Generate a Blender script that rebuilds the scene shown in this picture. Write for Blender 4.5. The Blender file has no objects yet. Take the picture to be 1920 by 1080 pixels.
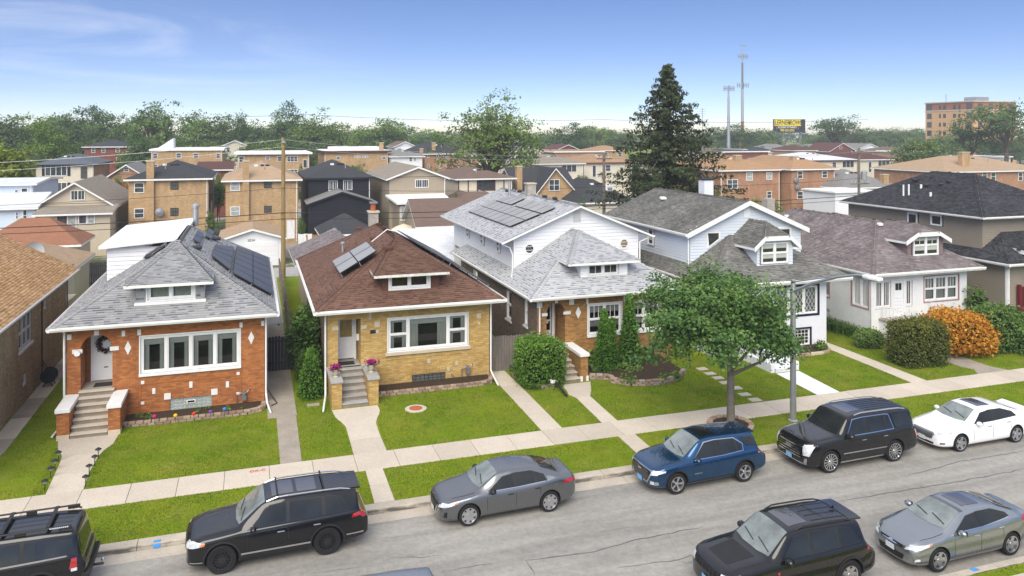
import bpy, bmesh, math, random
import numpy as np
from mathutils import Vector, Matrix, geometry
from mathutils.bvhtree import BVHTree
R = math.radians
random.seed(7); rng = np.random.default_rng(7)
S = bpy.context.scene; COL = S.collection
# ---------------------------------------------------------------- camera
FPX, YAW, YH, CAMH = 1460.0, 0.322, 248.0, 12.1
cd = bpy.data.cameras.new('camera'); cam = bpy.data.objects.new('camera', cd); COL.objects.link(cam)
cam.location = (0, 0, CAMH); cam.rotation_euler = (R(90), 0, -YAW)
cd.sensor_width = 36; cd.lens = FPX/1920*36; cd.shift_y = -(540-YH)/1920
cd.clip_start = .1; cd.clip_end = 5000; S.camera = cam
# ---------------------------------------------------------------- sky and sun
SUN_EL, SUN_AZ = R(43), R(208)       # azimuth clockwise from +Y (the view side)
wd = bpy.data.worlds.new('World'); S.world = wd; wd.use_nodes = True
N = wd.node_tree.nodes; Lk = wd.node_tree.links; N.clear()
out = N.new('ShaderNodeOutputWorld'); bg = N.new('ShaderNodeBackground'); sky = N.new('ShaderNodeTexSky')
sky.sky_type = 'NISHITA'; sky.sun_disc = False; sky.sun_elevation = SUN_EL; sky.sun_rotation = SUN_AZ
sky.air_density = 1.0; sky.dust_density = 0.6; sky.ozone_density = 1.6; sky.altitude = 200
tc = N.new('ShaderNodeTexCoord'); mp = N.new('ShaderNodeMapping'); mp.inputs['Scale'].default_value = (1, 1, 3.2)
nz = N.new('ShaderNodeVectorMath'); nz.operation = 'NORMALIZE'
Lk.new(tc.outputs['Generated'], mp.inputs['Vector']); Lk.new(mp.outputs[0], nz.inputs[0]); Lk.new(nz.outputs[0], sky.inputs['Vector'])
# thin cirrus streaks
m2 = N.new('ShaderNodeMapping'); m2.inputs['Scale'].default_value = (1.3, 1.3, 9.5); m2.inputs['Rotation'].default_value = (R(8), R(-7), 0)
ns = N.new('ShaderNodeTexNoise'); ns.inputs['Scale'].default_value = 2.1; ns.inputs['Detail'].default_value = 7; ns.inputs['Roughness'].default_value = .62; ns.inputs['Distortion'].default_value = .7
cr = N.new('ShaderNodeValToRGB'); cr.color_ramp.elements[0].position = .46; cr.color_ramp.elements[1].position = .80
cr.color_ramp.elements[0].color = (.02, .02, .02, 1); cr.color_ramp.elements[1].color = (.42, .42, .42, 1)
mx = N.new('ShaderNodeMixRGB'); mx.inputs['Color2'].default_value = (8.6, 8.8, 9.2, 1)
Lk.new(tc.outputs['Generated'], m2.inputs['Vector']); Lk.new(m2.outputs[0], ns.inputs['Vector']); Lk.new(ns.outputs['Fac'], cr.inputs['Fac'])
vl = N.new('ShaderNodeMapRange'); vl.inputs['From Min'].default_value = .20; vl.inputs['From Max'].default_value = .55; vl.inputs['To Max'].default_value = .60; vl.interpolation_type = 'SMOOTHSTEP'   # thin high cloud overhead
vm_ = N.new('ShaderNodeMath'); vm_.operation = 'MAXIMUM'; az = N.new('ShaderNodeMapRange'); az.inputs['From Min'].default_value = .22; az.inputs['From Max'].default_value = -.12; az.interpolation_type = 'SMOOTHSTEP'   # the cirrus bank lies to the left
cm_ = N.new('ShaderNodeMath'); cm_.operation = 'MULTIPLY'; Lk.new(cr.outputs['Color'], cm_.inputs[0]); Lk.new(az.outputs[0], cm_.inputs[1]); Lk.new(cm_.outputs[0], vm_.inputs[0]); Lk.new(vl.outputs[0], vm_.inputs[1]); Lk.new(vm_.outputs[0], mx.inputs['Fac']); sx = N.new('ShaderNodeSeparateXYZ'); Lk.new(tc.outputs['Generated'], sx.inputs[0])
tr_ = N.new('ShaderNodeValToRGB'); e_ = tr_.color_ramp.elements; e_[0].position = 0; e_[0].color = (1.22, 1.17, 1.24, 1); e_[1].position = .2; e_[1].color = (1.16, 1.32, 1.66, 1)
Lk.new(sx.outputs[2], tr_.inputs['Fac']); Lk.new(sx.outputs[2], vl.inputs['Value']); Lk.new(sx.outputs[0], az.inputs['Value']); tm = N.new('ShaderNodeMixRGB'); tm.blend_type = 'MULTIPLY'; tm.inputs['Fac'].default_value = 1
Lk.new(sky.outputs[0], tm.inputs['Color1']); Lk.new(tr_.outputs[0], tm.inputs['Color2']); Lk.new(tm.outputs[0], mx.inputs['Color1']); Lk.new(mx.outputs[0], bg.inputs['Color'])
bg.inputs['Strength'].default_value = 0.11
Lk.new(bg.outputs[0], out.inputs['Surface'])
sl = bpy.data.lights.new('sun', 'SUN'); sun = bpy.data.objects.new('sun', sl); COL.objects.link(sun)
sl.energy = 3.5; sl.angle = R(48); sl.color = (1, .92, .78)
sdir = Vector((math.sin(SUN_AZ)*math.cos(SUN_EL), math.cos(SUN_AZ)*math.cos(SUN_EL), math.sin(SUN_EL)))
sun.rotation_euler = sdir.to_track_quat('Z', 'Y').to_euler(); sun.location = (0, 0, 60)
S.view_settings.view_transform = 'Standard'; S.view_settings.look = 'None'
S.view_settings.exposure = 0.36; S.view_settings.gamma = 1.0; S.view_settings.use_curve_mapping = False
S.cycles.max_bounces = 5; S.cycles.diffuse_bounces = 3; S.cycles.glossy_bounces = 3; S.cycles.transparent_max_bounces = 12
S.cycles.volume_bounces = 0; S.cycles.use_denoising = True
# ---------------------------------------------------------------- materials
MT = {}
def nodes(name):
    m = bpy.data.materials.new(name); m.use_nodes = True; MT[name] = m
    nt = m.node_tree; b = nt.nodes['Principled BSDF']
    return m, nt, b
def link(nt, a, b): nt.links.new(a, b)
def vecpos(nt, scale=(1, 1, 1)):
    g = nt.nodes.new('ShaderNodeNewGeometry'); m = nt.nodes.new('ShaderNodeMapping'); m.inputs['Scale'].default_value = scale
    link(nt, g.outputs['Position'], m.inputs['Vector']); return m.outputs[0]
def noise(nt, vec, scale, detail=4, rough=.6):
    n = nt.nodes.new('ShaderNodeTexNoise'); n.inputs['Scale'].default_value = scale; n.inputs['Detail'].default_value = detail; n.inputs['Roughness'].default_value = rough
    link(nt, vec, n.inputs['Vector']); return n.outputs['Fac']
def ramp(nt, fac, stops):
    r = nt.nodes.new('ShaderNodeValToRGB'); e = r.color_ramp.elements
    while len(e) < len(stops): e.new(.5)
    for el, (p, c) in zip(e, stops): el.position = p; el.color = (*c, 1)
    link(nt, fac, r.inputs['Fac']); return r.outputs['Color']
def mixc(nt, f, a, b, mode='MIX'):
    m = nt.nodes.new('ShaderNodeMixRGB'); m.blend_type = mode
    for s, v in (('Fac', f), ('Color1', a), ('Color2', b)):
        if isinstance(v, (int, float)): m.inputs[s].default_value = v
        elif isinstance(v, tuple): m.inputs[s].default_value = (*v, 1)
        else: link(nt, v, m.inputs[s])
    return m.outputs[0]
def bump(nt, b, h, strength=.3, dist=.02):
    n = nt.nodes.new('ShaderNodeBump'); n.inputs['Strength'].default_value = strength; n.inputs['Distance'].default_value = dist
    link(nt, h, n.inputs['Height']); link(nt, n.outputs[0], b.inputs['Normal'])
def mul(c, k): return tuple(min(1, x*k) for x in c)
def pm(name, col, rough=.7, var=.12, scale=3, spec=.3, metal=0, fine=None, bmp=0, coat=0, streak=None):
    m, nt, b = nodes(name)
    v = vecpos(nt, streak or (1, 1, 1))
    f = noise(nt, v, scale, 5)
    c = ramp(nt, f, [(.3, mul(col, 1-var)), (.7, mul(col, 1+var))])
    if fine:
        f2 = noise(nt, vecpos(nt), fine, 3); c = mixc(nt, .35, c, ramp(nt, f2, [(.3, mul(col, .6)), (.7, mul(col, 1.35))]))
        if bmp: bump(nt, b, f2, bmp, .01)
    link(nt, c, b.inputs['Base Color']); b.inputs['Roughness'].default_value = rough
    b.inputs['Specular IOR Level'].default_value = spec; b.inputs['Metallic'].default_value = metal
    if coat: b.inputs['Coat Weight'].default_value = coat; b.inputs['Coat Roughness'].default_value = .03
    return m
def brick(name, c1, c2, mortar, bw=.215, bh=.068, bias=0., var=.25, msize=.09):
    m, nt, b = nodes(name)
    g = nt.nodes.new('ShaderNodeNewGeometry'); sp = nt.nodes.new('ShaderNodeSeparateXYZ'); ad = nt.nodes.new('ShaderNodeMath'); cb = nt.nodes.new('ShaderNodeCombineXYZ')
    link(nt, g.outputs['Position'], sp.inputs[0]); link(nt, sp.outputs[0], ad.inputs[0]); link(nt, sp.outputs[1], ad.inputs[1])
    link(nt, ad.outputs[0], cb.inputs[0]); link(nt, sp.outputs[2], cb.inputs[1])
    t = nt.nodes.new('ShaderNodeTexBrick'); link(nt, cb.outputs[0], t.inputs['Vector'])
    for k, v in (('Scale', 1), ('Mortar Size', bh*msize), ('Mortar Smooth', .2), ('Bias', bias), ('Brick Width', bw), ('Row Height', bh)): t.inputs[k].default_value = v
    t.inputs['Color1'].default_value = (*c1, 1); t.inputs['Color2'].default_value = (*c2, 1); t.inputs['Mortar'].default_value = (*mortar, 1)
    f = noise(nt, vecpos(nt), .9, 6); c = mixc(nt, 1.0, t.outputs['Color'], ramp(nt, f, [(.3, (1-var,)*3), (.7, (1,)*3)]), 'MULTIPLY')
    f = noise(nt, vecpos(nt, (2.2, 2.2, .25)), 1.3, 5); c = mixc(nt, 1.0, c, ramp(nt, f, [(.32, (1-var*.7,)*3), (.62, (1,)*3)]), 'MULTIPLY')
    link(nt, c, b.inputs['Base Color']); b.inputs['Roughness'].default_value = .75; b.inputs['Specular IOR Level'].default_value = .35
    bump(nt, b, t.outputs['Fac'], -.5, .01)
    return m
def attr_mat(name, stops, rough=.85, spec=.2, vscale=.5, vamt=.25, trans=0, post=None, vary=0):
    """colour from the per-face attribute rnd, weathered by a large soft noise"""
    m, nt, b = nodes(name)
    a = nt.nodes.new('ShaderNodeAttribute'); a.attribute_name = 'rnd'
    c = ramp(nt, a.outputs['Fac'], stops)
    f = noise(nt, vecpos(nt), vscale, 5); c = mixc(nt, 1.0, c, ramp(nt, f, [(.3, (1-vamt,)*3), (.7, (1+vamt*.3,)*3)]), 'MULTIPLY')
    if post: c = post(nt, c)
    if vary:
        oi = nt.nodes.new('ShaderNodeObjectInfo'); k = ramp(nt, oi.outputs['Random'], [(0, (.62, .66, .70)), (.35, (.95, .92, .9)), (.7, (1.15, 1.1, .95)), (1, (1.5, 1.32, .85))]); c = mixc(nt, vary, c, mixc(nt, 1.0, c, k, 'MULTIPLY'))
    link(nt, c, b.inputs['Base Color']); b.inputs['Roughness'].default_value = rough; b.inputs['Specular IOR Level'].default_value = spec
    if trans:
        tr = nt.nodes.new('ShaderNodeBsdfTranslucent'); link(nt, c, tr.inputs['Color']); ms = nt.nodes.new('ShaderNodeMixShader'); ms.inputs[0].default_value = trans
        link(nt, b.outputs[0], ms.inputs[1]); link(nt, tr.outputs[0], ms.inputs[2]); link(nt, ms.outputs[0], nt.nodes['Material Output'].inputs['Surface'])
    return m
def glass(name, tint=(.75, .8, .8), refl=1.0, ior=1.5, rough=.01):
    m, nt, b = nodes(name); nt.nodes.remove(b)
    tr = nt.nodes.new('ShaderNodeBsdfTransparent'); tr.inputs['Color'].default_value = (*tint, 1)
    gl = nt.nodes.new('ShaderNodeBsdfGlossy'); gl.inputs['Roughness'].default_value = rough; gl.inputs['Color'].default_value = (refl,)*3+(1,)
    fr = nt.nodes.new('ShaderNodeFresnel'); fr.inputs['IOR'].default_value = ior
    ms = nt.nodes.new('ShaderNodeMixShader'); link(nt, fr.outputs[0], ms.inputs[0]); link(nt, tr.outputs[0], ms.inputs[1]); link(nt, gl.outputs[0], ms.inputs[2])
    link(nt, ms.outputs[0], nt.nodes['Material Output'].inputs['Surface']); return m
# ---------------------------------------------------------------- mesh helpers
ORG = {}
class MB:
    """collects shapes; build() links them as ONE mesh object"""
    def __init__(s): s.v = []; s.f = []; s.mi = []; s.cur = 0
    def add(s, vs, fs):
        o = len(s.v); s.v += [tuple(p) for p in vs]; s.f += [tuple(i+o for i in f) for f in fs]; s.mi += [s.cur]*len(fs); return s
    def box(s, x0, x1, y0, y1, z0, z1):
        return s.add([(x0,y0,z0),(x1,y0,z0),(x1,y1,z0),(x0,y1,z0),(x0,y0,z1),(x1,y0,z1),(x1,y1,z1),(x0,y1,z1)],
                     [(0,3,2,1),(4,5,6,7),(0,1,5,4),(1,2,6,5),(2,3,7,6),(3,0,4,7)])
    def fbox(s, fr, u0, u1, d0, d1, z0, z1):
        """box in a wall frame: u along the wall, d depth inwards, z up"""
        P = [fr(u0,d0,z0),fr(u1,d0,z0),fr(u1,d1,z0),fr(u0,d1,z0),fr(u0,d0,z1),fr(u1,d0,z1),fr(u1,d1,z1),fr(u0,d1,z1)]
        return s.add(P, [(0,3,2,1),(4,5,6,7),(0,1,5,4),(1,2,6,5),(2,3,7,6),(3,0,4,7)])
    def quad(s, *p): return s.add(p, [tuple(range(len(p)))])
    def ext(s, poly, vec):
        """polygon extruded along vec"""
        n = len(poly); vec = Vector(vec); a = [Vector(p) for p in poly]
        return s.add(a+[p+vec for p in a], [tuple(range(n-1,-1,-1)), tuple(range(n,2*n))]+[(i,(i+1)%n,n+(i+1)%n,n+i) for i in range(n)])
    def tube(s, pts, r, n=8, cap=True):
        pts = [Vector(p) for p in pts]; rs = r if isinstance(r, (list, tuple)) else [r]*len(pts); o = len(s.v); fs = []; vs = []
        for i, p in enumerate(pts):
            d = (pts[min(i+1, len(pts)-1)]-pts[max(i-1, 0)]).normalized()
            a = d.orthogonal().normalized() if i == 0 or d.cross(pa).length < 1e-6 else (pa-d*pa.dot(d)).normalized()
            pa = a; b = d.cross(a)
            vs += [p+(a*math.cos(2*math.pi*k/n)+b*math.sin(2*math.pi*k/n))*rs[i] for k in range(n)]
        for i in range(len(pts)-1):
            for k in range(n): fs.append((i*n+k, i*n+(k+1)%n, (i+1)*n+(k+1)%n, (i+1)*n+k))
        if cap: fs += [tuple(range(n-1,-1,-1)), tuple((len(pts)-1)*n+k for k in range(n))]
        return s.add(vs, fs)
    def lathe(s, prof, c=(0,0,0), n=16, axis='z'):
        vs = []; fs = []
        for (r, h) in prof:
            for k in range(n):
                a = 2*math.pi*k/n; q = (r*math.cos(a), r*math.sin(a), h)
                if axis == 'y': q = (q[0], q[2], q[1])
                if axis == 'x': q = (q[2], q[0], q[1])
                vs.append((q[0]+c[0], q[1]+c[1], q[2]+c[2]))
        for i in range(len(prof)-1):
            for k in range(n): fs.append((i*n+k, i*n+(k+1)%n, (i+1)*n+(k+1)%n, (i+1)*n+k))
        fs += [tuple(range(n-1,-1,-1)), tuple((len(prof)-1)*n+k for k in range(n))]
        return s.add(vs, fs)
    def build(s, name, mats, parent=None, smooth=False, bevel=0, kind=None, label=None):
        o = ORG.get(parent.name, (0,0,0)) if parent else (0,0,0)
        me = bpy.data.meshes.new(name); me.from_pydata([(a-o[0], b-o[1], c-o[2]) for a, b, c in s.v], [], s.f)
        for m in (mats if isinstance(mats, (list, tuple)) else [mats]): me.materials.append(MT[m] if isinstance(m, str) else m)
        if any(s.mi): me.polygons.foreach_set('material_index', s.mi)
        ob = bpy.data.objects.new(name, me); COL.objects.link(ob); ob.parent = parent
        if parent: ORG[ob.name] = o
        if bevel:
            bv = ob.modifiers.new('bevel', 'BEVEL'); bv.width = bevel; bv.segments = 2; bv.limit_method = 'ANGLE'
        if smooth:
            me.polygons.foreach_set('use_smooth', [True]*len(me.polygons))
            try: me.set_sharp_from_angle(angle=R(40))
            except Exception: pass
        if kind: ob['kind'] = kind
        if label: ob['label'] = label
        return ob
def np_mesh(name, V, Fq, mat, rnd=None, parent=None, kind=None, smooth=False):
    """fast mesh from numpy arrays: V (n,3), Fq (m,k)"""
    me = bpy.data.meshes.new(name); n, k = Fq.shape
    o = ORG.get(parent.name, (0,0,0)) if parent else (0,0,0)
    me.vertices.add(len(V)); me.vertices.foreach_set('co', (np.asarray(V)-np.array(o)).astype(np.float32).ravel())
    me.loops.add(n*k); me.loops.foreach_set('vertex_index', Fq.astype(np.int32).ravel())
    me.polygons.add(n); me.polygons.foreach_set('loop_start', np.arange(0, n*k, k, dtype=np.int32)); me.polygons.foreach_set('loop_total', np.full(n, k, dtype=np.int32))
    me.update(calc_edges=True)
    if rnd is not None:
        a = me.attributes.new('rnd', 'FLOAT', 'FACE'); a.data.foreach_set('value', np.asarray(rnd, dtype=np.float32))
    me.materials.append(MT[mat] if isinstance(mat, str) else mat)
    if smooth: me.polygons.foreach_set('use_smooth', [True]*n)
    ob = bpy.data.objects.new(name, me); COL.objects.link(ob); ob.parent = parent
    if parent: ORG[ob.name] = o
    if kind: ob['kind'] = kind
    return ob
def tag(o, label, cat, group=None):
    o['label'] = label; o['category'] = cat
    if group: o['group'] = group
    return o
def thing(name, label, cat, loc=(0,0,0), rotz=0, group=None, absolute=True):
    o = bpy.data.objects.new(name, None); COL.objects.link(o); o.location = loc; o.rotation_euler = (0,0,rotz); o.empty_display_size = .3
    ORG[o.name] = loc if absolute else (0,0,0)
    return tag(o, label, cat, group)
def struct(o): o['kind'] = 'structure'; return o
def copy_tree(o, loc=None, rotz=None, parent=None, scale=None):
    c = o.copy(); COL.objects.link(c); c.parent = parent
    if loc is not None: c.location = loc
    if rotz is not None: c.rotation_euler = (0, 0, rotz)
    if scale is not None: c.scale = scale if isinstance(scale, tuple) else (scale,)*3
    for ch in list(o.children): copy_tree(ch, parent=c)
    return c
def in_poly(X, Y, poly):
    ins = np.zeros(len(X), bool); n = len(poly)
    for i in range(n):
        x0, y0 = poly[i]; x1, y1 = poly[(i+1) % n]
        c = ((y0 > Y) != (y1 > Y)); t = np.where(c, (x1-x0)*(Y-y0)/((y1-y0) if y1 != y0 else 1e-9)+x0, 1e9)
        ins ^= c & (X < t)
    return ins
# ================================================================ shared materials
def m_ground():
    m, nt, b = nodes('lawn_soil')
    f = noise(nt, vecpos(nt), .45, 5); g = noise(nt, vecpos(nt), 14, 3)
    c = ramp(nt, f, [(.34, (0.1125, 0.1770, 0.0072)), (.5, (0.1575, 0.2190, 0.0101)), (.66, (0.2344, 0.2580, 0.0144))])
    c = mixc(nt, .5, c, ramp(nt, g, [(.3, (0.0938, 0.1500, 0.0058)), (.7, (0.2344, 0.2850, 0.0158))]))
    c = mixc(nt, ramp(nt, noise(nt, vecpos(nt), .8, 6, .65), [(.50, (0, 0, 0)), (.68, (.40, .40, .40))]), c, (.28, .26, .06))
    link(nt, c, b.inputs['Base Color']); b.inputs['Roughness'].default_value = .95; b.inputs['Specular IOR Level'].default_value = .1
    bump(nt, b, g, .6, .03)
m_ground()
def m_asphalt():
    m, nt, b = nodes('asphalt')
    f = noise(nt, vecpos(nt, (.35, 1, 1)), .5, 6); g = noise(nt, vecpos(nt), 45, 3, .8); h = noise(nt, vecpos(nt), 6, 4)
    c = ramp(nt, f, [(.3, (0.2500, 0.2362, 0.2136)), (.7, (0.3500, 0.3321, 0.3000))])
    c = mixc(nt, .45, c, ramp(nt, g, [(.3, (0.1250, 0.1193, 0.1080)), (.5, (0.3125, 0.2989, 0.2760)), (.72, (0.5750, 0.5535, 0.5160))]))
    c = mixc(nt, .3, c, ramp(nt, h, [(.35, (0.2000, 0.1906, 0.1740)), (.65, (0.3875, 0.3690, 0.3360))]))
    st = noise(nt, vecpos(nt, (.12, 1.3, 1)), 1.1, 5); c = mixc(nt, 1.0, c, ramp(nt, st, [(.36, (.80, .80, .80)), (.6, (1.05, 1.05, 1.05))]), 'MULTIPLY')
    sp_ = noise(nt, vecpos(nt), .9, 7, .7); c = mixc(nt, 1.0, c, ramp(nt, sp_, [(.24, (.55, .54, .53)), (.36, (1, 1, 1))]), 'MULTIPLY')
    link(nt, c, b.inputs['Base Color']); b.inputs['Roughness'].default_value = .9; b.inputs['Specular IOR Level'].default_value = .25
    bump(nt, b, g, .4, .01)
m_asphalt()
pm('concrete', (.52, .455, .375), .85, .10, .8, .25, fine=22, bmp=.15)
pm('concrete_b', (.49, .43, .355), .85, .10, .8, .25, fine=22, bmp=.15)
pm('concrete_c', (.55, .485, .40), .85, .10, .8, .25, fine=22, bmp=.15)
pm('concrete_old', (.33, .29, .24), .9, .22, 1.1, .2, fine=18, bmp=.25)
pm('concrete_grey', (.36, .35, .33), .9, .2, 2, .2, fine=18, bmp=.2)
pm('concrete_dark', (.16, .15, .135), .9, .35, 1.6, .2, fine=14, bmp=.2)
def m_kerb():
    m, nt, b = nodes('kerb_concrete'); c = ramp(nt, noise(nt, vecpos(nt), 1.2, 5), [(.3, (.36, .315, .255)), (.7, (.52, .46, .38))]); c = mixc(nt, .3, c, ramp(nt, noise(nt, vecpos(nt), 18, 3), [(.3, (.26, .23, .19)), (.7, (.6, .54, .45))]))
    g_ = nt.nodes.new('ShaderNodeNewGeometry'); sp = nt.nodes.new('ShaderNodeSeparateXYZ'); link(nt, g_.outputs['Normal'], sp.inputs[0]); ab = nt.nodes.new('ShaderNodeMath'); ab.operation = 'ABSOLUTE'; link(nt, sp.outputs[1], ab.inputs[0])
    d = mixc(nt, 1.0, ramp(nt, ab.outputs[0], [(.4, (0, 0, 0)), (.8, (1, 1, 1))]), ramp(nt, noise(nt, vecpos(nt, (1, 1, 4)), 1.6, 5), [(.38, (.15, .15, .15)), (.58, (.85, .85, .85))]), 'MULTIPLY')   # tyre scuffs on the face
    link(nt, mixc(nt, d, c, (.05, .048, .045)), b.inputs['Base Color']); b.inputs['Roughness'].default_value = .9
m_kerb()
pm('white_concrete', (.74, .75, .77), .7, .05, 2, .3)
pm('tar', (.12, .12, .12), .6, .2, 3, .3)
pm('soil', (.055, .038, .026), .95, .3, 5, .1, fine=30, bmp=.6)
pm('white_paint', (.74, .74, .735), .5, .07, 1.5, .4, streak=(3, 3, .8))
pm('white_vinyl', (.73, .735, .745), .5, .05, .8, .4)
pm('gutter_white', (.76, .76, .74), .4, .08, 2.5, .4)
pm('soffit_grey', (.55, .55, .54), .6, .05, 2)
pm('limestone', (.52, .45, .34), .85, .12, 3, .2, fine=20, bmp=.1)
pm('white_stone', (.72, .71, .70), .8, .06, 3, .2)
pm('dark_void', (.012, .012, .013), .9, .1, 2, .1)
pm('room_dark', (.035, .033, .03), .9, .4, 1.5, .1)
pm('curtain', (.50, .49, .45), .9, .12, 6, .1, streak=(6, 6, .2))
pm('blind', (.40, .42, .38), .8, .08, 5, .2)
pm('metal_grey', (.33, .34, .36), .4, .1, 3, .5, metal=.7)
pm('galvanised', (.42, .43, .45), .38, .12, 3, .5, metal=.6)
pm('black_metal', (.018, .018, .02), .45, .2, 3, .4)
pm('black_rubber', (.02, .02, .021), .7, .2, 6, .3)
pm('rust_wood', (.27, .12, .05), .8, .2, 3, .2, streak=(8, 8, .6))
pm('weathered_wood', (.185, .165, .145), .9, .3, 2.5, .15, streak=(9, 9, .5))
pm('dark_wood', (.055, .055, .06), .85, .25, 2.5, .2, streak=(9, 9, .5))
pm('pole_wood', (.27, .19, .085), .85, .25, 1.4, .2, streak=(7, 7, .5))
pm('old_pole_wood', (.17, .145, .125), .9, .25, 1.4, .2, streak=(7, 7, .5))
pm('solar_cell', (.06, .058, .055), .35, .25, .6, .4); pm('solar_cell_sky_sheen', (.30, .295, .285), .40, .12, .6, .5)  # second one paler: bright sky reflection painted into the cell colour
pm('solar_frame', (.05, .05, .055), .35, .1, 3, .5, metal=.6)
pm('orange_brick_trim', (.36, .12, .03), .8, .2, 4)
pm('paver', (.27, .19, .14), .9, .25, 4, .2, fine=18, bmp=.2)
pm('paver_b', (.36, .27, .20), .9, .2, 4, .2, fine=18, bmp=.2)
glass('window_glass', (.74, .78, .77), .9, 1.45)
glass('dark_glass', (.25, .27, .28), 1.0, 1.7)
# ================================================================ ground, street, walks
ST0, ST1 = 16.55, 24.45      # asphalt between the two gutters
g = MB()
for (y0, z0, y1, z1) in ((-60, 0, 16.2, 0), (16.2, 0, 16.21, -.3), (16.21, -.3, 25.3, -.3), (25.3, -.3, 25.31, 0), (25.31, 0, 900, 0)):
    g.quad((-700, y0, z0), (900, y0, z0), (900, y1, z1), (-700, y1, z1))
struct(g.build('ground', 'lawn_soil'))
# asphalt with a slight crown
g = MB(); ys = [ST0-.05, 18.5, 20.5, 22.5, ST1+.02]; zs = [-.135, -.10, -.085, -.10, -.135]
for i in range(4): g.quad((-120, ys[i], zs[i]), (160, ys[i], zs[i]), (160, ys[i+1], zs[i+1]), (-120, ys[i+1], zs[i+1]))
street = struct(g.build('street', 'asphalt'))
def zroad(y): return float(np.interp(y, ys, zs))
def crack(pts, w):
    """a tar-sealed crack that follows the road surface"""
    P = []
    for i in range(len(pts)-1):
        (x0, y0), (x1, y1) = pts[i], pts[i+1]; n = max(2, int(math.hypot(x1-x0, y1-y0)/.25))
        for k in range(n): t = k/n; P.append((x0+(x1-x0)*t+random.gauss(0, .02), y0+(y1-y0)*t+random.gauss(0, .022)))
    P.append(pts[-1]); m = MB(); L = []; Rr = []
    for i, (x, y) in enumerate(P):
        a = P[max(i-1, 0)]; b = P[min(i+1, len(P)-1)]; d = Vector((b[0]-a[0], b[1]-a[1])).normalized(); ww = w*random.uniform(.6, 1.3)/2*min(1, (i+.5)/3, (len(P)-i-.5)/3)
        L.append((x-d.y*ww, y+d.x*ww, zroad(y)+.005)); Rr.append((x+d.y*ww, y-d.x*ww, zroad(y)+.005))
    for i in range(len(P)-1): m.quad(Rr[i], Rr[i+1], L[i+1], L[i])
    return m.build('tar_seam', 'tar', street)
def G(px, py, z=-.1):
    x = (px-960)/FPX; c, s = math.cos(YAW), math.sin(YAW); t = (CAMH-z)*FPX/(py-YH)
    return ((x*c+s)*t, (-x*s+c)*t)
for pts, w in (([(985,1052),(1100,1038),(1200,1012),(1320,988)], .06), ([(985,1052),(996,1066),(1003,1085)], .06), ([(970,1027),(985,1042)], .02), ([(1155,1066),(1230,1055),(1275,1050),(1310,1038)], .05),
               ([(1262,1048),(1285,1056),(1302,1053)], .03), ([(1572,941),(1700,920),(1800,903),(1925,879)], .06), ([(1700,892),(1750,880),(1800,866),(1925,845)], .05), ([(735,1046),(790,1045),(832,1042)], .04),
               ([(830,1073),(880,1064),(936,1055)], .04), ([(1250,1000),(1260,1018),(1272,1045)], .015), ([(560,1078),(640,1068),(700,1060)], .02), ([(1120,1000),(1180,990),(1240,985)], .015), ([(700,1010),(800,1000),(900,985)], .012)):
    crack([G(*p) for p in pts], w*.75)
# gutter slabs and kerb stones, both sides
gut = MB().box(-120, 160, ST1+.01, 25.06, -.34, -.145).build('gutter_bed', 'concrete_dark'); struct(gut)
kb = MB().box(-120, 160, 25.09, 25.46, -.34, -.05).build('kerb', 'concrete_dark'); struct(kb)
def slab(name, x0, x1, y0, y1, z0, z1, mat, parent, slope=0):
    m = MB(); m.add([(x0,y0,z0),(x1,y0,z0),(x1,y1,z0),(x0,y1,z0),(x0,y0,z1),(x1,y0,z1),(x1,y1,z1+slope),(x0,y1,z1+slope)], [(0,3,2,1),(4,5,6,7),(0,1,5,4),(1,2,6,5),(2,3,7,6),(3,0,4,7)])
    return m.build(name, mat, parent, bevel=.012)
CC = ['concrete', 'concrete_b', 'concrete_c']
x = -24.0
while x < 62:
    slab('gutter_slab', x+.006, x+4.55, ST1+.01, 25.06, -.3, -.128, 'kerb_concrete', gut, -.012)
    x += 4.56
x = -24.2
while x < 62:
    m = MB(); xs = (x+.006, x+2.99); pr = [(25.035, -.3), (25.06, -.02), (25.10, .012), (25.46, .02), (25.46, -.3)]
    m.ext([(xs[0], a, b) for a, b in pr], (xs[1]-xs[0], 0, 0)); m.build('kerb_stone', 'kerb_concrete', kb, bevel=.012); x += 3.0
nk = struct(MB().box(-120, 160, 16.0, 16.40, -.34, -.06).build('kerb', 'concrete_dark'))
x = -1.3
while x < 40:
    m = MB(); pr = [(16.52, -.3), (16.50, -.02), (16.46, .012), (16.22, .02), (16.22, -.3)]
    m.ext([(x+.006, a, b) for a, b in pr], (2.98, 0, 0)); m.build('kerb_stone', 'kerb_concrete', nk, bevel=.012); x += 3.0
nw = struct(MB().box(-120, 160, 14.6, 15.85, -.2, -.02).build('pavement_bed', 'concrete_dark'))
x = 10.2
while x < 30: slab('pavement_slab', x+.01, x+1.49, 14.6, 15.82, -.1, .022, random.choice(CC), nw); x += 1.5
sw = struct(MB().box(-120, 160, 28.06, 29.53, -.2, .004).build('sidewalk', 'concrete_dark'))
x = -5.43-1.503*12
while x < 62:
    o = slab('sidewalk_slab', x+.007, x+1.496, 28.05, 29.54, -.1, .028+random.uniform(-.004, .004), random.choice(CC), sw); x += 1.503
PATHS = []
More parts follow.
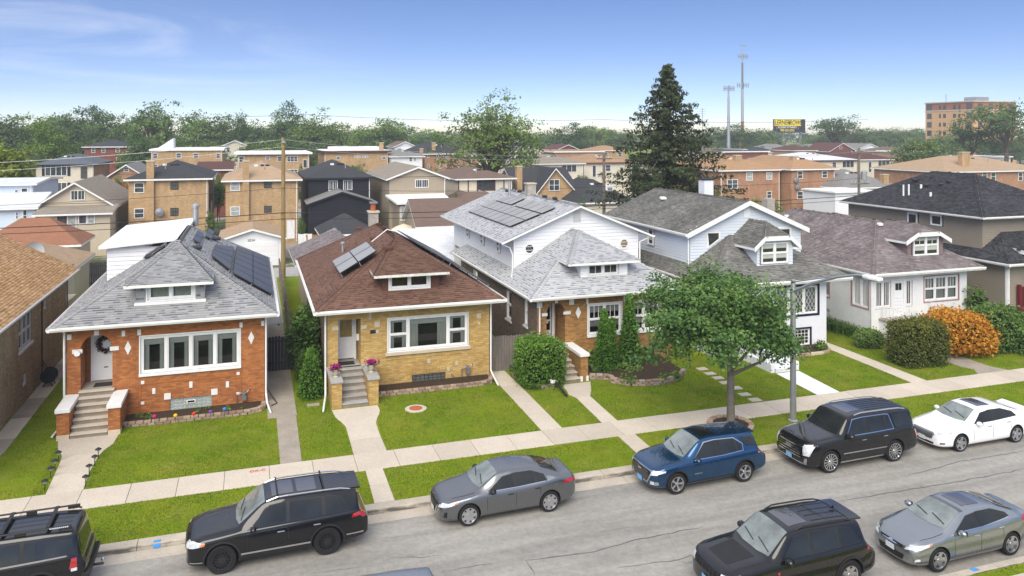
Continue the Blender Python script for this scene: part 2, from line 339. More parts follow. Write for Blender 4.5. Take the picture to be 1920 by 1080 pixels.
def walk(left, right, cuts, mats, label_name='path', ztop=.022):
    """a poured walk cut into slabs: left and right edges as (x, y) polylines from the street to the house"""
    left = sorted(left, key=lambda p: p[1]); right = sorted(right, key=lambda p: p[1]); y0, y1 = min(left[0][1], right[0][1]), max(left[-1][1], right[-1][1])
    fl = lambda y: float(np.interp(y, [p[1] for p in left], [p[0] for p in left])); fr = lambda y: float(np.interp(y, [p[1] for p in right], [p[0] for p in right]))
    def outline(a, b, e=0):
        n = max(1, int((b-a)/.22)); Y = [a+(b-a)*i/n for i in range(n+1)]
        return [(fr(y)-e, y) for y in Y]+[(fl(y)+e, y) for y in reversed(Y)]
    bed = MB().ext([(x, y, -.15) for x, y in outline(y0, y1, .015)], (0, 0, .155)).build(label_name, 'concrete_dark'); struct(bed)
    ed = [y0]+list(cuts)+[y1]
    for i in range(len(ed)-1):
        MB().ext([(x, y, -.1) for x, y in outline(ed[i]+(.008 if i else 0), ed[i+1]-.008)], (0, 0, .1+ztop)).build('path_slab', mats[i % len(mats)], bed, bevel=.008)
    PATHS.append(outline(y0, y1)); return bed
walk([(-6.54,29.55),(-6.67,32.3),(-6.75,32.95),(-7.05,33.7),(-7.2,34.5)], [(-5.42,29.55),(-5.49,31),(-5.45,32.4),(-5.35,33),(-5.12,33.55),(-5.05,34.7)], [31.05, 32.7], ['concrete_c', 'concrete', 'concrete_b'])
walk([(.97,29.55),(.97,34.4)], [(1.73,29.55),(1.78,34.4)], [30.6, 31.75], ['concrete_old'])
walk([(.62,34.42),(.62,51.5)], [(1.82,34.42),(1.85,51.5)], [37.2, 41, 45], ['concrete_old', 'concrete_old'])
walk([(3.61,29.55),(3.65,32.5),(3.55,33.0),(3.36,33.6),(3.28,34.6)], [(4.85,29.55),(4.84,31.1),(4.88,32.5),(5.0,33.0),(5.17,33.5),(5.28,34.0),(5.25,34.6)], [31.0], ['concrete_b', 'concrete_c'])
walk([(11.12,29.55),(11.20,34),(11.22,37.6)], [(12.02,29.55),(12.10,34),(12.13,37.6)], [31.2, 32.7, 35.3], ['concrete_c', 'concrete', 'concrete_b'])
walk([(13.8,29.55),(14.0,32.72)], [(14.52,29.55),(14.68,32.72)], [], ['concrete_c'])
walk([(14.0,32.74),(13.82,33.2),(13.95,33.7),(14.05,34.6)], [(14.7,32.74),(15.1,33.5),(15.55,34.6)], [], ['concrete_b'])
walk([(3.78,25.48),(3.84,28.04)], [(4.44,25.48),(4.45,28.04)], [26.8], ['concrete', 'concrete_c'])
walk([(13.72,25.48),(13.80,28.04)], [(14.45,25.48),(14.54,28.04)], [26.5], ['concrete_c', 'concrete'])
walk([(24.68,29.55),(24.9,32.8)], [(25.93,29.55),(26.25,32.8)], [31.2], ['white_concrete'])
walk([(30.2,29.55),(30.5,35),(30.6,50)], [(31.14,29.55),(31.35,35.5),(31.4,50)], [31.5, 33.5, 35.5, 38, 41], ['concrete_c', 'concrete'])
walk([(34.4,29.55),(34.95,30.3),(34.7,30.6),(34.65,31.2),(34.9,32),(35.2,34.5)], [(36.45,29.55),(36.12,30.35),(36.2,31.5),(36.24,32.5),(36.5,34.5)], [31.5], ['concrete_old', 'concrete_old'])
walk([(-9.65,33.2),(-9.65,52)], [(-9.0,33.2),(-8.88,34),(-8.88,52)], [35.4, 37.8, 40.4, 43, 46, 49], ['concrete_old', 'concrete'])
walk([(11.25,37.7),(11.3,51)], [(13.55,37.7),(13.6,51)], [41, 45], ['concrete_old'])
for k, (px, py) in enumerate(((1316,692),(1331,701),(1346,709),(1360,718),(1380,728),(1396,740),(1415,750))):
    x, y = G(px, py, 0); tag(MB().ext([(x-.28,y-.2,-.05),(x+.26,y-.22,-.05),(x+.28,y+.18,-.05),(x-.25,y+.21,-.05)], (0,0,.085)).build('stepping_stone', 'concrete_b', bevel=.015), 'square tan stepping stone behind the street maple, %s from the sidewalk' % ('seventh', 'sixth', 'fifth', 'fourth', 'third', 'second', 'first')[k], 'paving stone', 'stepping stones behind the maple')
# alley and the streets behind
al = struct(MB().box(-150, 220, 67.8, 72.6, -.1, .012).build('alley', 'concrete_grey'))
def m_yard():
    m, nt, b = nodes('yard_ground'); f = noise(nt, vecpos(nt), .16, 6, .7); c = ramp(nt, f, [(.42, (.085, .105, .03)), (.48, (.10, .115, .04)), (.52, (.27, .25, .22)), (.7, (.34, .32, .285))]); link(nt, c, b.inputs['Base Color']); b.inputs['Roughness'].default_value = .95
m_yard()
for a_, b_ in ((72.62, 118.9), (128.1, 189.9), (198.1, 330)): struct(MB().box(-400, 600, a_, b_, -.1, .008).build('back_yard', 'yard_ground'))
struct(MB().box(-400, 600, 119, 128, -.1, .012).build('street', 'asphalt'))
struct(MB().box(-400, 600, 190, 198, -.1, .012).build('street', 'asphalt'))
struct(MB().box(-1.4, 1.9, 51.5, 67.8, -.1, .014).build('paved_yard', 'concrete_grey'))
# ================================================================ grass blades (one mass per lawn)
def dry(nt, c):
    f = noise(nt, vecpos(nt), .7, 6, .65); k = ramp(nt, f, [(.43, (0, 0, 0)), (.62, (.75, .75, .75))]); c = mixc(nt, k, c, (.30, .28, .06))
    f = noise(nt, vecpos(nt), 1.5, 5, .6); c = mixc(nt, 1.0, c, ramp(nt, f, [(.34, (.52, .62, .5)), (.54, (1, 1, 1))]), 'MULTIPLY'); f = noise(nt, vecpos(nt), .28, 4); return mixc(nt, 1.0, c, ramp(nt, f, [(.35, (.66, .74, .64)), (.65, (1.16, 1.12, 1.12))]), 'MULTIPLY')
attr_mat('grass', [(0, (0.0946, 0.1906, 0.0049)), (.5, (0.1634, 0.2785, 0.0086)), (.85, (0.2494, 0.3398, 0.0134)), (1, (0.3956, 0.3895, 0.0367))], .7, .25, .42, .30, trans=.25, post=dry)
def lawn(label, poly, dens, holes=(), h=.042, size=.0095, tone=0):
    P = np.array(poly); x0, y0 = P.min(0); x1, y1 = P.max(0); n = int((x1-x0)*(y1-y0)*dens)
    X = rng.uniform(x0, x1, n); Y = rng.uniform(y0, y1, n); ok = in_poly(X, Y, poly)
    for q in list(holes)+PATHS: ok &= ~in_poly(X, Y, q)
    X, Y = X[ok], Y[ok]; n = len(X)
    a = rng.uniform(0, 2*np.pi, n); hh = h*rng.uniform(.5, 1.3, n); w = size*rng.uniform(.6, 1.2, n); ln = rng.uniform(.1, .9, n)*hh; b = rng.uniform(0, 2*np.pi, n)
    dx, dy = np.cos(a)*w, np.sin(a)*w
    V = np.empty((n, 3, 3)); V[:,0] = np.stack([X-dx, Y-dy, np.full(n, -.005)], 1); V[:,1] = np.stack([X+dx, Y+dy, np.full(n, -.005)], 1); V[:,2] = np.stack([X+np.cos(b)*ln, Y+np.sin(b)*ln, hh], 1)
    o = np_mesh('grass', V.reshape(-1, 3), np.arange(3*n).reshape(-1, 3), 'grass', np.clip(rng.normal(.45+tone, .17, n), 0, 1), kind='stuff'); o['label'] = label; o['category'] = 'grass'; return o
# ================================================================ house kit
def FF(y): return lambda u, d, z: (u, y+d, z)          # wall facing the street
def FB(y): return lambda u, d, z: (u, y-d, z)          # wall facing away
def FL(x): return lambda u, d, z: (x+d, u, z)          # wall facing left (-X)
def FR(x): return lambda u, d, z: (x-d, u, z)          # wall facing right (+X)
def ray(px, py):
    x = (px-960)/FPX; c, s = math.cos(YAW), math.sin(YAW); return Vector((x*c+s, -x*s+c, -(py-YH)/FPX))
def WY(px, py, Y): r = ray(px, py); t = Y/r.y; return (r.x*t, CAMH+r.z*t)
def panel(mb, fr, u0, u1, z0, z1, holes=(), rev=.12):
    us = sorted({u0, u1, *[max(u0, min(u1, v)) for h in holes for v in h[:2]]}); zs = sorted({z0, z1, *[max(z0, min(z1, v)) for h in holes for v in h[2:4]]})
    for i in range(len(us)-1):
        for j in range(len(zs)-1):
            a, b, c, d = us[i], us[i+1], zs[j], zs[j+1]; mu, mz = (a+b)/2, (c+d)/2
            if any(h[0] < mu < h[1] and h[2] < mz < h[3] for h in holes): continue
            mb.quad(fr(a,0,c), fr(b,0,c), fr(b,0,d), fr(a,0,d))
    for a, b, c, d in holes:
        for p, q in (((a,c),(b,c)), ((b,c),(b,d)), ((b,d),(a,d)), ((a,d),(a,c))):
            mb.quad(fr(p[0],0,p[1]), fr(q[0],0,q[1]), fr(q[0],rev,q[1]), fr(p[0],rev,p[1]))
def arch_fill(mb, fr, uc, r, zs, ztop, depth, n=12, rz=None):
    """wall above an arch opening, with its curved soffit"""
    rz = rz or r; A = [(uc-r*math.cos(math.pi*k/n), zs+rz*math.sin(math.pi*k/n)) for k in range(n+1)]
    for (a, b), (c, d) in zip(A[:-1], A[1:]):
        mb.quad(fr(a,0,b), fr(c,0,d), fr(c,0,ztop), fr(a,0,ztop)); mb.quad(fr(a,0,b), fr(a,depth,b), fr(c,depth,d), fr(c,0,d))
def window(parent, fr, u0, u1, z0, z1, units=(1,), dh=False, grid=0, lattice=False, fw=.055, casing=0, cmat='white_paint', sill=None, curtain=None, fmat='white_paint', gmat='window_glass', inset=.05, name='window', zgrid=0):
    proud = inset < 0
    if proud: inset, gmat = -.10, 'sealed_pane'
    m = MB(); d0, d1 = inset-.02, inset+.07; T = sum(units); gap = .10; panes = []
    tot = (u1-u0)-fw*2-gap*(len(units)-1); u = u0+fw
    m.fbox(fr, u0, u0+fw, d0, d1, z0, z1); m.fbox(fr, u1-fw, u1, d0, d1, z0, z1)
    m.fbox(fr, u0+fw, u1-fw, d0, d1, z0, z0+fw); m.fbox(fr, u0+fw, u1-fw, d0, d1, z1-fw, z1)
    for i, w in enumerate(units):
        ww = tot*w/T; a, b, c, d = u, u+ww, z0+fw, z1-fw
        if i < len(units)-1: m.fbox(fr, b, b+gap, d0-.005, d1, z0+fw, z1-fw)
        is_dh = dh if not isinstance(dh, (list, tuple)) else dh[i]
        mz = (c+d)/2; e = .04
        spans = [(c, d)] if not is_dh else [(c, mz-.02), (mz+.02, d)]
        if is_dh: m.fbox(fr, a, b, d0+.01, d1, mz-.02, mz+.02)
        for k, (s0, s1) in enumerate(spans):
            m.fbox(fr, a, a+e, d0+.02, d1, s0, s1); m.fbox(fr, b-e, b, d0+.02, d1, s0, s1); m.fbox(fr, a+e, b-e, d0+.02, d1, s0, s0+e); m.fbox(fr, a+e, b-e, d0+.02, d1, s1-e, s1)
            panes.append((a+e, b-e, s0+e, s1-e))
            if grid and (k == len(spans)-1):
                for q in range(1, grid): x = a+e+(b-a-2*e)*q/grid; m.fbox(fr, x-.012, x+.012, d0+.02, d0+.045, s0+e, s1-e)
            if zgrid:
                for q in range(1, zgrid): z = s0+e+(s1-s0-2*e)*q/zgrid; m.fbox(fr, a+e, b-e, d0+.022, d0+.043, z-.012, z+.012)
            if lattice:
                x0, x1, y0, y1 = a+e, b-e, s0+e, s1-e; st = .24; sl = 1.65
                for sgn in (1, -1):
                    c0 = -sl*(x1-x0)
                    while c0 < (y1-y0)+sl*(x1-x0):
                        pts = []
                        for q in range(0, 25):
                            x = x0+(x1-x0)*q/24; z = y0+c0+sl*(x-x0) if sgn > 0 else y0+c0+sl*(x1-x)
                            if y0 <= z <= y1: pts.append((x, z))
                        if len(pts) > 1:
                            (xa, za), (xb, zb) = pts[0], pts[-1]; m.add([fr(xa-.012, d0+.025, za), fr(xa+.012, d0+.025, za), fr(xb+.012, d0+.025, zb), fr(xb-.012, d0+.025, zb)], [(0,1,2,3)])
                        c0 += st*sl
        u = b+gap
    if casing:
        k = casing; m.cur = 1
        m.fbox(fr, u0-k, u0, -.03, d1, z0-k, z1+k); m.fbox(fr, u1, u1+k, -.03, d1, z0-k, z1+k); m.fbox(fr, u0, u1, -.028, d1, z1, z1+k); m.fbox(fr, u0, u1, -.028, d1, z0-k, z0)
    w = m.build(name, [fmat, cmat], parent)
    dp = inset+.045
    for a, b, c, d in panes: MB().quad(fr(a,dp,c), fr(b,dp,c), fr(b,dp,d), fr(a,dp,d)).build('pane', gmat, w)
    if sill: MB().fbox(fr, u0-sill, u1+sill, -.07, d1, z0-.11, z0-.002).build('sill', cmat if casing else ('limestone' if fmat == 'lime' else 'white_stone'), w)
    if proud:
        if curtain:
            for a, b, c, d in panes: MB().quad(fr(a+.01,dp-.004,c+(d-c)*.45), fr(b-.01,dp-.004,c+(d-c)*.45), fr(b-.01,dp-.004,d-.01), fr(a+.01,dp-.004,d-.01)).build('blind', 'blind', w)
        return w
    # what is behind the glass
    r = MB(); q = [fr(u0,d1,z0), fr(u1,d1,z0), fr(u1,d1,z1), fr(u0,d1,z1)]; p = [fr(u0,.8,z0), fr(u1,.8,z0), fr(u1,.8,z1), fr(u0,.8,z1)]
    r.quad(*p)
    for i in range(4): j = (i+1) % 4; r.quad(q[i], q[j], p[j], p[i])
    r.build('room_recess', 'room_dark', w)
    if curtain:
        for a, b, c, d in panes:
            dd = dp+.10; cm = MB()
            def wavy(x0, x1, zb, zt):
                n = max(3, int((x1-x0)/.05)); X = [x0+(x1-x0)*i/n for i in range(n+1)]
                for i in range(n): cm.quad(fr(X[i], dd+.02*(i%2), zb), fr(X[i+1], dd+.02*((i+1)%2), zb), fr(X[i+1], dd+.02*((i+1)%2), zt), fr(X[i], dd+.02*(i%2), zt))
            if curtain == 'sides': wavy(a-.04, a+(b-a)*.24, c-.05, d+.05); wavy(b-(b-a)*.24, b+.04, c-.05, d+.05); cm.fbox(fr, a-.04, b+.04, dd-.05, dd-.04, d-(d-c)*.2, d+.05)
            elif curtain == 'full': wavy(a-.04, b+.04, c-.05, d+.05)
            elif curtain == 'half': wavy(a-.04, b+.04, c+(d-c)*.42, d+.05)
            elif curtain == 'blind':
                n = int((d-c)/.05)
                for i in range(n): z = c+(d-c)*(i+.5)/n; cm.fbox(fr, a-.03, b+.03, dd, dd+.012, z-.02, z+.02)
            cm.build('curtain' if curtain != 'blind' else 'blind', 'curtain' if curtain != 'blind' else 'blind', w)
    return w
def glass_blocks(parent, fr, u0, u1, z0, z1, nu, nz, frame='white_paint', vent=True, mat='glass_block'):
    m = MB(); e = .04
    m.fbox(fr, u0, u1, .09, .12, z0, z1)
    w = m.build('basement_window', frame, parent); du = (u1-u0)/nu; dz = (z1-z0)/nz
    for i in range(nu):
        for j in range(nz):
            if vent and abs(i-(nu-1)/2) < 1 and j == nz//2: continue
            MB().fbox(fr, u0+i*du+.012, u0+(i+1)*du-.012, .05, .085, z0+j*dz+.012, z0+(j+1)*dz-.012).build('glass_block', mat, w, bevel=.01)
    if vent:
        uc = (u0+u1)/2; zc = z0+(nz//2+.5)*dz; v = MB().fbox(fr, uc-du*.95, uc+du*.95, .035, .085, zc-dz*.48, zc+dz*.48).build('vent', 'white_paint', w)
        MB().fbox(fr, uc-du*.75, uc+du*.75, .028, .034, zc-dz*.28, zc+dz*.28).build('vent_pane', 'dark_void', w)
    return w
def clip_half(poly, a, b):
    """Sutherland-Hodgman: keep the left of a->b"""
    out = []; n = len(poly)
    for i in range(n):
        p, q = poly[i], poly[(i+1) % n]
        sp = (b[0]-a[0])*(p[1]-a[1])-(b[1]-a[1])*(p[0]-a[0]); sq = (b[0]-a[0])*(q[1]-a[1])-(b[1]-a[1])*(q[0]-a[0])
        if sp >= 0: out.append(p)
        if (sp >= 0) != (sq >= 0): t = sp/(sp-sq); out.append((p[0]+(q[0]-p[0])*t, p[1]+(q[1]-p[1])*t))
    return out
def shingle_slope(VV, FFc, RR, poly, e=.14, w=.24, th=.014, base=.006):
    """lay overlapping shingle tabs over a planar convex polygon whose first edge is the eave"""
    P = [Vector(p) for p in poly]; o = P[0]; u = (P[1]-P[0]).normalized(); n = u.cross(P[2]-P[0]).normalized()
    if n.z < 0: n = -n
    v = n.cross(u)
    q = [((p-o).dot(u), (p-o).dot(v)) for p in P]
    area = sum(q[i][0]*q[(i+1) % len(q)][1]-q[(i+1) % len(q)][0]*q[i][1] for i in range(len(q)))
    if area < 0: q = q[::-1]
    ed = [(q[i], q[(i+1) % len(q)]) for i in range(len(q)) if math.hypot(q[i][0]-q[(i+1) % len(q)][0], q[i][1]-q[(i+1) % len(q)][1]) > 1e-4]
    vmin, vmax = min(a[1] for a in q), max(a[1] for a in q); umin, umax = min(a[0] for a in q), max(a[0] for a in q)
    nr = int(math.ceil((vmax-vmin)/e))
    for r in range(nr):
        v0, v1 = vmin+r*e, vmin+(r+1)*e; x = umin-random.random()*w
        cut = [(umin-1, v0), (umax+1, v0), (umax+1, min(v1, vmax)), (umin-1, min(v1, vmax))]
        for a, b in ed: cut = clip_half(cut, a, b)
        if len(cut) < 3: continue
        lo, hi = min(c[0] for c in cut), max(c[0] for c in cut); x = lo-random.random()*w
        while x < hi:
            ww = w*random.uniform(.55, 1.35); rect = [(x, v0), (x+ww, v0), (x+ww, v1), (x, v1)]; x += ww
            if any((b[0]-a[0])*(p[1]-a[1])-(b[1]-a[1])*(p[0]-a[0]) < 0 for a, b in ed for p in rect):
                for a, b in ed: rect = clip_half(rect, a, b)
                if len(rect) < 3: continue
            t2 = th*random.uniform(.8, 1.25); rv = random.random(); k = len(VV)
            P3 = lambda a, b: tuple(o+u*a+v*b+n*(base+t2*(1-(b-v0)/e)+.001))
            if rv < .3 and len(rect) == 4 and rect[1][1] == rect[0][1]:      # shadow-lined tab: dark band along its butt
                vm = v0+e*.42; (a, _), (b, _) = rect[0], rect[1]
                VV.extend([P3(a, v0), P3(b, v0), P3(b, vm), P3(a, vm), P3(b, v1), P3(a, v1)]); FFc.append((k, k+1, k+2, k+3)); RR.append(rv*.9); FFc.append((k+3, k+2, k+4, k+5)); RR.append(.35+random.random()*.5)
            else:
                for (a, b) in rect: VV.append(P3(a, b))
                FFc.append(tuple(range(k, k+len(rect)))); RR.append(.32+.68*rv)
            low = [p for p in rect if p[1] < v0+1e-5]
            if len(low) == 2:
                k = len(VV); (a, _), (c, _) = low
                for s, h in ((a, t2+base), (c, t2+base), (c, 0), (a, 0)): VV.append(tuple(o+u*s+v*v0+n*h))
                FFc.append((k, k+1, k+2, k+3)); RR.append(rv*.5)
def caps(VV, FFc, RR, p, q, na, nb, w=.17, e=.19):
    """ridge or hip cap pieces from p to q over planes with normals na, nb"""
    p, q = Vector(p), Vector(q); d = (q-p).normalized(); L = (q-p).length; n = max(1, int(L/e)); e = L/n
    for i in range(n):
        rv = random.uniform(.4, .9); a = p+d*(i*e); b = p+d*((i+1)*e+.01)
        for nn in (na, nb):
            nn = Vector(nn).normalized(); s = d.cross(nn).normalized()
            if s.z > 0: s = -s
            up = Vector((0, 0, 1)); k = len(VV)
            for pt, h in ((a, .045), (b, .024)):
                VV.append(tuple(pt+nn*h)); VV.append(tuple(pt+s*w+nn*h))
            FFc.append((k, k+1, k+3, k+2)); RR.append(rv)
def plane_n(poly):
    P = [Vector(p) for p in poly]; n = (P[1]-P[0]).cross(P[2]-P[0]).normalized(); return n if n.z > 0 else -n
def roof(parent, slopes, mat, hips=(), th=.12, fascia='gutter_white', e=.14, w=.24, name='roof', plain=False):
    """deck with thickness + shingle tabs; hips: (p, q, slope i, slope j)"""
    m = MB()
    for s in slopes: m.ext([(a, b, c-th) for a, b, c in s], (0, 0, th-.004))
    rf = m.build(name, fascia, parent); V, Fc, Rr = [], [], []
    for s in slopes: shingle_slope(V, Fc, Rr, s, e, w)
    for p, q, i, j in hips: caps(V, Fc, Rr, p, q, plane_n(slopes[i]), plane_n(slopes[j]))
    o = ORG.get(rf.name, (0,0,0)); me = bpy.data.meshes.new('shingles'); me.from_pydata([(a-o[0], b-o[1], c-o[2]) for a, b, c in V], [], Fc)
    at = me.attributes.new('rnd', 'FLOAT', 'FACE'); at.data.foreach_set('value', np.array(Rr, dtype=np.float32)); me.materials.append(MT[mat])
    ob = bpy.data.objects.new('shingles', me); COL.objects.link(ob); ob.parent = rf; ORG[ob.name] = o; ob['kind'] = 'stuff'
    return rf
def gutter(parent, pts, outs, mat='gutter_white', r=.13):
    m = MB()
    for i in range(len(pts)-1):
        a, b, n = Vector(pts[i]), Vector(pts[i+1]), Vector(outs[i]); z = .004*i
        pr = [(0, -r-z), (.7*r, -r-z), (r, -.35*r), (r, .02+z), (.82*r, .02+z), (.82*r, -.25*r), (0, -.25*r)]
        e = (b-a).normalized()*.0; m.ext([a-e+n*p+Vector((0,0,h)) for p, h in pr], (b-a)+e*2)
    return m.build('gutter', mat, parent)
def downspout(parent, pts, r=.045, mat='gutter_white'): return MB().tube(pts, r, 6).build('downspout', mat, parent)
def siding(mb, fr, u0, u1, z0, z1, holes=(), e=.19, proud=.034, top=None):
    """lapped boards; top(u) optional gable line"""
    n = max(1, round((z1-z0)/e)); e = (z1-z0)/n
    for i in range(n):
        a, b = z0+i*e, z0+(i+1)*e
        spans = [(u0, u1)]
        if top:
            us = [u0+(u1-u0)*k/60 for k in range(61)]; ok = [u for u in us if top(u) > (a+b)/2]
            if not ok: continue
            spans = [(ok[0], ok[-1])]
        for h in holes:
            if h[2] < b-.01 and h[3] > a+.01:
                ns = []
                for s, t in spans:
                    if h[1] <= s or h[0] >= t: ns.append((s, t)); continue
                    if h[0] > s: ns.append((s, h[0]))
                    if h[1] < t: ns.append((h[1], t))
                spans = ns
        for s, t in spans:
            mb.quad(fr(s,-proud,a), fr(t,-proud,a), fr(t,-.003,b), fr(s,-.003,b)); mb.quad(fr(s,-proud,a), fr(s,0,a), fr(t,0,a), fr(t,-proud,a))
def vents(parent, pts, mat='black_metal', s=.22, nrm=(0,-.4,1)):
    for p in pts:
        m = MB(); x, y, z = p; m.ext([(x-s, y-s*.7, z-.05), (x+s, y-s*.7, z-.05), (x+s, y+s*.7, z+.0), (x-s, y+s*.7, z+.0)], (0, 0, .14)); m.build('roof_vent', mat, parent, bevel=.02)
def solar(parent, poly, nu, nv, lift=.12, name='solar_panel', cell='solar_cell'):
    """array of panels over a slope: corners bl, br, tr, tl"""
    a, b, c, d = [Vector(p) for p in poly]; n = (b-a).cross(d-a).normalized(); n = n if n.z > 0 else -n
    def P(s, t): return (a*(1-s)+b*s)*(1-t)+(d*(1-s)+c*s)*t
    for i in range(nu):
        for j in range(nv):
            g = .012; s0, s1, t0, t1 = i/nu+g/nu, (i+1)/nu-g/nu, j/nv+g/nv, (j+1)/nv-g/nv
            q = [P(s0,t0), P(s1,t0), P(s1,t1), P(s0,t1)]
            pn = MB().ext([p+n*lift for p in q], n*.04).build(name, 'solar_frame', parent)
            e = .02; q = [P(s0+e/nu,t0+e/nv), P(s1-e/nu,t0+e/nv), P(s1-e/nu,t1-e/nv), P(s0+e/nu,t1-e/nv)]
            MB().quad(*[p+n*(lift+.044) for p in q]).build('cell_sheet', cell, pn)
            for p in q[:2]: MB().tube([p-n*.01, p+n*(lift+.02)], .02, 5).build('bracket', 'galvanised', pn)
def steps(parent, x0, x1, y_front, y_back, z_top, n, mat, riser='step_riser'):
    """stair of n solid steps climbing away from the street"""
    st = MB().box(x0+.01, x1-.01, y_back-.02, y_back, 0, z_top-.02).build('stair', mat, parent); dy = (y_back-y_front)/n; dz = z_top/n
    for i in range(n):
        q = MB().box(x0+.01, x1-.01, y_front+i*dy+.03, y_back-.001*i if i < n-1 else y_back, -.05 if i == 0 else i*dz-.01, (i+1)*dz-.045).build('step', riser, st); MB().box(x0, x1, y_front+i*dy-.01, y_front+(i+1)*dy+(.03 if i < n-1 else 0), (i+1)*dz-.045, (i+1)*dz).build('tread', mat, q, bevel=.008)
    return st
def planter(x, y, z, label, cols, n=40, parent=None):
    t = thing('flower_urn', label, 'planter', (x, y, z))
    MB().lathe([(.11, z), (.12, z+.03), (.06, z+.06), (.07, z+.09), (.15, z+.2), (.17, z+.3), (.19, z+.34), (.17, z+.35), (.15, z+.33)], (x, y, 0), 16).build('urn', 'limestone', t, smooth=True)
    P = np.stack([rng.normal(0, .13, n*3), rng.normal(0, .13, n*3), rng.uniform(.33, .56, n*3)], 1)+np.array([x, y, z]); leafmesh('flowers', P, .07, cols, t, kind='stuff')
    P = np.stack([rng.normal(0, .14, n), rng.normal(0, .14, n), rng.uniform(.28, .46, n)], 1)+np.array([x, y, z]); leafmesh('leaves', P, .07, 'leaf_mid', t, kind='stuff')
    return t
def leafmesh(name, P, size, mat, parent=None, nrm=None, tilt=.8, kind=None, rnd=None, aspect=.6, fold=True):
    """one small leaf-shaped quad at every point"""
    n = len(P); P = np.asarray(P)
    N0 = np.tile(np.array([0, 0, 1.]), (n, 1)) if nrm is None else np.asarray(nrm, float)
    N0 = N0+rng.normal(0, tilt, (n, 3)); N0 /= np.linalg.norm(N0, axis=1, keepdims=True)+1e-9
    T = rng.normal(0, 1, (n, 3)); T -= (T*N0).sum(1, keepdims=True)*N0; T /= np.linalg.norm(T, axis=1, keepdims=True)+1e-9; B = np.cross(N0, T)
    s = (size*rng.uniform(.65, 1.35, n))[:, None]
    V = np.empty((n, 4, 3)); V[:,0] = P-T*s; V[:,1] = P-B*s*aspect+N0*s*.15; V[:,2] = P+T*s; V[:,3] = P+B*s*aspect+N0*s*.15
    r = np.clip(rng.normal(.5, .22, n), 0, 1) if rnd is None else np.clip(rnd+rng.normal(0, .1, n), 0, 1)
    return np_mesh(name, V.reshape(-1, 3), np.arange(4*n).reshape(-1, 4), mat, r, parent, kind)
def stones(parent, Y, items, mat='white_stone'):
    """small dressed stones set proud of a brick front: (px, py, w, h, shape)"""
    for px, py, w, h, sh in items:
        x, z = WY(px, py, Y)
        if sh == 'd': q = [(x, Y-.03, z-h/2), (x+w/2, Y-.03, z), (x, Y-.03, z+h/2), (x-w/2, Y-.03, z)]
        else: q = [(x-w/2, Y-.03, z-h/2), (x+w/2, Y-.03, z-h/2), (x+w/2, Y-.03, z+h/2), (x-w/2, Y-.03, z+h/2)]
        MB().ext(q, (0, .03, 0)).build('accent_stone', mat, parent)
def meter(x, y, parent):
    m = MB(); m.lathe([(.09, -.07), (.09, .07)], (x, y, .62), 12, 'y'); m.box(x-.1, x+.1, y-.07, y+.07, .3, .52); m.tube([(x-.3, y+.08, .1), (x-.3, y, .6), (x-.1, y, .62)], .022, 6); m.tube([(x+.1, y, .62), (x+.2, y, .72), (x+.25, y+.1, .75)], .022, 6)
    return m.build('gas_meter', 'metal_grey', parent)
# roof covering palettes
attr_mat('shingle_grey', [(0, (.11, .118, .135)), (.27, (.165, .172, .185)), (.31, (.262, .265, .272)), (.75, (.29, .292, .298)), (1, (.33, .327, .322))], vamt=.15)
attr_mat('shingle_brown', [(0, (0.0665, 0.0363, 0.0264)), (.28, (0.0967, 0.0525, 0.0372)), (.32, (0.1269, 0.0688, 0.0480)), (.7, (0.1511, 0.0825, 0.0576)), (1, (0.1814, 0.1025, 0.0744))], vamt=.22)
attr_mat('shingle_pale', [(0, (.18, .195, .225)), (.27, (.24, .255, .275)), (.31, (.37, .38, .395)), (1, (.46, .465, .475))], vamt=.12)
attr_mat('shingle_old', [(0, (.085, .085, .08)), (.4, (.14, .137, .125)), (.8, (.185, .18, .165)), (1, (.23, .225, .21))], vamt=.35)
attr_mat('shingle_mauve', [(0, (.135, .112, .115)), (.31, (.175, .146, .149)), (.8, (.22, .188, .189)), (1, (.275, .242, .24))], vamt=.38, vscale=.9)
attr_mat('shingle_black', [(0, (.018, .019, .022)), (.5, (.035, .036, .041)), (1, (.065, .067, .075))], vamt=.2)
attr_mat('shingle_tan', [(0, (.24, .125, .05)), (.4, (.37, .21, .09)), (.8, (.44, .265, .13)), (1, (.52, .34, .19))], vamt=.2)
attr_mat('shingle_rust', [(0, (.19, .08, .045)), (.5, (.27, .125, .075)), (1, (.33, .17, .11))], vamt=.15)
attr_mat('shingle_sand', [(0, (.25, .16, .095)), (.5, (.34, .23, .145)), (1, (.42, .30, .20))], vamt=.15)
attr_mat('shingle_mid', [(0, (.10, .075, .055)), (.5, (.16, .122, .095)), (1, (.21, .165, .13))], vamt=.2)
attr_mat('leaf_mid', [(0, (0.0320, 0.0800, 0.0112)), (.5, (0.0720, 0.1568, 0.0224)), (1, (0.1760, 0.2720, 0.0490))], .6, .3, .6, .25, trans=.25)
attr_mat('flower_magenta', [(0, (.30, .01, .12)), (1, (.55, .03, .32))], .6, trans=.3)
brick('brick_orange', (.52, .195, .055), (.31, .10, .03), (.27, .12, .055), .21, .075, -.05, .22)
brick('brick_yellow', (.60, .41, .155), (.43, .26, .075), (.36, .24, .09), .26, .085, 0, .18)
brick('brick_tan', (.46, .245, .075), (.27, .13, .04), (.20, .13, .06), .22, .07, 0, .2)
brick('brick_brown', (.25, .18, .125), (.15, .105, .075), (.29, .25, .20), .21, .07, 0, .25)
brick('brick_olive', (.52, .40, .25), (.32, .235, .14), (.45, .37, .25), .21, .07, 0, .25)
brick('brick_white', (.74, .755, .80), (.71, .725, .77), (.68, .69, .735), .215, .075, 0, .06)
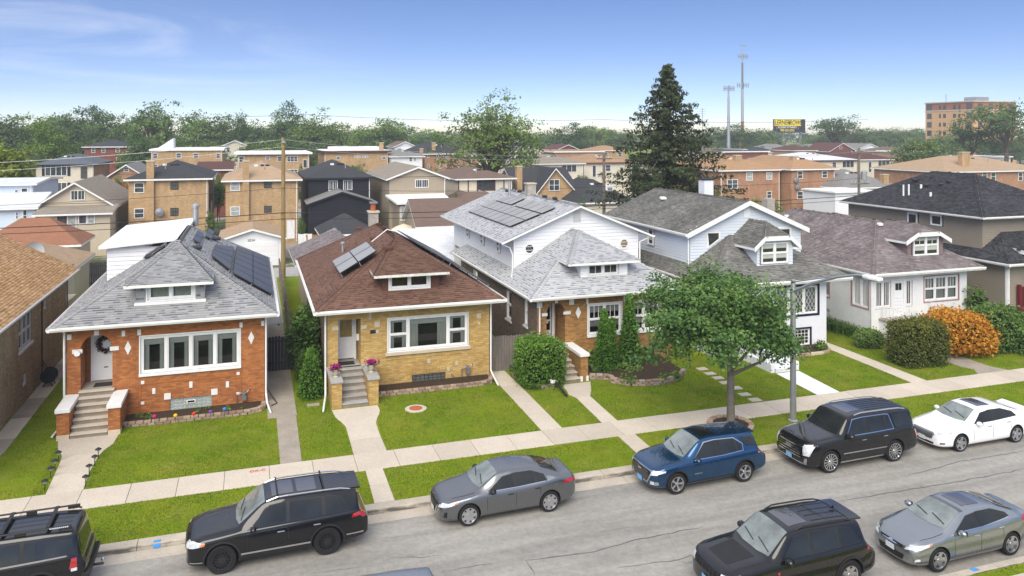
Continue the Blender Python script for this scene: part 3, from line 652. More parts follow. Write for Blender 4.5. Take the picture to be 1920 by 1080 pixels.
brick('brick_chimney', (.55, .52, .46), (.42, .38, .32), (.45, .42, .37), .2, .08, 0, .3)
brick('brick_red', (.25, .07, .045), (.18, .05, .035), (.22, .12, .09), .22, .075, 0, .2)
brick('brick_salmon', (.50, .28, .165), (.38, .195, .105), (.40, .26, .17), .24, .085, 0, .26)
brick('brick_sand', (.57, .385, .205), (.45, .285, .135), (.44, .31, .18), .24, .085, 0, .24)
pm('stucco_white', (.70, .71, .70), .9, .10, 1.1, .2, fine=26, bmp=.35)
pm('pink_trim', (.40, .20, .21), .6, .08, 3)
pm('navy_trim', (.012, .012, .035), .5, .1, 3)
pm('glass_block', (.30, .34, .30), .15, .3, 2, .7, coat=.6)
pm('glass_block_dark', (.10, .105, .095), .15, .3, 2, .7, coat=.6)
pm('siding_bluegrey', (.60, .645, .70), .5, .03, 1, .35)
pm('siding_taupe', (.26, .225, .175), .55, .05, 1, .3)
pm('siding_beige', (.50, .43, .32), .55, .05, 1, .3)
pm('red_deck', (.13, .012, .016), .6, .15, 2)
pm('sealed_pane', (.03, .035, .035), .06, .4, 2, .6); pm('step_riser', (.25, .21, .165), .9, .2, 3, .2); pm('door_white', (.74, .75, .76), .4, .04, 2, .4)
# ================================================================ the row of bungalows
def hip_front(el, er, y0, ze, k, yb, ridge_back=True):
    """three slopes of a roof hipped at the front, gabled or hipped at the back; returns slopes, hips, apex"""
    xm = (el+er)/2; hs = (er-el)/2; za = ze+k*hs; A = (xm, y0+hs, za); B = (xm, yb-hs, za)
    sl = [[(el,y0,ze),(er,y0,ze),A], [(el,yb,ze),(el,y0,ze),A,B], [(er,y0,ze),(er,yb,ze),B,A], [(er,yb,ze),(el,yb,ze),B]]
    hp = [((el,y0,ze),A,0,1), ((er,y0,ze),A,0,2), (A,B,1,2), ((el,yb,ze),B,1,3), ((er,yb,ze),B,2,3)]
    return sl, hp, A
def tent_dormer(parent, A, ze, k, y0, x0, x1, yf, zev, mat, yeave, fascia='gutter_white'):
    """dormer roof: front and side slopes running up to the main hip apex A"""
    yb = y0+(zev-ze)/k+.05; ap = (A[0], A[1]+.12, A[2]+.06)
    L, Rr, LB, RB = (x0,yeave,zev), (x1,yeave,zev), (x0+.05,yb,zev+.03), (x1-.05,yb,zev+.03)
    sl = [[L, Rr, ap], [LB, L, ap], [Rr, RB, ap]]
    return roof(parent, sl, mat, [(L, ap, 0, 1), (Rr, ap, 0, 2)], th=.13, name='dormer_roof', fascia=fascia)
def house_body(parent, x0, x1, y0, y1, z1, mats, fh=(), lh=(), rh=(), front_parts=None, z0=0):
    m = MB()
    panel(m, FF(y0), x0, x1, z0, z1, fh); m.cur = 1
    panel(m, FL(x0), y0, y1, z0, z1, lh); panel(m, FR(x1), y0, y1, z0, z1, rh); m.quad((x0,y1,z0),(x1,y1,z0),(x1,y1,z1),(x0,y1,z1))
    return m.build('wall', mats, parent)
# ---------------------------------------------------------------- orange brick bungalow
h = thing('brick_bungalow', 'orange brick bungalow with grey shingle roof, arched entry and solar panels', 'house', (-3.4, 36.4, 0))
YW = 36.4; x0, x1 = -7.29, .52
wins = [(-4.51, -.52, 1.82, 3.40)]; bw = (-3.36, -1.67, .09, .64); arch = (-6.77, -5.58)
house_body(h, x0, x1, YW, 51.0, 4.06, ['brick_orange', 'brick_orange'], wins+[bw, (arch[0], arch[1], 1.36, 3.66)], rh=[(40.2,41.2,1.9,3.3),(44.5,45.6,1.9,3.3)])
m = MB(); arch_fill(m, FF(YW), -6.175, .595, 3.02, 3.66, 1.15, rz=.62)
m.box(-6.771, -6.768, YW+.12, YW+1.2, 1.36, 3.7); m.box(-5.582, -5.579, YW+.12, YW+1.2, 1.36, 3.7); m.box(-6.77, -5.58, YW+1.2, YW+1.22, 1.36, 3.7); m.build('porch_wall', 'brick_orange', h)
m = MB()
for k in range(13):     # arch ring of soldier bricks
    a0, a1 = math.pi*k/13+.02, math.pi*(k+1)/13-.02
    P = [(-6.175-math.cos(a)*r*(.595/.595), 3.02+math.sin(a)*r*1.04) for a, r in ((a0,.60),(a1,.60),(a1,.80),(a0,.80))]; m.ext([(x, YW-.02, z) for x, z in P], (0, .02, 0))
m.build('arch_ring', 'orange_brick_trim', h)
MB().box(-6.77, -5.58, YW, YW+1.2, 1.2, 1.37).build('porch_floor', 'concrete_old', h)
MB().box(-6.35, -5.65, YW+.25, YW+.8, 1.372, 1.39).build('door_mat', 'black_rubber', h)
d = MB().box(-6.52, -5.56, YW+1.12, YW+1.19, 1.40, 3.5).build('door', 'door_white', h)
m = MB(); m.box(-6.58, -6.52, YW+1.08, YW+1.2, 1.38, 3.56); m.box(-6.52, -5.58, YW+1.08, YW+1.2, 3.5, 3.56); m.build('door_frame', 'white_paint', d)
MB().lathe([(.01, 0), (.17, 0), (.17, .02), (.01, .02)], (0, 0, 0), 20, 'y').build('door_oval', 'dark_glass', d)
o = d.children[-1]; o.data.transform(Matrix.Translation((-5.98+3.4, YW+1.09-36.4, 2.62))@Matrix.Diagonal((1, 1, 2.3, 1)))
MB().box(-6.08, -5.92, YW+1.105, YW+1.118, 1.93, 1.97).build('mail_slot', 'black_metal', d)
wr = thing('wreath', 'dark twig wreath hanging on the white door of the orange house', 'wreath', (-5.98, YW+1.0, 2.95))
P = []; 
for k in range(500):
    a = random.uniform(0, 6.283); r = .30+random.gauss(0, .055); P.append((-5.98+math.cos(a)*r, YW+1.02+random.gauss(0, .03), 2.98+math.sin(a)*r))
attr_mat('twig', [(0, (.03, .015, .012)), (.6, (.10, .055, .045)), (1, (.22, .15, .13))]); leafmesh('twigs', P, .055, 'twig', wr)
window(h, FF(YW), -4.51, -.52, 1.82, 3.40, (1,1,1,1), fw=.09, casing=.05, curtain='sides', sill=.06)
glass_blocks(h, FF(YW), *bw, 9, 4)
stones(h, YW, [(130,632,.16,.22,'r'),(181,624,.18,.2,'r'),(231.5,625,.13,.24,'r'),(261,623,.14,.24,'r'),(452,609,.13,.23,'r'),(492.5,606,.13,.22,'r'),(145,659,.38,.17,'r'),(214.5,653,.34,.17,'r'),(240,652,.26,.6,'d'),(471,633,.26,.58,'d'),
               (267.5,717,.13,.13,'r'),(288.5,733,.12,.24,'r'),(358,721,.13,.26,'r'),(426.5,720.5,.13,.26,'r'),(446.5,700,.13,.12,'r'),(446,738,.13,.12,'r'),(267.5,755.5,.13,.12,'r'),(314,743,.26,.26,'r'),(402,734.5,.26,.26,'r')])
m = MB(); m.box(-4.7, -.36, YW-.025, YW, 3.52, 3.60); m.box(-4.55, -.45, YW-.02, YW, 1.36, 1.42)
for xx in (-4.55, -.52): m.box(xx, xx+.06, YW-.022, YW, .3, 1.36)
m.build('brick_band', 'orange_brick_trim', h)
stp = steps(h, -6.82, -5.48, 34.55, YW+.02, 1.36, 7, 'concrete')
for a, b, lab in ((-7.28, -6.84, 0), (-5.46, -5.02, 1)):
    w = MB().box(a, b, 34.58, YW-.01, .2, 1.08).build('stoop_wall', 'brick_orange', h)
    MB().box(a-.004, b+.004, 34.56, 35.0, 0, .2).build('stoop_footing', 'limestone', w); MB().box(a-.05, b+.05, 34.5, YW-.02, 1.08, 1.24).build('cap_stone', 'white_stone', w, bevel=.015)
ZE, KK, EY = 4.15, .62, 35.8
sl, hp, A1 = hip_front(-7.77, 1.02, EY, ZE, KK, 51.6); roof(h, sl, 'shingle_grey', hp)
gutter(h, [(-7.77,EY,ZE-.02),(1.02,EY,ZE-.02)], [(0,-1,0)]); gutter(h, [(1.02,EY-.1,ZE-.02),(1.02,51.6,ZE-.02)], [(1,0,0)]); gutter(h, [(-7.77,EY-.1,ZE-.02),(-7.77,51.6,ZE-.02)], [(-1,0,0)])
MB().box(-7.6, .9, EY+.03, YW+.02, 4.0, 4.03).build('soffit', 'soffit_grey', h)
tent_dormer(h, A1, ZE, KK, EY, -5.15, -1.60, 36.67, 5.62, 'shingle_grey', 36.28)
m = MB(); panel(m, FF(36.72), -4.72, -1.98, 4.55, 5.6, [(-4.27,-2.42,4.86,5.54)], .1); panel(m, FL(-4.72), 36.72, 38.6, 4.6, 5.6); panel(m, FR(-1.98), 36.72, 38.6, 4.6, 5.6); m.build('dormer_wall', 'soffit_grey', h)
V, Fc, Rr = [], [], []
for a, b in ((-4.72,-4.36),(-2.33,-1.98)): shingle_slope(V, Fc, Rr, [(a,36.71,4.72),(b,36.71,4.72),(b,36.712,5.6),(a,36.712,5.6)], .2, .2)
me = bpy.data.meshes.new('dormer_cheek'); me.from_pydata([(a+3.4, b-36.4, c) for a, b, c in V], [], Fc); me.materials.append(MT['shingle_grey']); at = me.attributes.new('rnd', 'FLOAT', 'FACE'); at.data.foreach_set('value', np.array(Rr, dtype=np.float32)); ob = bpy.data.objects.new('dormer_cheek', me); COL.objects.link(ob); ob.parent = h; ob['kind'] = 'stuff'
window(h, FF(36.72), -4.27, -2.42, 4.86, 5.54, (1,1), fw=.08, casing=.05, curtain='full')
MB().box(-4.78, -1.92, 36.6, 36.72, 4.68, 4.80).build('dormer_sill', 'white_paint', h)
# flat-roofed white addition on the left slope
m = MB(); siding(m, FF(42.6), -6.77, -3.6, 4.5, 6.38, e=.2); siding(m, FL(-6.77), 42.6, 50.8, 4.3, 6.38, e=.2); m.quad((-6.77,42.6,4.2),(-3.5,42.6,4.2),(-3.5,42.6,6.4),(-6.77,42.6,6.4)); m.quad((-6.77,42.6,4.2),(-6.77,50.8,4.2),(-6.77,50.8,6.4),(-6.77,42.6,6.4)); m.build('addition_wall', 'white_vinyl', h)
MB().ext([(-7.1,42.25,6.38),(-3.3,42.25,6.68),(-3.3,51.2,6.74),(-7.1,51.2,6.42)], (0,0,.16)).build('addition_roof', 'white_paint', h, bevel=.02)
MB().tube([(-5.3,45,6.5),(-5.3,45,7.0)], .06, 8).build('vent_pipe', 'white_paint', h)
# solar: two columns low on the right slope, a few strips near the ridge
def rs(x, y, lift=0): return (x, y, ZE+KK*(1.02-x)+lift)
solar(h, [rs(.86,38.7), rs(.86,50.4), rs(-.95,48.0), rs(-.95,38.9)], 6, 2)
solar(h, [rs(-1.05,39.2), rs(-1.05,47.2), rs(-1.95,44.4), rs(-1.95,40.5)], 4, 1)
def ls(x, y): return (x, y, ZE+KK*(x+7.77))
solar(h, [ls(-4.9,41.1), ls(-3.9,41.0), ls(-3.95,42.3), ls(-4.9,42.3)], 1, 2)
solar(h, [rs(-2.6,42.2), rs(-2.6,46), rs(-2.9,46), rs(-2.9,42.2)], 2, 1); solar(h, [rs(-2.2,45.5), rs(-2.2,49), rs(-2.5,49), rs(-2.5,45.5)], 2, 1)
vents(h, [(-2.55,41.0,6.42),(-1.9,46.6,6.1),(-4.6,40.6,6.15)])
MB().lathe([(.16,6.5),(.16,7.6),(.22,7.62),(.22,7.75),(.1,7.85)], (-3.2,50,0), 12).build('flue', 'galvanised', h)
downspout(h, [(.6,YW-.4,4.0),(.58,YW-.08,3.8),(.58,YW-.08,.5),(.62,35.9,.2),(.75,34.95,.08)]); downspout(h, [(-7.35,YW-.4,4.0),(-7.36,YW-.08,3.8),(-7.36,YW-.08,.35),(-7.4,35.6,.15),(-7.5,34.9,.07)])
meter(-.35, YW-.12, h)
MB().tube([(-6.87,36.3,2.95),(-6.87,36.2,2.95)], .12, 8).build('lamp', 'white_paint', h)
# ---------------------------------------------------------------- yellow brick bungalow
h = thing('brick_bungalow', 'yellow brick bungalow with brown shingle roof and two solar panels', 'house', (7.2, 36.9, 0))
YW = 36.9; x0, x1 = 3.29, 11.12; bw = (7.26, 8.91, -.03, .47)
house_body(h, x0, x1, YW, 51.0, 3.9, ['brick_yellow', 'brick_brown'], [(6.11,10.02,1.68,3.26), bw, (3.78,4.83,1.15,3.36)], lh=[(37.9,38.5,1.8,3.2),(38.8,39.4,1.8,3.2)])
m = MB(); m.box(3.77,3.78,YW+.12,YW+1.3,1.15,3.4); m.box(4.83,4.84,YW+.12,YW+1.3,1.15,3.4); m.box(3.78,4.83,YW+1.3,YW+1.32,1.15,3.4); m.box(3.78,4.83,YW+.1,YW+1.3,3.36,3.4); m.build('porch_wall', 'brick_yellow', h)
MB().box(3.78,4.83,YW,YW+1.3,.9,1.15).build('porch_floor', 'concrete_grey', h)
MB().box(3.9,4.6,YW+.3,YW+.85,1.152,1.17).build('door_mat', 'black_rubber', h)
d = MB().box(3.90,4.66,YW+1.2,YW+1.27,1.22,3.3).build('door', 'door_white', h)
m = MB(); m.box(3.80,3.90,YW+1.16,YW+1.29,1.16,3.36); m.box(4.66,4.76,YW+1.16,YW+1.29,1.16,3.36); m.box(3.9,4.66,YW+1.16,YW+1.29,3.3,3.36); m.build('door_frame', 'white_paint', d)
MB().box(4.0,4.56,YW+1.185,YW+1.199,2.25,3.2).build('door_glass', 'door_amber', d) if 'door_amber' in MT else None
for q in ((3.98,4.26),(4.30,4.58)): MB().box(*q,YW+1.185,YW+1.199,1.35,1.95).build('door_panel', 'white_vinyl', d, bevel=.01)
MB().box(4.7,4.82,YW+.55,YW+.65,2.2,2.5).build('mailbox', 'white_paint', h)
pm('amber_glass', (.26, .19, .06), .2, .3, 6, .5); MB().box(4.0,4.56,YW+1.18,YW+1.199,2.25,3.2).build('door_glass', 'amber_glass', d)
window(h, FF(YW), 6.11, 10.02, 1.68, 3.26, (.24,.54,.24), dh=[True,False,True], fw=.09, casing=.04, curtain='sides')
MB().box(5.98,10.15,YW-.09,YW,1.5,1.64).build('stone_sill', 'limestone', h)
glass_blocks(h, FF(YW), *bw, 8, 4, 'solar_frame', False, 'glass_block_dark')
stones(h, YW, [(628.5,616,.3,.16,'r'),(682,613,.28,.16,'r'),(707,608,.25,.28,'r'),(707,621.5,.13,.16,'r'),(898,592,.22,.24,'r'),(898,605.5,.12,.14,'r'),(694,592,.12,.3,'r'),(804,677,.13,.2,'r'),(840.5,691.5,.15,.2,'r'),(856,681,.14,.2,'r'),(886,610,.01,.01,'r')], 'limestone')
MB().box(5.27,5.55,YW-.03,YW,2.62,2.78).build('house_number_plate', 'black_metal', h)
m = MB()
for i in range(24): m.box(6.0+i*.17, 6.15+i*.17, YW-.022, YW, 3.36, 3.58)
for i in range(14): m.box(7.0+i*.16, 7.14+i*.16, YW-.02, YW, .52, .74)
m.box(5.95,6.03,YW-.02,YW,.25,1.3); m.box(10.15,10.23,YW-.02,YW,.25,1.3); m.box(5.95,10.23,YW-.021,YW,1.3,1.38); m.build('brick_band', 'brick_yellow', h)
steps(h, 3.74, 4.88, 34.7, YW+.02, 1.14, 6, 'concrete_grey')
for a, b in ((3.29,3.73),(4.89,5.33)):
    w = MB().box(a,b,34.72,36.88,0,1.12).build('stoop_wall', 'brick_yellow', h); MB().box(a-.05,b+.05,34.65,36.87,1.12,1.24).build('cap_stone', 'concrete_grey', w, bevel=.015)
ZE, KK, EY = 3.97, .585, 36.2
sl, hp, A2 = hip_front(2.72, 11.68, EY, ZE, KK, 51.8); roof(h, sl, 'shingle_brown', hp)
gutter(h, [(2.72,EY,ZE-.02),(11.68,EY,ZE-.02)], [(0,-1,0)], r=.15); gutter(h, [(11.68,EY-.1,ZE-.02),(11.68,51.6,ZE-.02)], [(1,0,0)]); gutter(h, [(2.72,EY-.1,ZE-.02),(2.72,51.6,ZE-.02)], [(-1,0,0)])
MB().box(2.9,11.5,EY+.03,YW+.02,3.82,3.86).build('soffit', 'soffit_grey', h)
tent_dormer(h, A2, ZE, KK, EY, 5.42, 9.06, 37.12, 5.36, 'shingle_brown', 36.68, 'old_board')if 0 else None
pm('peeling_paint', (.62, .60, .56), .8, .3, 3.5, .2, fine=12)
tent_dormer(h, A2, ZE, KK, EY, 5.42, 9.06, 37.12, 5.36, 'shingle_brown', 36.68, 'peeling_paint')
m = MB(); panel(m, FF(37.16), 5.85, 8.65, 4.4, 5.36, [(6.24,8.15,4.6,5.24)], .1); panel(m, FL(5.85), 37.16, 38.7, 4.4, 5.36); panel(m, FR(8.65), 37.16, 38.7, 4.4, 5.36); pm('brown_board', (.10, .045, .03), .85, .2, 3); m.build('dormer_wall', 'brown_board', h)
window(h, FF(37.16), 6.24, 8.15, 4.6, 5.24, (1,1), fw=.07, casing=.07)
def ls2(x, y): return (x, y, ZE+KK*(x-2.72))
solar(h, [(4.2,42.9,4.93+.0),(4.2,39.0,4.93),(6.0,38.95,5.98),(6.0,42.4,5.98)], 2, 2, lift=.22, cell='solar_cell_sky_sheen')
solar(h, [(11.6,38.6,4.02),(11.6,51,4.02),(8.4,48,5.9),(8.4,42,5.9)], 6, 2, lift=.16)
for (px, py, y) in ((672,431,0),(700,449.5,0),(727,468.5,0)):
    r = ray(px, py); t = (ZE-KK*2.72-CAMH)/(r.z-KK*r.x); vents(h, [(r.x*t, r.y*t, CAMH+r.z*t+.05)], 'brown_board', .2)
MB().tube([ls2(4.9,45.2),(4.9,45.2,5.75)], .07, 8).build('vent_pipe', 'galvanised', h); MB().lathe([(.03,5.7),(.13,5.72),(.13,5.8),(.03,5.86)], (4.9,45.2,0), 10).build('vent_cap', 'galvanised', h)
MB().tube([(6.1,42.2,6.2),(7.0,42.6,6.78),(7.4,42.3,6.7)], .03, 6).build('conduit', 'white_paint', h)
c = MB().box(6.75,7.3,47.6,48.2,5.9,7.2).build('chimney', 'brick_chimney', h); MB().box(6.68,7.37,47.53,48.27,7.2,7.3).build('chimney_crown', 'limestone', c); pm('terracotta', (.40, .12, .05), .8, .1, 3); MB().lathe([(.16,7.3),(.16,7.75)], (7.02,47.9,0), 12).build('flue_pot', 'terracotta', c); MB().box(6.8,7.25,47.67,48.13,7.75,7.84).build('flue_cap', 'metal_grey', c)
downspout(h, [(3.2,YW-.45,3.8),(3.2,YW-.1,3.6),(3.2,YW-.1,1.1),(3.1,35.6,.35),(2.9,34.4,.07)]); downspout(h, [(11.2,YW-.45,3.8),(11.18,YW-.09,3.6),(11.18,YW-.09,.35),(11.15,36.2,.2),(11.1,35.35,.07)])
meter(10.0, YW-.12, h); MB().tube([(9.2,YW,.35),(9.2,YW-.1,.35),(9.3,YW-.12,.18)], .03, 6).build('hose_tap', 'metal_grey', h)
# rear wing with a faded grey roof
MB().box(3.3,7,51.6,60.5,0,3.2).build('rear_wing_wall', 'siding_beige', h)
roof(h, [[(2.6,60.9,3.3),(2.6,51.5,3.6),(6.0,51.0,5.1),(6.0,60.9,4.8)]], 'shingle_mauve', name='rear_wing_roof')
# ---------------------------------------------------------------- tan brick bungalow with white second storey
h = thing('brick_bungalow', 'tan brick bungalow with pale grey shingles and white sided second storey', 'house', (17.5, 36.9, 0))
YW = 36.9; x0, x1 = 13.65, 21.35
house_body(h, x0, x1, YW, 52, 3.85, ['brick_tan', 'brick_brown'], [(16.45,18.35,1.62,3.2),(18.75,20.6,1.62,3.2),(14.15,15.18,1.15,3.46)], lh=[(41.05,41.95,1.6,3.23),(38.35,38.86,1.95,3.35),(47.9,49.0,1.9,3.2)])
m = MB(); arch_fill(m, FF(YW), 14.665, .515, 2.85, 3.46, 1.2, rz=.58)
m.box(14.14,14.15,YW+.12,YW+1.3,1.1,3.5); m.box(15.18,15.19,YW+.12,YW+1.3,1.1,3.5); m.box(14.15,15.18,YW+1.3,YW+1.32,1.1,3.5); m.build('porch_wall', 'brick_tan', h)
MB().box(14.15,15.18,YW,YW+1.3,.9,1.16).build('porch_floor', 'concrete_old', h)
d = MB().box(14.2,14.86,YW+1.2,YW+1.27,1.2,3.4).build('door', 'white_paint', h); MB().box(14.27,14.8,YW+1.185,YW+1.199,2.3,3.3).build('door_glass', 'dark_void', d); MB().box(14.27,14.8,YW+1.185,YW+1.199,1.75,2.2).build('door_glass', 'dark_void', d)
MB().box(14.9,15.05,YW+1.15,YW+1.26,1.2,3.45).build('door_frame', 'white_paint', d); MB().box(14.5,14.7,YW+1.17,YW+1.184,2.1,2.22).build('notice', 'white_paint', d)
for a, b in ((16.45,18.35),(18.75,20.6)): window(h, FF(YW), a, b, 1.62, 3.2, (1,1), dh=True, grid=3, fw=.08, casing=.05, sill=.06, curtain='half')
window(h, FL(x0), 41.05, 41.95, 1.6, 3.23, dh=True, sill=.08); window(h, FL(x0), 38.35, 38.86, 1.95, 3.35, dh=True, sill=.08); window(h, FL(x0), 47.9, 49.0, 1.9, 3.2, dh=True, sill=.08)
stones(h, YW, [(1011.5,572,.28,.28,'r'),(1071.5,566,.26,.28,'r'),(1043,564,.14,.24,'r'),(1101,564,.12,.28,'r'),(1021,590,.3,.15,'r'),(1063,586.5,.4,.15,'r'),(1084,586,.3,.62,'d'),(1173,560,.26,.28,'r')])
steps(h, 14.0, 15.1, 34.75, YW+.02, 1.15, 6, 'concrete')
w = MB().box(15.12,15.52,34.8,36.88,.25,1.2).build('stoop_wall', 'brick_tan', h); MB().box(15.07,15.57,34.72,36.88,1.2,1.36).build('cap_stone', 'white_stone', w, bevel=.015)
for a in (15.11,15.42): MB().box(a,a+.12,34.78,34.9,0,.25).build('stoop_footing', 'white_stone', w)
MB().box(15.24,15.41,34.82,35.2,0,.25).build('stoop_base', 'brick_tan', w)
MB().box(13.6,13.98,35.0,36.88,0,1.2).build('stoop_wall', 'brick_tan', h)
ZE, KK, EY = 3.88, .6, 36.2
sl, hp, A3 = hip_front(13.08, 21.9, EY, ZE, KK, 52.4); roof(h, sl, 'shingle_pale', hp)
gutter(h, [(13.08,EY,ZE-.02),(21.9,EY,ZE-.02)], [(0,-1,0)]); gutter(h, [(13.08,EY-.1,ZE-.02),(13.08,52.4,ZE-.02)], [(-1,0,0)])
MB().box(13.2,21.8,EY+.03,YW+.02,3.74,3.78).build('soffit', 'soffit_grey', h)
tent_dormer(h, A3, ZE, KK, EY, 15.35, 19.45, 37.3, 5.36, 'shingle_pale', 36.85)
m = MB(); panel(m, FF(37.3), 16.2, 18.9, 4.4, 5.36, [(16.62,18.4,4.6,5.2)], .1); siding(m, FF(37.3), 16.2, 16.6, 4.55, 5.36, e=.15); siding(m, FF(37.3), 18.42, 18.9, 4.55, 5.36, e=.15)
m.add([(16.2,37.3,4.45),(16.2,38.7,5.36),(16.2,37.3,5.36)], [(0,1,2)]); m.add([(18.9,37.3,4.45),(18.9,38.7,5.36),(18.9,37.3,5.36)], [(0,1,2)]); m.build('dormer_wall', 'white_vinyl', h)
window(h, FF(37.3), 16.62, 18.4, 4.6, 5.2, (1,1), fw=.07, casing=.05, grid=2)
YA = 41.6; xa, xb = 14.0, 21.75; top = lambda u: 6.28+.40*(3.9-abs(u-17.87))+.0
m = MB(); m.quad((xa,YA,3.9),(xb,YA,3.9),(xb,YA,top(xb)),(17.87,YA,top(17.87)),(xa,YA,top(xa))); m.quad((xa,YA,3.9),(xa,55.3,3.9),(xa,55.3,6.3),(xa,YA,6.3)); m.quad((xb,YA,3.9),(xb,55.3,3.9),(xb,55.3,6.3),(xb,YA,6.3)); m.quad((xa,55.3,0),(xb,55.3,0),(xb,55.3,6.3),(xa,55.3,6.3))
siding(m, FF(YA), xa, xb, 4.0, 8.0, top=top, e=.2); siding(m, FL(xa), YA, 55.3, 4.0, 6.3, e=.2); siding(m, FR(xb), YA, 55.3, 4.0, 6.3, e=.2)
m.box(xa-.03, xa+.1, YA-.04, YA+.1, 4.0, 6.3); m.box(xb-.1, xb+.03, YA-.04, YA+.1, 4.0, 6.3); m.build('second_storey_wall', 'white_vinyl', h)
zr = top(17.87)+.06; zz = 6.3-.40*.75
roof(h, [[(13.2,56,zz),(13.2,41.1,zz),(17.87,41.1,zr),(17.87,56,zr)], [(22.55,41.1,zz),(22.55,56,zz),(17.87,56,zr),(17.87,41.1,zr)]], 'shingle_pale', [((17.87,41.1,zr),(17.87,56,zr),0,1)], name='upper_roof')
gutter(h, [(13.2,41.1,zz-.02),(13.2,56,zz-.02)], [(-1,0,0)], r=.1); gutter(h, [(22.55,41.1,zz-.02),(22.55,56,zz-.02)], [(1,0,0)], r=.1)
for y0, y1 in ((44.1,44.7),(47.4,48.2),(51,51.6)): window(h, FL(xa), y0, y1, 4.93, 5.66, dh=True, inset=-.03, casing=.05)
def octo(u, z, mat, nm):
    m = MB()
    for k in range(8):
        a0, a1 = math.pi*(2*k+1)/8, math.pi*(2*k+3)/8
        m.ext([(u+math.cos(a)*r, YA-.06, z+math.sin(a)*r) for a, r in ((a0,.25),(a1,.25),(a1,.34),(a0,.34))], (0,.06,0))
    w = m.build(nm, 'white_paint', h); MB().quad(*[(u+math.cos(math.pi*(2*k+1)/8)*.25, YA-.03, z+math.sin(math.pi*(2*k+1)/8)*.25) for k in range(8)]).build('pane', mat, w)
    for s in (-.08,.08): MB().box(u+s-.008,u+s+.008,YA-.045,YA-.032,z-.24,z+.24).build('glazing_bar', 'metal_grey', w)
pm('octagon_dark', (.03, .035, .035), .08, .3, 4, .7); pm('octagon_amber', (.22, .17, .09), .2, .4, 9, .6)
octo(14.91, 5.49, 'octagon_dark', 'octagonal_window'); octo(20.85, 5.52, 'octagon_amber', 'octagonal_window')
m = MB(); m.box(17.6,18.07,YA-.04,YA-.02,6.9,7.55)
for i in range(12): m.box(17.63,18.04,YA-.055,YA-.04,6.93+i*.05,6.955+i*.05)
m.build('gable_vent', 'soffit_grey', h)
def us(x, y): return (x, y, zz+.40*(x-13.2))
solar(h, [us(14.35,52.6),us(14.35,43.3),us(16.15,42.95),us(16.15,52.6)], 8, 2, lift=.1, cell='solar_cell_sky_sheen'); solar(h, [us(16.2,47.9),us(16.2,42.9),us(17.05,42.8),us(17.05,47.9)], 4, 1, lift=.1, cell='solar_cell_sky_sheen'); solar(h, [us(16.2,52.0),us(16.2,48.7),us(17.2,48.7),us(17.2,51.4)], 3, 1, lift=.1, cell='solar_cell_sky_sheen')
vents(h, [(17.4,50.5,8.02),(17.45,45.8,8.02),(17.5,44.2,8.02),(17.2,52.6,7.9)], s=.14)
c = MB().box(17.55,18.15,49.3,49.9,7.4,8.6).build('chimney', 'brick_chimney', h); MB().box(17.5,18.2,49.25,49.95,8.6,8.68).build('chimney_crown', 'limestone', c)
MB().tube([(17.0,51.5,7.6),(17.0,51.5,8.6)], .1, 8).build('flue', 'galvanised', h)
downspout(h, [(13.2,41.3,zz-.15),(13.75,41.65,5.6),(13.9,41.55,5.2),(13.9,41.55,4.35),(13.5,40.5,4.15)]); downspout(h, [(13.15,YW-.55,3.75),(13.75,YW-.1,3.5),(13.75,YW-.1,.3)]); downspout(h, [(22.5,41.3,zz-.1),(21.85,41.5,5.6),(21.85,41.5,4.3)])
# ---------------------------------------------------------------- white painted brick house with lattice windows
h = thing('brick_bungalow', 'white painted brick house with navy trimmed lattice windows and blue grey upper storey', 'house', (27.3, 36.45, 0))
YW = 36.45; x0, x1 = 23.5, 31.06
house_body(h, x0, x1, YW, 52, 3.85, ['brick_white', 'brick_white'], [(27.62,30.46,1.84,3.42),(28.6,29.94,.1,1.02),(24.9,25.9,1.3,3.4)])
m = MB(); m.box(24.89,24.9,YW+.12,YW+1.2,1.2,3.45); m.box(25.9,25.91,YW+.12,YW+1.2,1.2,3.45); m.box(24.9,25.9,YW+1.2,YW+1.22,1.2,3.45); m.build('porch_wall', 'brick_white', h)
d = MB().box(24.95,25.85,YW+1.1,YW+1.18,1.3,3.35).build('door', 'door_white', h)
window(h, FF(YW), 27.62, 30.46, 1.84, 3.42, (.9,1.05,.9), fw=.07, casing=.11, cmat='navy_trim', lattice=True, curtain='blind')
window(h, FF(YW), 28.6, 29.94, .1, 1.02, (1,), fw=.05, casing=.09, cmat='navy_trim', grid=5, zgrid=4)
steps(h, 24.95, 26.15, 32.9, 35.2, 1.25, 6, 'white_concrete', 'white_concrete'); MB().box(24.9,26.2,35.2,YW,0,1.25).build('porch_slab', 'white_concrete', h)
for a in (24.7,26.17): MB().box(a,a+.22,32.95,35.3,0,.45).build('stoop_wall', 'white_concrete', h, bevel=.02)
for xx in (24.85,26.2):
    m = MB(); m.tube([(xx,33.1,.4),(xx,33.1,1.25),(xx,35.2,2.2),(xx,36.3,2.2)], .025, 6)
    for yy, z in ((33.8,.6),(34.5,.9),(35.2,1.2)): m.tube([(xx,yy,z-.3),(xx,yy,z+.95)], .014, 5)
    m.build('handrail', 'black_metal', h)
ZE, KK, EY = 3.92, .6, 35.85
sl, hp, A4 = hip_front(23.0, 32.25, EY, ZE, KK, 52.4); roof(h, sl, 'shingle_old', hp)
gutter(h, [(23.0,EY,ZE-.02),(32.25,EY,ZE-.02)], [(0,-1,0)], r=.17); gutter(h, [(23.0,EY-.1,ZE-.02),(23.0,52.4,ZE-.02)], [(-1,0,0)])
MB().box(23.2,32.1,EY+.03,YW+.02,3.72,3.76).build('soffit', 'white_paint', h)
YA = 39.4; xa, xb = 23.98, 31.65; top = lambda u: 6.42+.41*(3.84-abs(u-27.8))
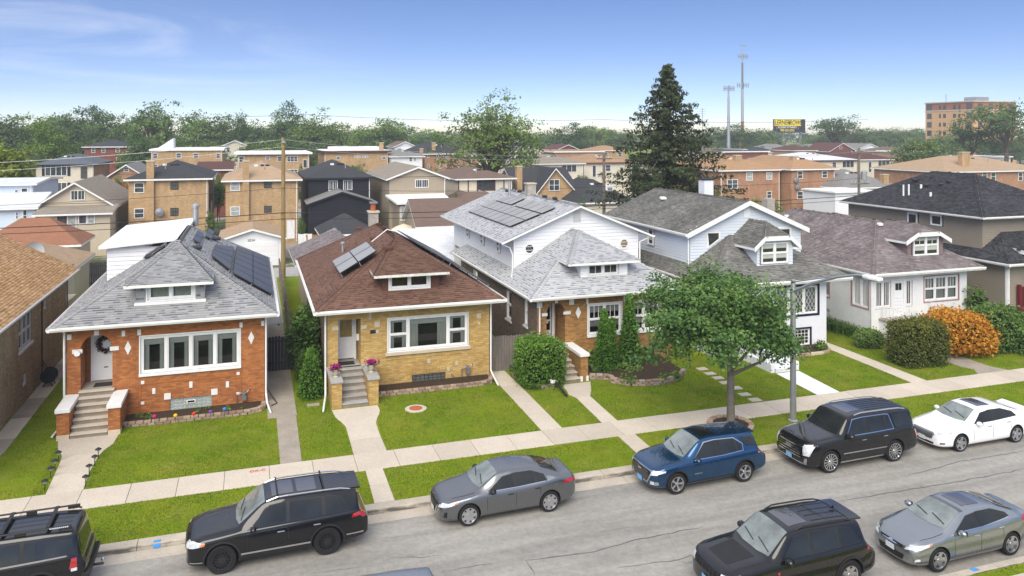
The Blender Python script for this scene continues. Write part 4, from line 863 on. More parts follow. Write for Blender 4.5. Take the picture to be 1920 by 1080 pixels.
m = MB(); m.quad((xa,YA,3.9),(xb,YA,3.9),(xb,YA,top(xb)),(27.8,YA,top(27.8)),(xa,YA,top(xa))); m.quad((xa,YA,3.9),(xa,50,3.9),(xa,50,6.42),(xa,YA,6.42)); m.quad((xb,YA,3.9),(xb,50,3.9),(xb,50,6.42),(xb,YA,6.42))
siding(m, FF(YA), xa, xb, 4.0, 8.0, top=top, e=.17); siding(m, FL(xa), YA, 50, 4.0, 6.42, e=.17); m.build('second_storey_wall', 'siding_bluegrey', h)
zr = top(27.8)+.06; zz = 6.42-.41*.35
roof(h, [[(23.6,50.4,zz),(23.6,39.05,zz),(27.8,39.05,zr),(27.8,50.4,zr)], [(32.0,39.05,zz),(32.0,50.4,zz),(27.8,50.4,zr),(27.8,39.05,zr)]], 'shingle_old', [((27.8,39.05,zr),(27.8,50.4,zr),0,1)], name='upper_roof', th=.2)
gutter(h, [(23.6,39.05,zz-.02),(23.6,50.4,zz-.02)], [(-1,0,0)])
m = MB(); P = [(23.6,zz),(27.8,zr),(32.0,zz)]
for (a, b), (c, e) in zip(P[:-1], P[1:]): m.ext([(a,39.0,b-.26),(c,39.0,e-.26),(c,39.0,e+.02),(a,39.0,b+.02)], (0,.045,0))
m.build('bargeboard', 'white_paint', h)
m = MB(); pts = [(25.0,6.32),(25.98,6.30),(25.98,5.86),(25.1,5.3)]      # window cut by the slope
m2 = MB(); n = 4; cx = sum(p[0] for p in pts)/4; cz = sum(p[1] for p in pts)/4
for i in range(n):
    a, b = pts[i], pts[(i+1) % n]; ia, ib = [(p[0]+(cx-p[0])*.25, p[1]+(cz-p[1])*.25) for p in (a, b)]; m.ext([(a[0],YA-.07,a[1]),(b[0],YA-.07,b[1]),(ib[0],YA-.07,ib[1]),(ia[0],YA-.07,ia[1])], (0,.07,0))
w = m.build('window', 'white_paint', h); MB().quad(*[(p[0]+(cx-p[0])*.25, YA-.04, p[1]+(cz-p[1])*.25) for p in pts]).build('pane', 'octagon_dark', w)
window(h, FL(xa), 43.6, 44.3, 4.98, 6.22, dh=True, inset=-.03, casing=.06, curtain='full'); m = MB(); m.box(27.58,28.0,YA-.05,YA-.02,7.05,7.65); m.build('gable_vent', 'white_vinyl', h)
window(h, FF(YA), 30.0, 30.9, 5.3, 6.35, inset=-.03, casing=.05)
# clipped-gable dormer
def jerkin(parent, xc, hw, yf, yeave, zev, zc, wr, zr, mat, ze, k, y0, wallmat, zbase, sidee):
    """dormer with a clipped gable: eaves at zev, clip from zc (half width wr) up to the ridge zr"""
    yb = y0+(zev-ze)/k+.1; yr = y0+(zr-ze)/k+.1; yk = yeave+1.0
    Lf, Rf, Lc, Rc, K, KB, LB, RB = (xc-hw,yeave,zev), (xc+hw,yeave,zev), (xc-wr,yeave,zc), (xc+wr,yeave,zc), (xc,yk,zr), (xc,yr,zr), (xc-hw,yb,zev), (xc+hw,yb,zev)
    roof(parent, [[LB,Lf,Lc,K,KB], [Rf,RB,KB,K,Rc], [Lc,Rc,K]], mat, [(Lc,K,0,2),(Rc,K,1,2),(K,KB,0,1)], name='dormer_roof', th=.14)
    m = MB()
    for a, b in ((Lf,Lc),(Lc,Rc),(Rc,Rf)): a, b = Vector(a), Vector(b); m.ext([a+Vector((0,-.05,-.22)), b+Vector((0,-.05,-.22)), b+Vector((0,-.05,.03)), a+Vector((0,-.05,.03))], (0,.045,0))
    m.build('bargeboard', 'white_paint', parent)
    s = hw-.35; m = MB(); m.quad((xc-s,yf,zbase),(xc+s,yf,zbase),(xc+s,yf,zev),(xc+wr,yf,zc-.02),(xc-wr,yf,zc-.02),(xc-s,yf,zev)); m.add([(xc-s,yf,zbase),(xc-s,yb,zev+.1),(xc-s,yf,zev+.1)], [(0,1,2)]); m.add([(xc+s,yf,zbase),(xc+s,yb,zev+.1),(xc+s,yf,zev+.1)], [(0,1,2)])
    siding(m, FF(yf), xc-s, xc+s, zbase+.05, zc, e=sidee, top=lambda u: zc if abs(u-xc) < wr else zev+(zc-zev)*(s-abs(u-xc))/(s-wr+1e-6)); m.build('dormer_wall', wallmat, parent)
jerkin(h, 27.98, 1.55, 37.0, 36.72, 5.66, 6.24, .85, 6.95, 'shingle_old', ZE, KK, EY, 'siding_bluegrey', 4.4, .16)
window(h, FF(37.0), 27.02, 28.8, 4.72, 5.9, (1,1), dh=True, inset=-.03, casing=.06, curtain='half')
c = MB().box(28.6,29.3,45.2,45.9,7.4,8.9).build('chimney', 'brick_white', h); MB().box(28.55,29.35,45.15,45.95,8.9,9.0).build('chimney_crown', 'black_metal', c)
vents(h, [(26.4,46.8,7.6)], 'white_paint', .2); MB().box(25.6,25.9,44.2,44.4,7.0,7.35).build('vent_pipe', 'galvanised', h)
downspout(h, [(23.55,39.2,zz-.1),(23.85,39.35,5.9),(23.85,39.35,4.2)])
# ---------------------------------------------------------------- white stucco bungalow
h = thing('stucco_bungalow', 'white stucco bungalow with mauve shingle roof and pink window trim', 'house', (38, 36.5, 0))
YW = 36.5; x0, x1 = 34.33, 41.6
house_body(h, x0, x1, YW, 52, 3.85, ['stucco_white', 'stucco_white'], [(34.62,35.74,1.8,3.36),(36.0,36.68,1.3,3.32),(36.88,37.34,1.8,3.32),(38.25,40.93,1.92,3.42)], lh=[(36.75,38.1,1.72,3.46),(40.0,40.6,1.75,2.85),(40.0,40.6,.35,1.0)])
window(h, FF(YW), 34.62, 35.74, 1.8, 3.36, (1,1), fw=.06, casing=.05, grid=3, curtain='full'); window(h, FF(YW), 36.88, 37.34, 1.8, 3.32, fw=.05, casing=.05, grid=2, curtain='full')
window(h, FF(YW), 38.25, 40.93, 1.92, 3.42, (1,1.1,1), dh=True, grid=3, fw=.1, casing=.06, cmat='pink_trim', curtain='full')
window(h, FL(x0), 36.75, 38.1, 1.72, 3.46, (1,1), fw=.07, casing=.06, cmat='pink_trim', grid=3, curtain='full'); window(h, FL(x0), 40.0, 40.6, 1.75, 2.85, casing=.05, cmat='pink_trim'); window(h, FL(x0), 40.0, 40.6, .35, 1.0, grid=3, zgrid=2)
d = MB().box(36.0,36.68,YW+.05,YW+.1,1.3,3.32).build('door', 'door_white', h)
for a in (36.12,36.36): MB().box(a,a+.2,YW+.03,YW+.048,2.75,3.15).build('door_pane', 'octagon_dark', d)
for i in range(5): MB().box(36.1,36.58,YW+.03,YW+.048,1.45+i*.2,1.58+i*.2).build('door_panel', 'white_vinyl', d)
pl_ = MB().box(34.9,38.6,34.75,YW,0,1.1).build('porch_slab', 'stucco_white', h); MB().box(34.82,38.68,34.66,YW-.002,1.1,1.2).build('porch_top', 'concrete_old', pl_, bevel=.01)
rail = [(34.95,36.4),(34.95,34.8),(36.0,34.8)]; rail2 = [(37.2,34.8),(38.55,34.8),(38.55,36.4)]
for rl in (rail, rail2):      # wrought iron rails with scrolls
    m = MB()
    for z in (1.3,1.95): m.tube([(a,b,z) for a, b in rl], .016, 5)
    for (a, b), (c, e) in zip(rl[:-1], rl[1:]):
        n = 6
        for i in range(n):
            t = (i+.5)/n; px, py = a+(c-a)*t, b+(e-b)*t; dx, dy = (c-a)/n/2, (e-b)/n/2
            m.tube([(px-dx,py-dy,1.3),(px-dx*.5,py-dy*.5,1.6),(px,py,1.93),(px+dx*.5,py+dy*.5,1.6),(px+dx,py+dy,1.3)], .012, 4)
    m.build('railing', 'white_paint', h)
ZE, KK, EY = 3.92, .6, 35.95
sl, hp, A5 = hip_front(33.9, 42.35, EY, ZE, KK, 52.4); roof(h, sl, 'shingle_mauve', hp)
gutter(h, [(33.9,EY,ZE-.02),(42.35,EY,ZE-.02)], [(0,-1,0)], r=.17); gutter(h, [(33.9,EY-.1,ZE-.02),(33.9,52.4,ZE-.02)], [(-1,0,0)])
MB().box(34.0,42.2,EY+.03,YW+.02,3.72,3.76).build('soffit', 'white_paint', h)
jerkin(h, 39.0, 1.75, 37.15, 36.85, 5.52, 6.0, .85, 6.5, 'shingle_mauve', ZE, KK, EY, 'shingle_wall' if 'shingle_wall' in MT else 'pink_wall' if 'pink_wall' in MT else 'pink_trim', 4.4, .16) if 0 else None
pm('mauve_board', (.20, .15, .155), .85, .15, 3); jerkin(h, 39.0, 1.75, 37.15, 36.85, 5.52, 6.0, .85, 6.45, 'shingle_mauve', ZE, KK, EY, 'mauve_board', 4.4, .16)
window(h, FF(37.15), 38.0, 39.95, 4.6, 5.85, (1,1), dh=True, inset=-.03, casing=.08, grid=2, curtain='half')
vents(h, [(37.2,47.8,5.9),(37.9,39.6,6.2)], 'white_paint', .16); MB().box(37.5,38.2,50.5,51.2,5.6,7.0).build('chimney', 'brick_chimney', h)
downspout(h, [(34.0,YW-.5,3.75),(34.28,YW-.06,3.5),(34.28,YW-.06,.3),(34.9,34.9,.25),(35.6,33.2,.1)])
for i, ch in enumerate('1352'):
    pass
# ---------------------------------------------------------------- taupe sided house
h = thing('sided_house', 'taupe vinyl sided two storey house with black shingle roof', 'house', (48, 36, 0))
m = MB(); m.quad((44,35.8,0),(53,35.8,0),(53,35.8,4.05),(44,35.8,4.05)); m.quad((44,35.8,0),(44,50,0),(44,50,4.05),(44,35.8,4.05)); siding(m, FF(35.8), 44, 53, .3, 4.05, e=.15); siding(m, FL(44), 35.8, 50, .3, 4.05, e=.15); m.build('wall', 'siding_taupe', h)
m = MB(); m.quad((44.3,37.75,4),(47.0,37.75,4),(47,37.75,6.65),(44.3,37.75,6.65)); m.quad((44.3,37.75,4),(44.3,49.5,4),(44.3,49.5,6.65),(44.3,37.75,6.65)); m.quad((47,37.75,4),(52.5,37.75,4),(52.5,37.75,6.65),(47,37.75,6.65))
siding(m, FF(37.75), 44.3, 52.5, 4.0, 6.6, e=.15); siding(m, FL(44.3), 37.75, 49.5, 4.0, 6.6, e=.15); m.build('second_storey_wall', 'siding_taupe', h)
m = MB(); m.box(43.95,44.1,35.74,35.86,0,4.05); m.build('corner_board', 'white_paint', h)
roof(h, [[(43.5,35.2,4.1),(53.6,35.2,4.1),(53.6,38.2,5.9),(46.3,38.2,5.9)], [(43.5,50,4.1),(43.5,35.2,4.1),(44.35,37.7,4.7),(44.35,50,4.7)], [(43.5,35.2,4.1),(46.3,38.2,5.9),(44.35,37.7,4.7)]], 'shingle_black', name='lower_roof')
zt = 9.15; roof(h, [[(43.75,37.2,6.72),(53.2,37.2,6.72),(48.5,41.9,zt)], [(43.75,49.8,6.72),(43.75,37.2,6.72),(48.5,41.9,zt),(48.5,45.6,zt)], [(53.2,37.2,6.72),(53.2,49.8,6.72),(48.5,45.6,zt),(48.5,41.9,zt)], [(53.2,49.8,6.72),(43.75,49.8,6.72),(48.5,45.6,zt)]], 'shingle_black', [((43.75,37.2,6.72),(48.5,41.9,zt),0,1),((48.5,41.9,zt),(48.5,45.6,zt),1,2)], name='upper_roof')
gutter(h, [(43.5,50,4.08),(43.5,35.1,4.08)], [(-1,0,0)]); gutter(h, [(43.5,35.2,4.08),(53.6,35.2,4.08)], [(0,-1,0)]); gutter(h, [(43.75,49.8,6.7),(43.75,37.1,6.7)], [(-1,0,0)], r=.11); gutter(h, [(43.75,37.2,6.7),(53.2,37.2,6.7)], [(0,-1,0)], r=.11)
window(h, FL(44.3), 42.8, 43.65, 5.62, 6.4, inset=-.03, casing=.08); window(h, FL(44.3), 40.75, 41.65, 5.75, 6.48, inset=-.03, casing=.08)
vents(h, [(46.9,45.6,8.5),(47.3,42.9,8.5),(46.6,44.2,8.2),(46.9,43.2,8.3)], s=.2)
for px, py in ((1694,367),(1704,366)):
    r = ray(px, py); t = (6.72-.51*43.75-CAMH)/(r.z-.51*r.x); MB().tube([(r.x*t,r.y*t,CAMH+r.z*t),(r.x*t,r.y*t,CAMH+r.z*t+.8)], .06, 8).build('vent_pipe', 'white_paint', h)
for px, py in ((1727,353),(1745,368)):
    r = ray(px, py); t = (6.72-.51*43.75-CAMH)/(r.z-.51*r.x); MB().tube([(r.x*t,r.y*t,CAMH+r.z*t-.1),(r.x*t,r.y*t,CAMH+r.z*t+.28)], .08, 8).build('vent_pipe', 'white_paint', h)
downspout(h, [(43.5,35.15,4.0),(44.05,35.7,3.7),(44.05,35.7,.2)], .06)
m = MB(); m.box(44.72,44.9,35.5,35.68,1.2,2.7); m.box(44.8,47,35.55,35.65,2.45,2.56); m.box(44.8,47,35.55,35.65,1.35,1.45)
for i in range(14): m.box(44.98+i*.14,45.03+i*.14,35.57,35.63,1.45,2.45)
m.box(44.7,47,34.6,35.7,1.0,1.16); m.build('deck_railing', 'red_deck', h)
roof(h, [[(45.25,33.9,4.6),(45.25,36.9,4.9),(47.6,36.9,6.2),(47.6,33.9,6.2)]], 'shingle_black', name='porch_roof', th=.25)
# ---------------------------------------------------------------- neighbour at the left edge
h = thing('brick_bungalow', 'olive brown brick house with tan shingle roof beside the orange brick house', 'house', (-13, 40, 0))
m = MB(); panel(m, FR(-9.7), 30, 48.3, 0, 4.4, [(39.2,41.3,2.45,3.92),(43.6,44.1,3.35,3.8),(39.8,40.4,.72,1.25)]); m.quad((-17.5,48.3,0),(-9.7,48.3,0),(-9.7,48.3,4.4),(-17.5,48.3,4.4)); m.quad((-17.5,30,0),(-9.7,30,0),(-9.7,30,4.4),(-17.5,30,4.4)); m.build('wall', 'brick_olive', h)
window(h, FR(-9.7), 39.2, 41.3, 2.45, 3.92, (1,1,1), dh=True, sill=.08, fmat='soffit_grey', curtain='full'); window(h, FR(-9.7), 43.6, 44.1, 3.35, 3.8); window(h, FR(-9.7), 39.8, 40.4, .72, 1.25)
roof(h, [[(-9.2,29.5,4.5),(-9.2,48.9,4.5),(-13.6,48.9,6.92),(-13.6,29.5,6.92)], [(-18,48.9,4.5),(-18,29.5,4.5),(-13.6,29.5,6.92),(-13.6,48.9,6.92)]], 'shingle_tan', [((-13.6,29.5,6.92),(-13.6,48.9,6.92),0,1)])
gutter(h, [(-9.2,29.5,4.48),(-9.2,48.9,4.48)], [(1,0,0)], r=.1)
m = MB(); siding(m, FR(-11.0), 50.5, 57, 0, 3.6, e=.17); m.quad((-11,50.5,0),(-11,57,0),(-11,57,3.6),(-11,50.5,3.6)); siding(m, FF(50.5), -15, -11, 0, 3.6, e=.17); m.quad((-15,50.5,0),(-11,50.5,0),(-11,50.5,3.6),(-15,50.5,3.6)); m.box(-11.2,-9.8,48.5,51.5,0,2.6); m.build('rear_wing_wall', 'siding_beige', h)
downspout(h, [(-9.25,47.8,4.4),(-9.62,48.2,4.1),(-9.62,48.2,.2)], mat='metal_grey'); MB().tube([(-9.66,43.0,.2),(-9.66,43.0,4.3)], .03, 6).build('conduit', 'black_metal', h)
# ================================================================ vegetation
pm('bark', (.105, .085, .065), .95, .3, 3, .1, fine=14, bmp=.6, streak=(4, 4, .6)); pm('bark_grey', (.16, .14, .12), .95, .3, 3, .1, fine=10, bmp=.4)
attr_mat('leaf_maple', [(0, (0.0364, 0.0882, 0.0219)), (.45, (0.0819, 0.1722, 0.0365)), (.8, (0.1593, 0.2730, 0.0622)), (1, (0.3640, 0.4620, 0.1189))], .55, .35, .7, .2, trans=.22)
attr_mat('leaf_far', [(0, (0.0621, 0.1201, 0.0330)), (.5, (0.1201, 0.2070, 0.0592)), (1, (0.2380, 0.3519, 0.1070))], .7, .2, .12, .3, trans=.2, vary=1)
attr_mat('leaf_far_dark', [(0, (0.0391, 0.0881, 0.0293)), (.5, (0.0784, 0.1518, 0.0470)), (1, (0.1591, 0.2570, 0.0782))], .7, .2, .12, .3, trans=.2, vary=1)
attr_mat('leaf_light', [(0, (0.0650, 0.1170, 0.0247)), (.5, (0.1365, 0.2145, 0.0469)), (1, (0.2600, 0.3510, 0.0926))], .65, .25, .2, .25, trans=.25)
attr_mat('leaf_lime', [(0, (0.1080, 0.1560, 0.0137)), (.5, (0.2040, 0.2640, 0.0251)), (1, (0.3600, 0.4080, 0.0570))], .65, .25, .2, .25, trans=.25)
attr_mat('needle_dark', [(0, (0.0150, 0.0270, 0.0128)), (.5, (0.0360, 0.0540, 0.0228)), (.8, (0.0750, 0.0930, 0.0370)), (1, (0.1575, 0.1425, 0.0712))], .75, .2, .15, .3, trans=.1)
attr_mat('thuja', [(0, (0.0270, 0.0825, 0.0085)), (.5, (0.0675, 0.1680, 0.0171)), (1, (0.1650, 0.3000, 0.0356))], .7, .2, 1.2, .25, trans=.15)
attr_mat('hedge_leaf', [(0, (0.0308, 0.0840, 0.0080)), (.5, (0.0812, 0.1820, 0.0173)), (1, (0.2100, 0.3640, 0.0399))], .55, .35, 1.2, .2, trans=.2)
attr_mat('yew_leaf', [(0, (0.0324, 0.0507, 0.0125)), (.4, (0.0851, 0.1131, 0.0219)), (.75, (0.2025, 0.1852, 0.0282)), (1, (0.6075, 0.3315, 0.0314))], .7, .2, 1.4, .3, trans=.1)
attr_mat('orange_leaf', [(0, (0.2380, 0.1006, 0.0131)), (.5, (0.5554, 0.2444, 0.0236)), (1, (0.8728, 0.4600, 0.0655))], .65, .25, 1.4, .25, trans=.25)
attr_mat('juniper_leaf', [(0, (0.0416, 0.0880, 0.0213)), (.5, (0.0992, 0.1792, 0.0395)), (1, (0.2080, 0.3040, 0.0760))], .7, .2, 1.2, .25, trans=.15)
attr_mat('flower_mix', [(0, (.55, .12, .08)), (.5, (.6, .35, .06)), (1, (.7, .6, .35))], .6, trans=.3)
def unit(n): v = rng.normal(0, 1, (n, 3)); return v/np.linalg.norm(v, axis=1, keepdims=True)
def lumpy(D, amp, seed):
    r2 = np.random.default_rng(seed); k = r2.normal(0, 1, (7, 3)); k /= np.linalg.norm(k, axis=1, keepdims=True); w = r2.uniform(2, 4.5, 7); ph = r2.uniform(0, 6.28, 7)
    return 1+amp*sum(np.sin(w[i]*(D@k[i])*1.6+ph[i]) for i in range(7))/3.2
def tree_parts(t, H, cz, rx, rz, nclump, nleaf, lsize, mat, tr, fork, seed, amp=.22, shell=.55, csz=.16, bark='bark', ry=None, droop=.0, lmb=9, off=(0, 0)):
    """tapered trunk with limbs and a crown of leaf clumps; local coordinates"""
    ry = ry or rx; D = unit(nclump); D[:, 2] = np.where(D[:, 2] < -.55, -D[:, 2]*.5, D[:, 2]); rad = (shell+(1-shell)*rng.random(nclump)**.6)*lumpy(D, amp, seed)
    C = D*rad[:, None]*np.array([rx, ry, rz])+np.array([off[0], off[1], cz]); cs = csz*rx*rng.uniform(.6, 1.4, nclump)
    idx = np.repeat(np.arange(nclump), nleaf); n = len(idx); off = rng.normal(0, 1, (n, 3))*cs[idx][:, None]*np.array([1, 1, .55]); P = C[idx]+off; P[:, 2] -= droop*np.hypot(off[:, 0], off[:, 1])
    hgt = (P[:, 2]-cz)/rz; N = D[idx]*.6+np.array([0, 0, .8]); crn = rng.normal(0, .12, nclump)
    m = MB(); lean = rng.normal(0, .012*H, 2); top = (float(lean[0]), float(lean[1]), cz+rz*.25)
    m.tube([(0,0,-.1), (0,0,.12*fork), (float(lean[0])*.3,float(lean[1])*.3,fork), (float(lean[0])*.7,float(lean[1])*.7,(fork+top[2])/2), top], [tr*1.35, tr*1.05, tr*.9, tr*.55, tr*.2], 9)
    order = rng.permutation(nclump)
    for i in order[:lmb]:
        e = C[i]*.92+np.array([0, 0, cz])*.08; f = fork+(cz-fork)*random.uniform(0, .9)*.6; s = (0, 0, f); mid = (e[0]*.5, e[1]*.5, f+(e[2]-f)*.42); m.tube([s, mid, tuple(e)], [tr*.5, tr*.3, tr*.08], 6)
        for j in order[lmb:lmb*5]:
            if np.linalg.norm(C[j]-e) < rx*.55: m.tube([mid, tuple((np.array(mid)+C[j])/2+np.array([0, 0, .1])), tuple(C[j])], [tr*.2, tr*.12, tr*.04], 4)
    m.build('trunk', bark, t, smooth=True)
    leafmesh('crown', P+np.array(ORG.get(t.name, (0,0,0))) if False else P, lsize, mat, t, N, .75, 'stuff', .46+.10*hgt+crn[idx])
def tree(name, label, loc, group=None, cat='tree', **k):
    t = thing(name, label, cat, loc, 0, group, absolute=False); tree_parts(t, **k); return t
def shrub(name, label, loc, rx, ry, h, mat, lsize, n, power=2.0, cone=0, amp=.12, cat='shrub', group=None, core=True, tone=.5, z0=0, jag=.06, rotz=0, up=.3):
    """clipped or loose bush: leaves over a rounded body; cone > 0 tapers it upwards"""
    t = thing(name, label, cat, loc, rotz, group, absolute=False); D = unit(n*2); D = D[D[:, 2] > -.75][:n]; n = len(D)
    s = (np.abs(D[:, 0])**power+np.abs(D[:, 1])**power+np.abs(D[:, 2])**power)**(-1/power); Q = D*s[:, None]*lumpy(D, amp, int(abs(loc[0])*97) % 9999)[:, None]
    if cone:
        u = rng.random(n)**.8; a = rng.uniform(0, 6.283, n); rr = np.minimum(1, (1-u)**(cone)*1.05+.02)*np.minimum(1, .75+u*3)*(1+amp*np.sin(a*3+u*9)+amp*.7*np.sin(a*5-u*14)); P = np.stack([np.cos(a)*rr*rx, np.sin(a)*rr*ry, z0+u*h], 1); Dn = np.stack([np.cos(a), np.sin(a), np.full(n, .35)], 1)
    else: P = np.stack([Q[:, 0]*rx, Q[:, 1]*ry, z0+h/2+Q[:, 2]*h/2], 1); Dn = D+np.array([0, 0, up])
    k_ = rng.random(len(P)) < .12; P[k_] += (Dn[k_]/np.linalg.norm(Dn[k_], axis=1, keepdims=True))*np.abs(rng.normal(0, (.05 if cone else .14)*min(1.2, max(rx, ry)), (k_.sum(), 1)))
    P += rng.normal(0, jag, P.shape)*np.array([1, 1, .8]); P = P[P[:, 2] > .02] if len(P) else P; Dn = Dn[:len(P)]
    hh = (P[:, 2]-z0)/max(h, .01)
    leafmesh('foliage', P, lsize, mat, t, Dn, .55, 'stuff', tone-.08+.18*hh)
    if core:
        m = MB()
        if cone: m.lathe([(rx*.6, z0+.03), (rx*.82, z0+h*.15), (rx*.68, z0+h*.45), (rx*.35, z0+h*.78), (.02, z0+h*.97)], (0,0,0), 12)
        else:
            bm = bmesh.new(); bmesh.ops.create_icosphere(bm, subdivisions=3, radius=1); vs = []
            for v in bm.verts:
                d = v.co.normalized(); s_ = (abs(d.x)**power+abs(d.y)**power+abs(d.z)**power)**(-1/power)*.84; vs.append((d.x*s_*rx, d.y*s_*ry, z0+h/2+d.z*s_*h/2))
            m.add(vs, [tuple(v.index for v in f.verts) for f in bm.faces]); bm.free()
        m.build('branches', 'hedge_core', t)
    if z0 > 0: MB().tube([(0,0,-.05),(0,0,z0+.2)], [.06,.04], 6).build('stem', 'bark', t)
    return t
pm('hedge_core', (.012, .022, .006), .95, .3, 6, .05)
# ---------------------------------------------------------------- street maple
mx_, my_ = G(1370, 797, 0)
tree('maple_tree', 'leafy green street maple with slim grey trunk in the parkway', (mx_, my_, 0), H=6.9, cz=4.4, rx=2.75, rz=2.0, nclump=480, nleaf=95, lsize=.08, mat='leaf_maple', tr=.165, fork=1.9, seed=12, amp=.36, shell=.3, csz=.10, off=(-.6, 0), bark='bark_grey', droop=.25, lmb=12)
t = thing('tree_ring', 'ring of tan edging stones with mulch around the maple trunk', 'edging', (mx_, my_, 0)); MB().lathe([(.75,-.02),(.75,.05),(.3,.09)], (mx_,my_,0), 20).build('mulch', 'soil', t)
for k in range(16): a = 2*math.pi*k/16; m = MB(); m.ext([(mx_+math.cos(a+s)*r, my_+math.sin(a+s)*r, 0) for s, r in ((-.16,.72),(.16,.72),(.16,.95),(-.16,.95))], (0,0,.11)); m.build('edging_stone', random.choice(['paver','paver_b']), t, bevel=.02)
# ---------------------------------------------------------------- shrubs of the front gardens
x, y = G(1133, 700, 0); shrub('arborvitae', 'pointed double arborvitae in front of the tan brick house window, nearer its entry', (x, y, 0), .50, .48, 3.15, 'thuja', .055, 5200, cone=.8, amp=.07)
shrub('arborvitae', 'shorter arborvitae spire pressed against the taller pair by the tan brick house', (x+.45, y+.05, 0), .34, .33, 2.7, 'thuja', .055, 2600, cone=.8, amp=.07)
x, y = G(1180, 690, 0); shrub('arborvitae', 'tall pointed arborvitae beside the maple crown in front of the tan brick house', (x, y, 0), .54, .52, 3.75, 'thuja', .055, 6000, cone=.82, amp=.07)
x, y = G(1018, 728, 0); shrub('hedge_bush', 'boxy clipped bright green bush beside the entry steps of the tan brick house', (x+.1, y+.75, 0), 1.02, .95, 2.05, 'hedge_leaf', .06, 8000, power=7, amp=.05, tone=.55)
x, y = G(583, 745, 0); shrub('arborvitae', 'small bright arborvitae cone beside the yellow brick house corner', (x, y, 0), .58, .56, 2.2, 'thuja', .055, 3800, cone=.85, amp=.06, tone=.6)
shrub('lilac_bush', 'loose green bush between the orange and yellow brick houses', (2.62, 41.2, 0), .55, 1.5, 2.9, 'leaf_mid', .10, 3000, amp=.3, jag=.2, core=True)
shrub('lilac_bush', 'low sprawling green bush under the loose bush between the brick houses', (2.6, 39.0, 0), .42, .7, 1.5, 'leaf_mid', .09, 1000, amp=.25, jag=.15)
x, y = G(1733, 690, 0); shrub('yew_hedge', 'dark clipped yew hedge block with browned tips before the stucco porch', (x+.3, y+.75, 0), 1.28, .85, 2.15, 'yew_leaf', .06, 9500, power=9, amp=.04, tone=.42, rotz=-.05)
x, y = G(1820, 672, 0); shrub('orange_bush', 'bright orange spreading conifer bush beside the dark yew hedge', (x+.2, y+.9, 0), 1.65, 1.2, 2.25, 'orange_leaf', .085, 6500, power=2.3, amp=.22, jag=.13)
x, y = G(1900, 668, 0); shrub('juniper_bush', 'spreading green juniper behind the orange bush', (x+.4, y+1.6, 0), 2.5, 1.4, 2.1, 'juniper_leaf', .085, 8000, amp=.3, jag=.16)
shrub('juniper_bush', 'low green juniper mound at the foot of the taupe house', (x+2.2, y+.6, 0), 1.7, 1.2, 1.5, 'juniper_leaf', .085, 4000, amp=.3, jag=.16)
x, y = G(1641, 655, 0); shrub('rounded_shrub', 'small rounded olive shrub beside the stucco house downspout', (x, y+.5, 0), .72, .6, .95, 'juniper_leaf', .06, 2600, power=2.4, amp=.08, tone=.62)
x, y = 41.9, 36.0; shrub('leafy_plant', 'dark leafy plant at the right corner of the stucco house', (x, y, 0), .6, .5, 2.3, 'leaf_mid', .12, 700, amp=.3, jag=.15)
# strappy daylilies along the stucco house side
def strappy(label, pts, n, h, mat='leaf_mid', name='daylily_bed'):
    V = []; 
    for i in range(n):
        x, y = pts[0] if len(pts) == 1 else tuple(np.array(pts[0])+(np.array(pts[1])-np.array(pts[0]))*random.random()); x += random.gauss(0, .22); y += random.gauss(0, .15); a = random.uniform(0, 6.283); l = h*random.uniform(.6, 1.2); w = .018; c, s = math.cos(a), math.sin(a)
        p = [(x, y, 0), (x+c*l*.25, y+s*l*.25, l*.7), (x+c*l*.7, y+s*l*.7, l*.72)]
        for (q, r_) in zip(p[:-1], p[1:]): V += [(q[0]-s*w, q[1]+c*w, q[2]), (q[0]+s*w, q[1]-c*w, q[2]), (r_[0]+s*w*.7, r_[1]-c*w*.7, r_[2]), (r_[0]-s*w*.7, r_[1]+c*w*.7, r_[2])]
    V = np.array(V); o = np_mesh(name, V, np.arange(len(V)).reshape(-1, 4), mat, np.clip(rng.normal(.55, .2, len(V)//4), 0, 1), kind='stuff'); o['label'] = label; o['category'] = 'plants'; return o
strappy('strappy green daylilies along the side wall of the stucco house', [(33.75,37.2),(33.6,43.5)], 1600, .75, 'leaf_mid')
# ---------------------------------------------------------------- the big spruce behind the row
def spruce(label, loc, H, rb):
    t = thing('spruce_tree', label, 'tree', loc, 0, absolute=False); MB().tube([(0,0,0),(0,0,H*.5),(0,0,H*.98)], [.36,.22,.03], 9).build('trunk', 'bark', t)
    P = []; Nn = []; T = []; bm = MB(); z = 2.2; k = 0
    while z < H*.985:
        f = (z-2.0)/(H-2.0); r0 = rb*(1-f)**.85; nb = int(6+8*(1-f)); 
        for j in range(nb):
            a = k*2.4+j*6.283/nb+random.uniform(-.25, .25); r = r0*random.uniform(.5, 1.16); dz = random.uniform(-.2, .2); c, s = math.cos(a), math.sin(a); up = .10+.35*f; e = (c*r, s*r, z+dz-r*(.16-up*.5)); bm.tube([(0,0,z+dz), (c*r*.5, s*r*.5, z+dz-r*.11), e], [.05*(1-f)+.015, .03*(1-f)+.01, .008], 4)
            n = int(28+125*r/rb)
            for q in range(n):
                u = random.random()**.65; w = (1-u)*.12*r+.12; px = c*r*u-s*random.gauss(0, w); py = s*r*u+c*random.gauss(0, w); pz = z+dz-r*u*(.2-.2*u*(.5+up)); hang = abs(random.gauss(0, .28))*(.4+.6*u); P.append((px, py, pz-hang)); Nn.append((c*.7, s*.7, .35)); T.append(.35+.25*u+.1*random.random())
        z += H*.021+.26*(1-f); k += 1
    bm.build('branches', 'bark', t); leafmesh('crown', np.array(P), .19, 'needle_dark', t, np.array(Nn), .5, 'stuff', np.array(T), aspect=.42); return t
spruce('tall dark spruce rising behind the white painted brick house', (36.6, 64.0, 0), 18.7, 9.0)
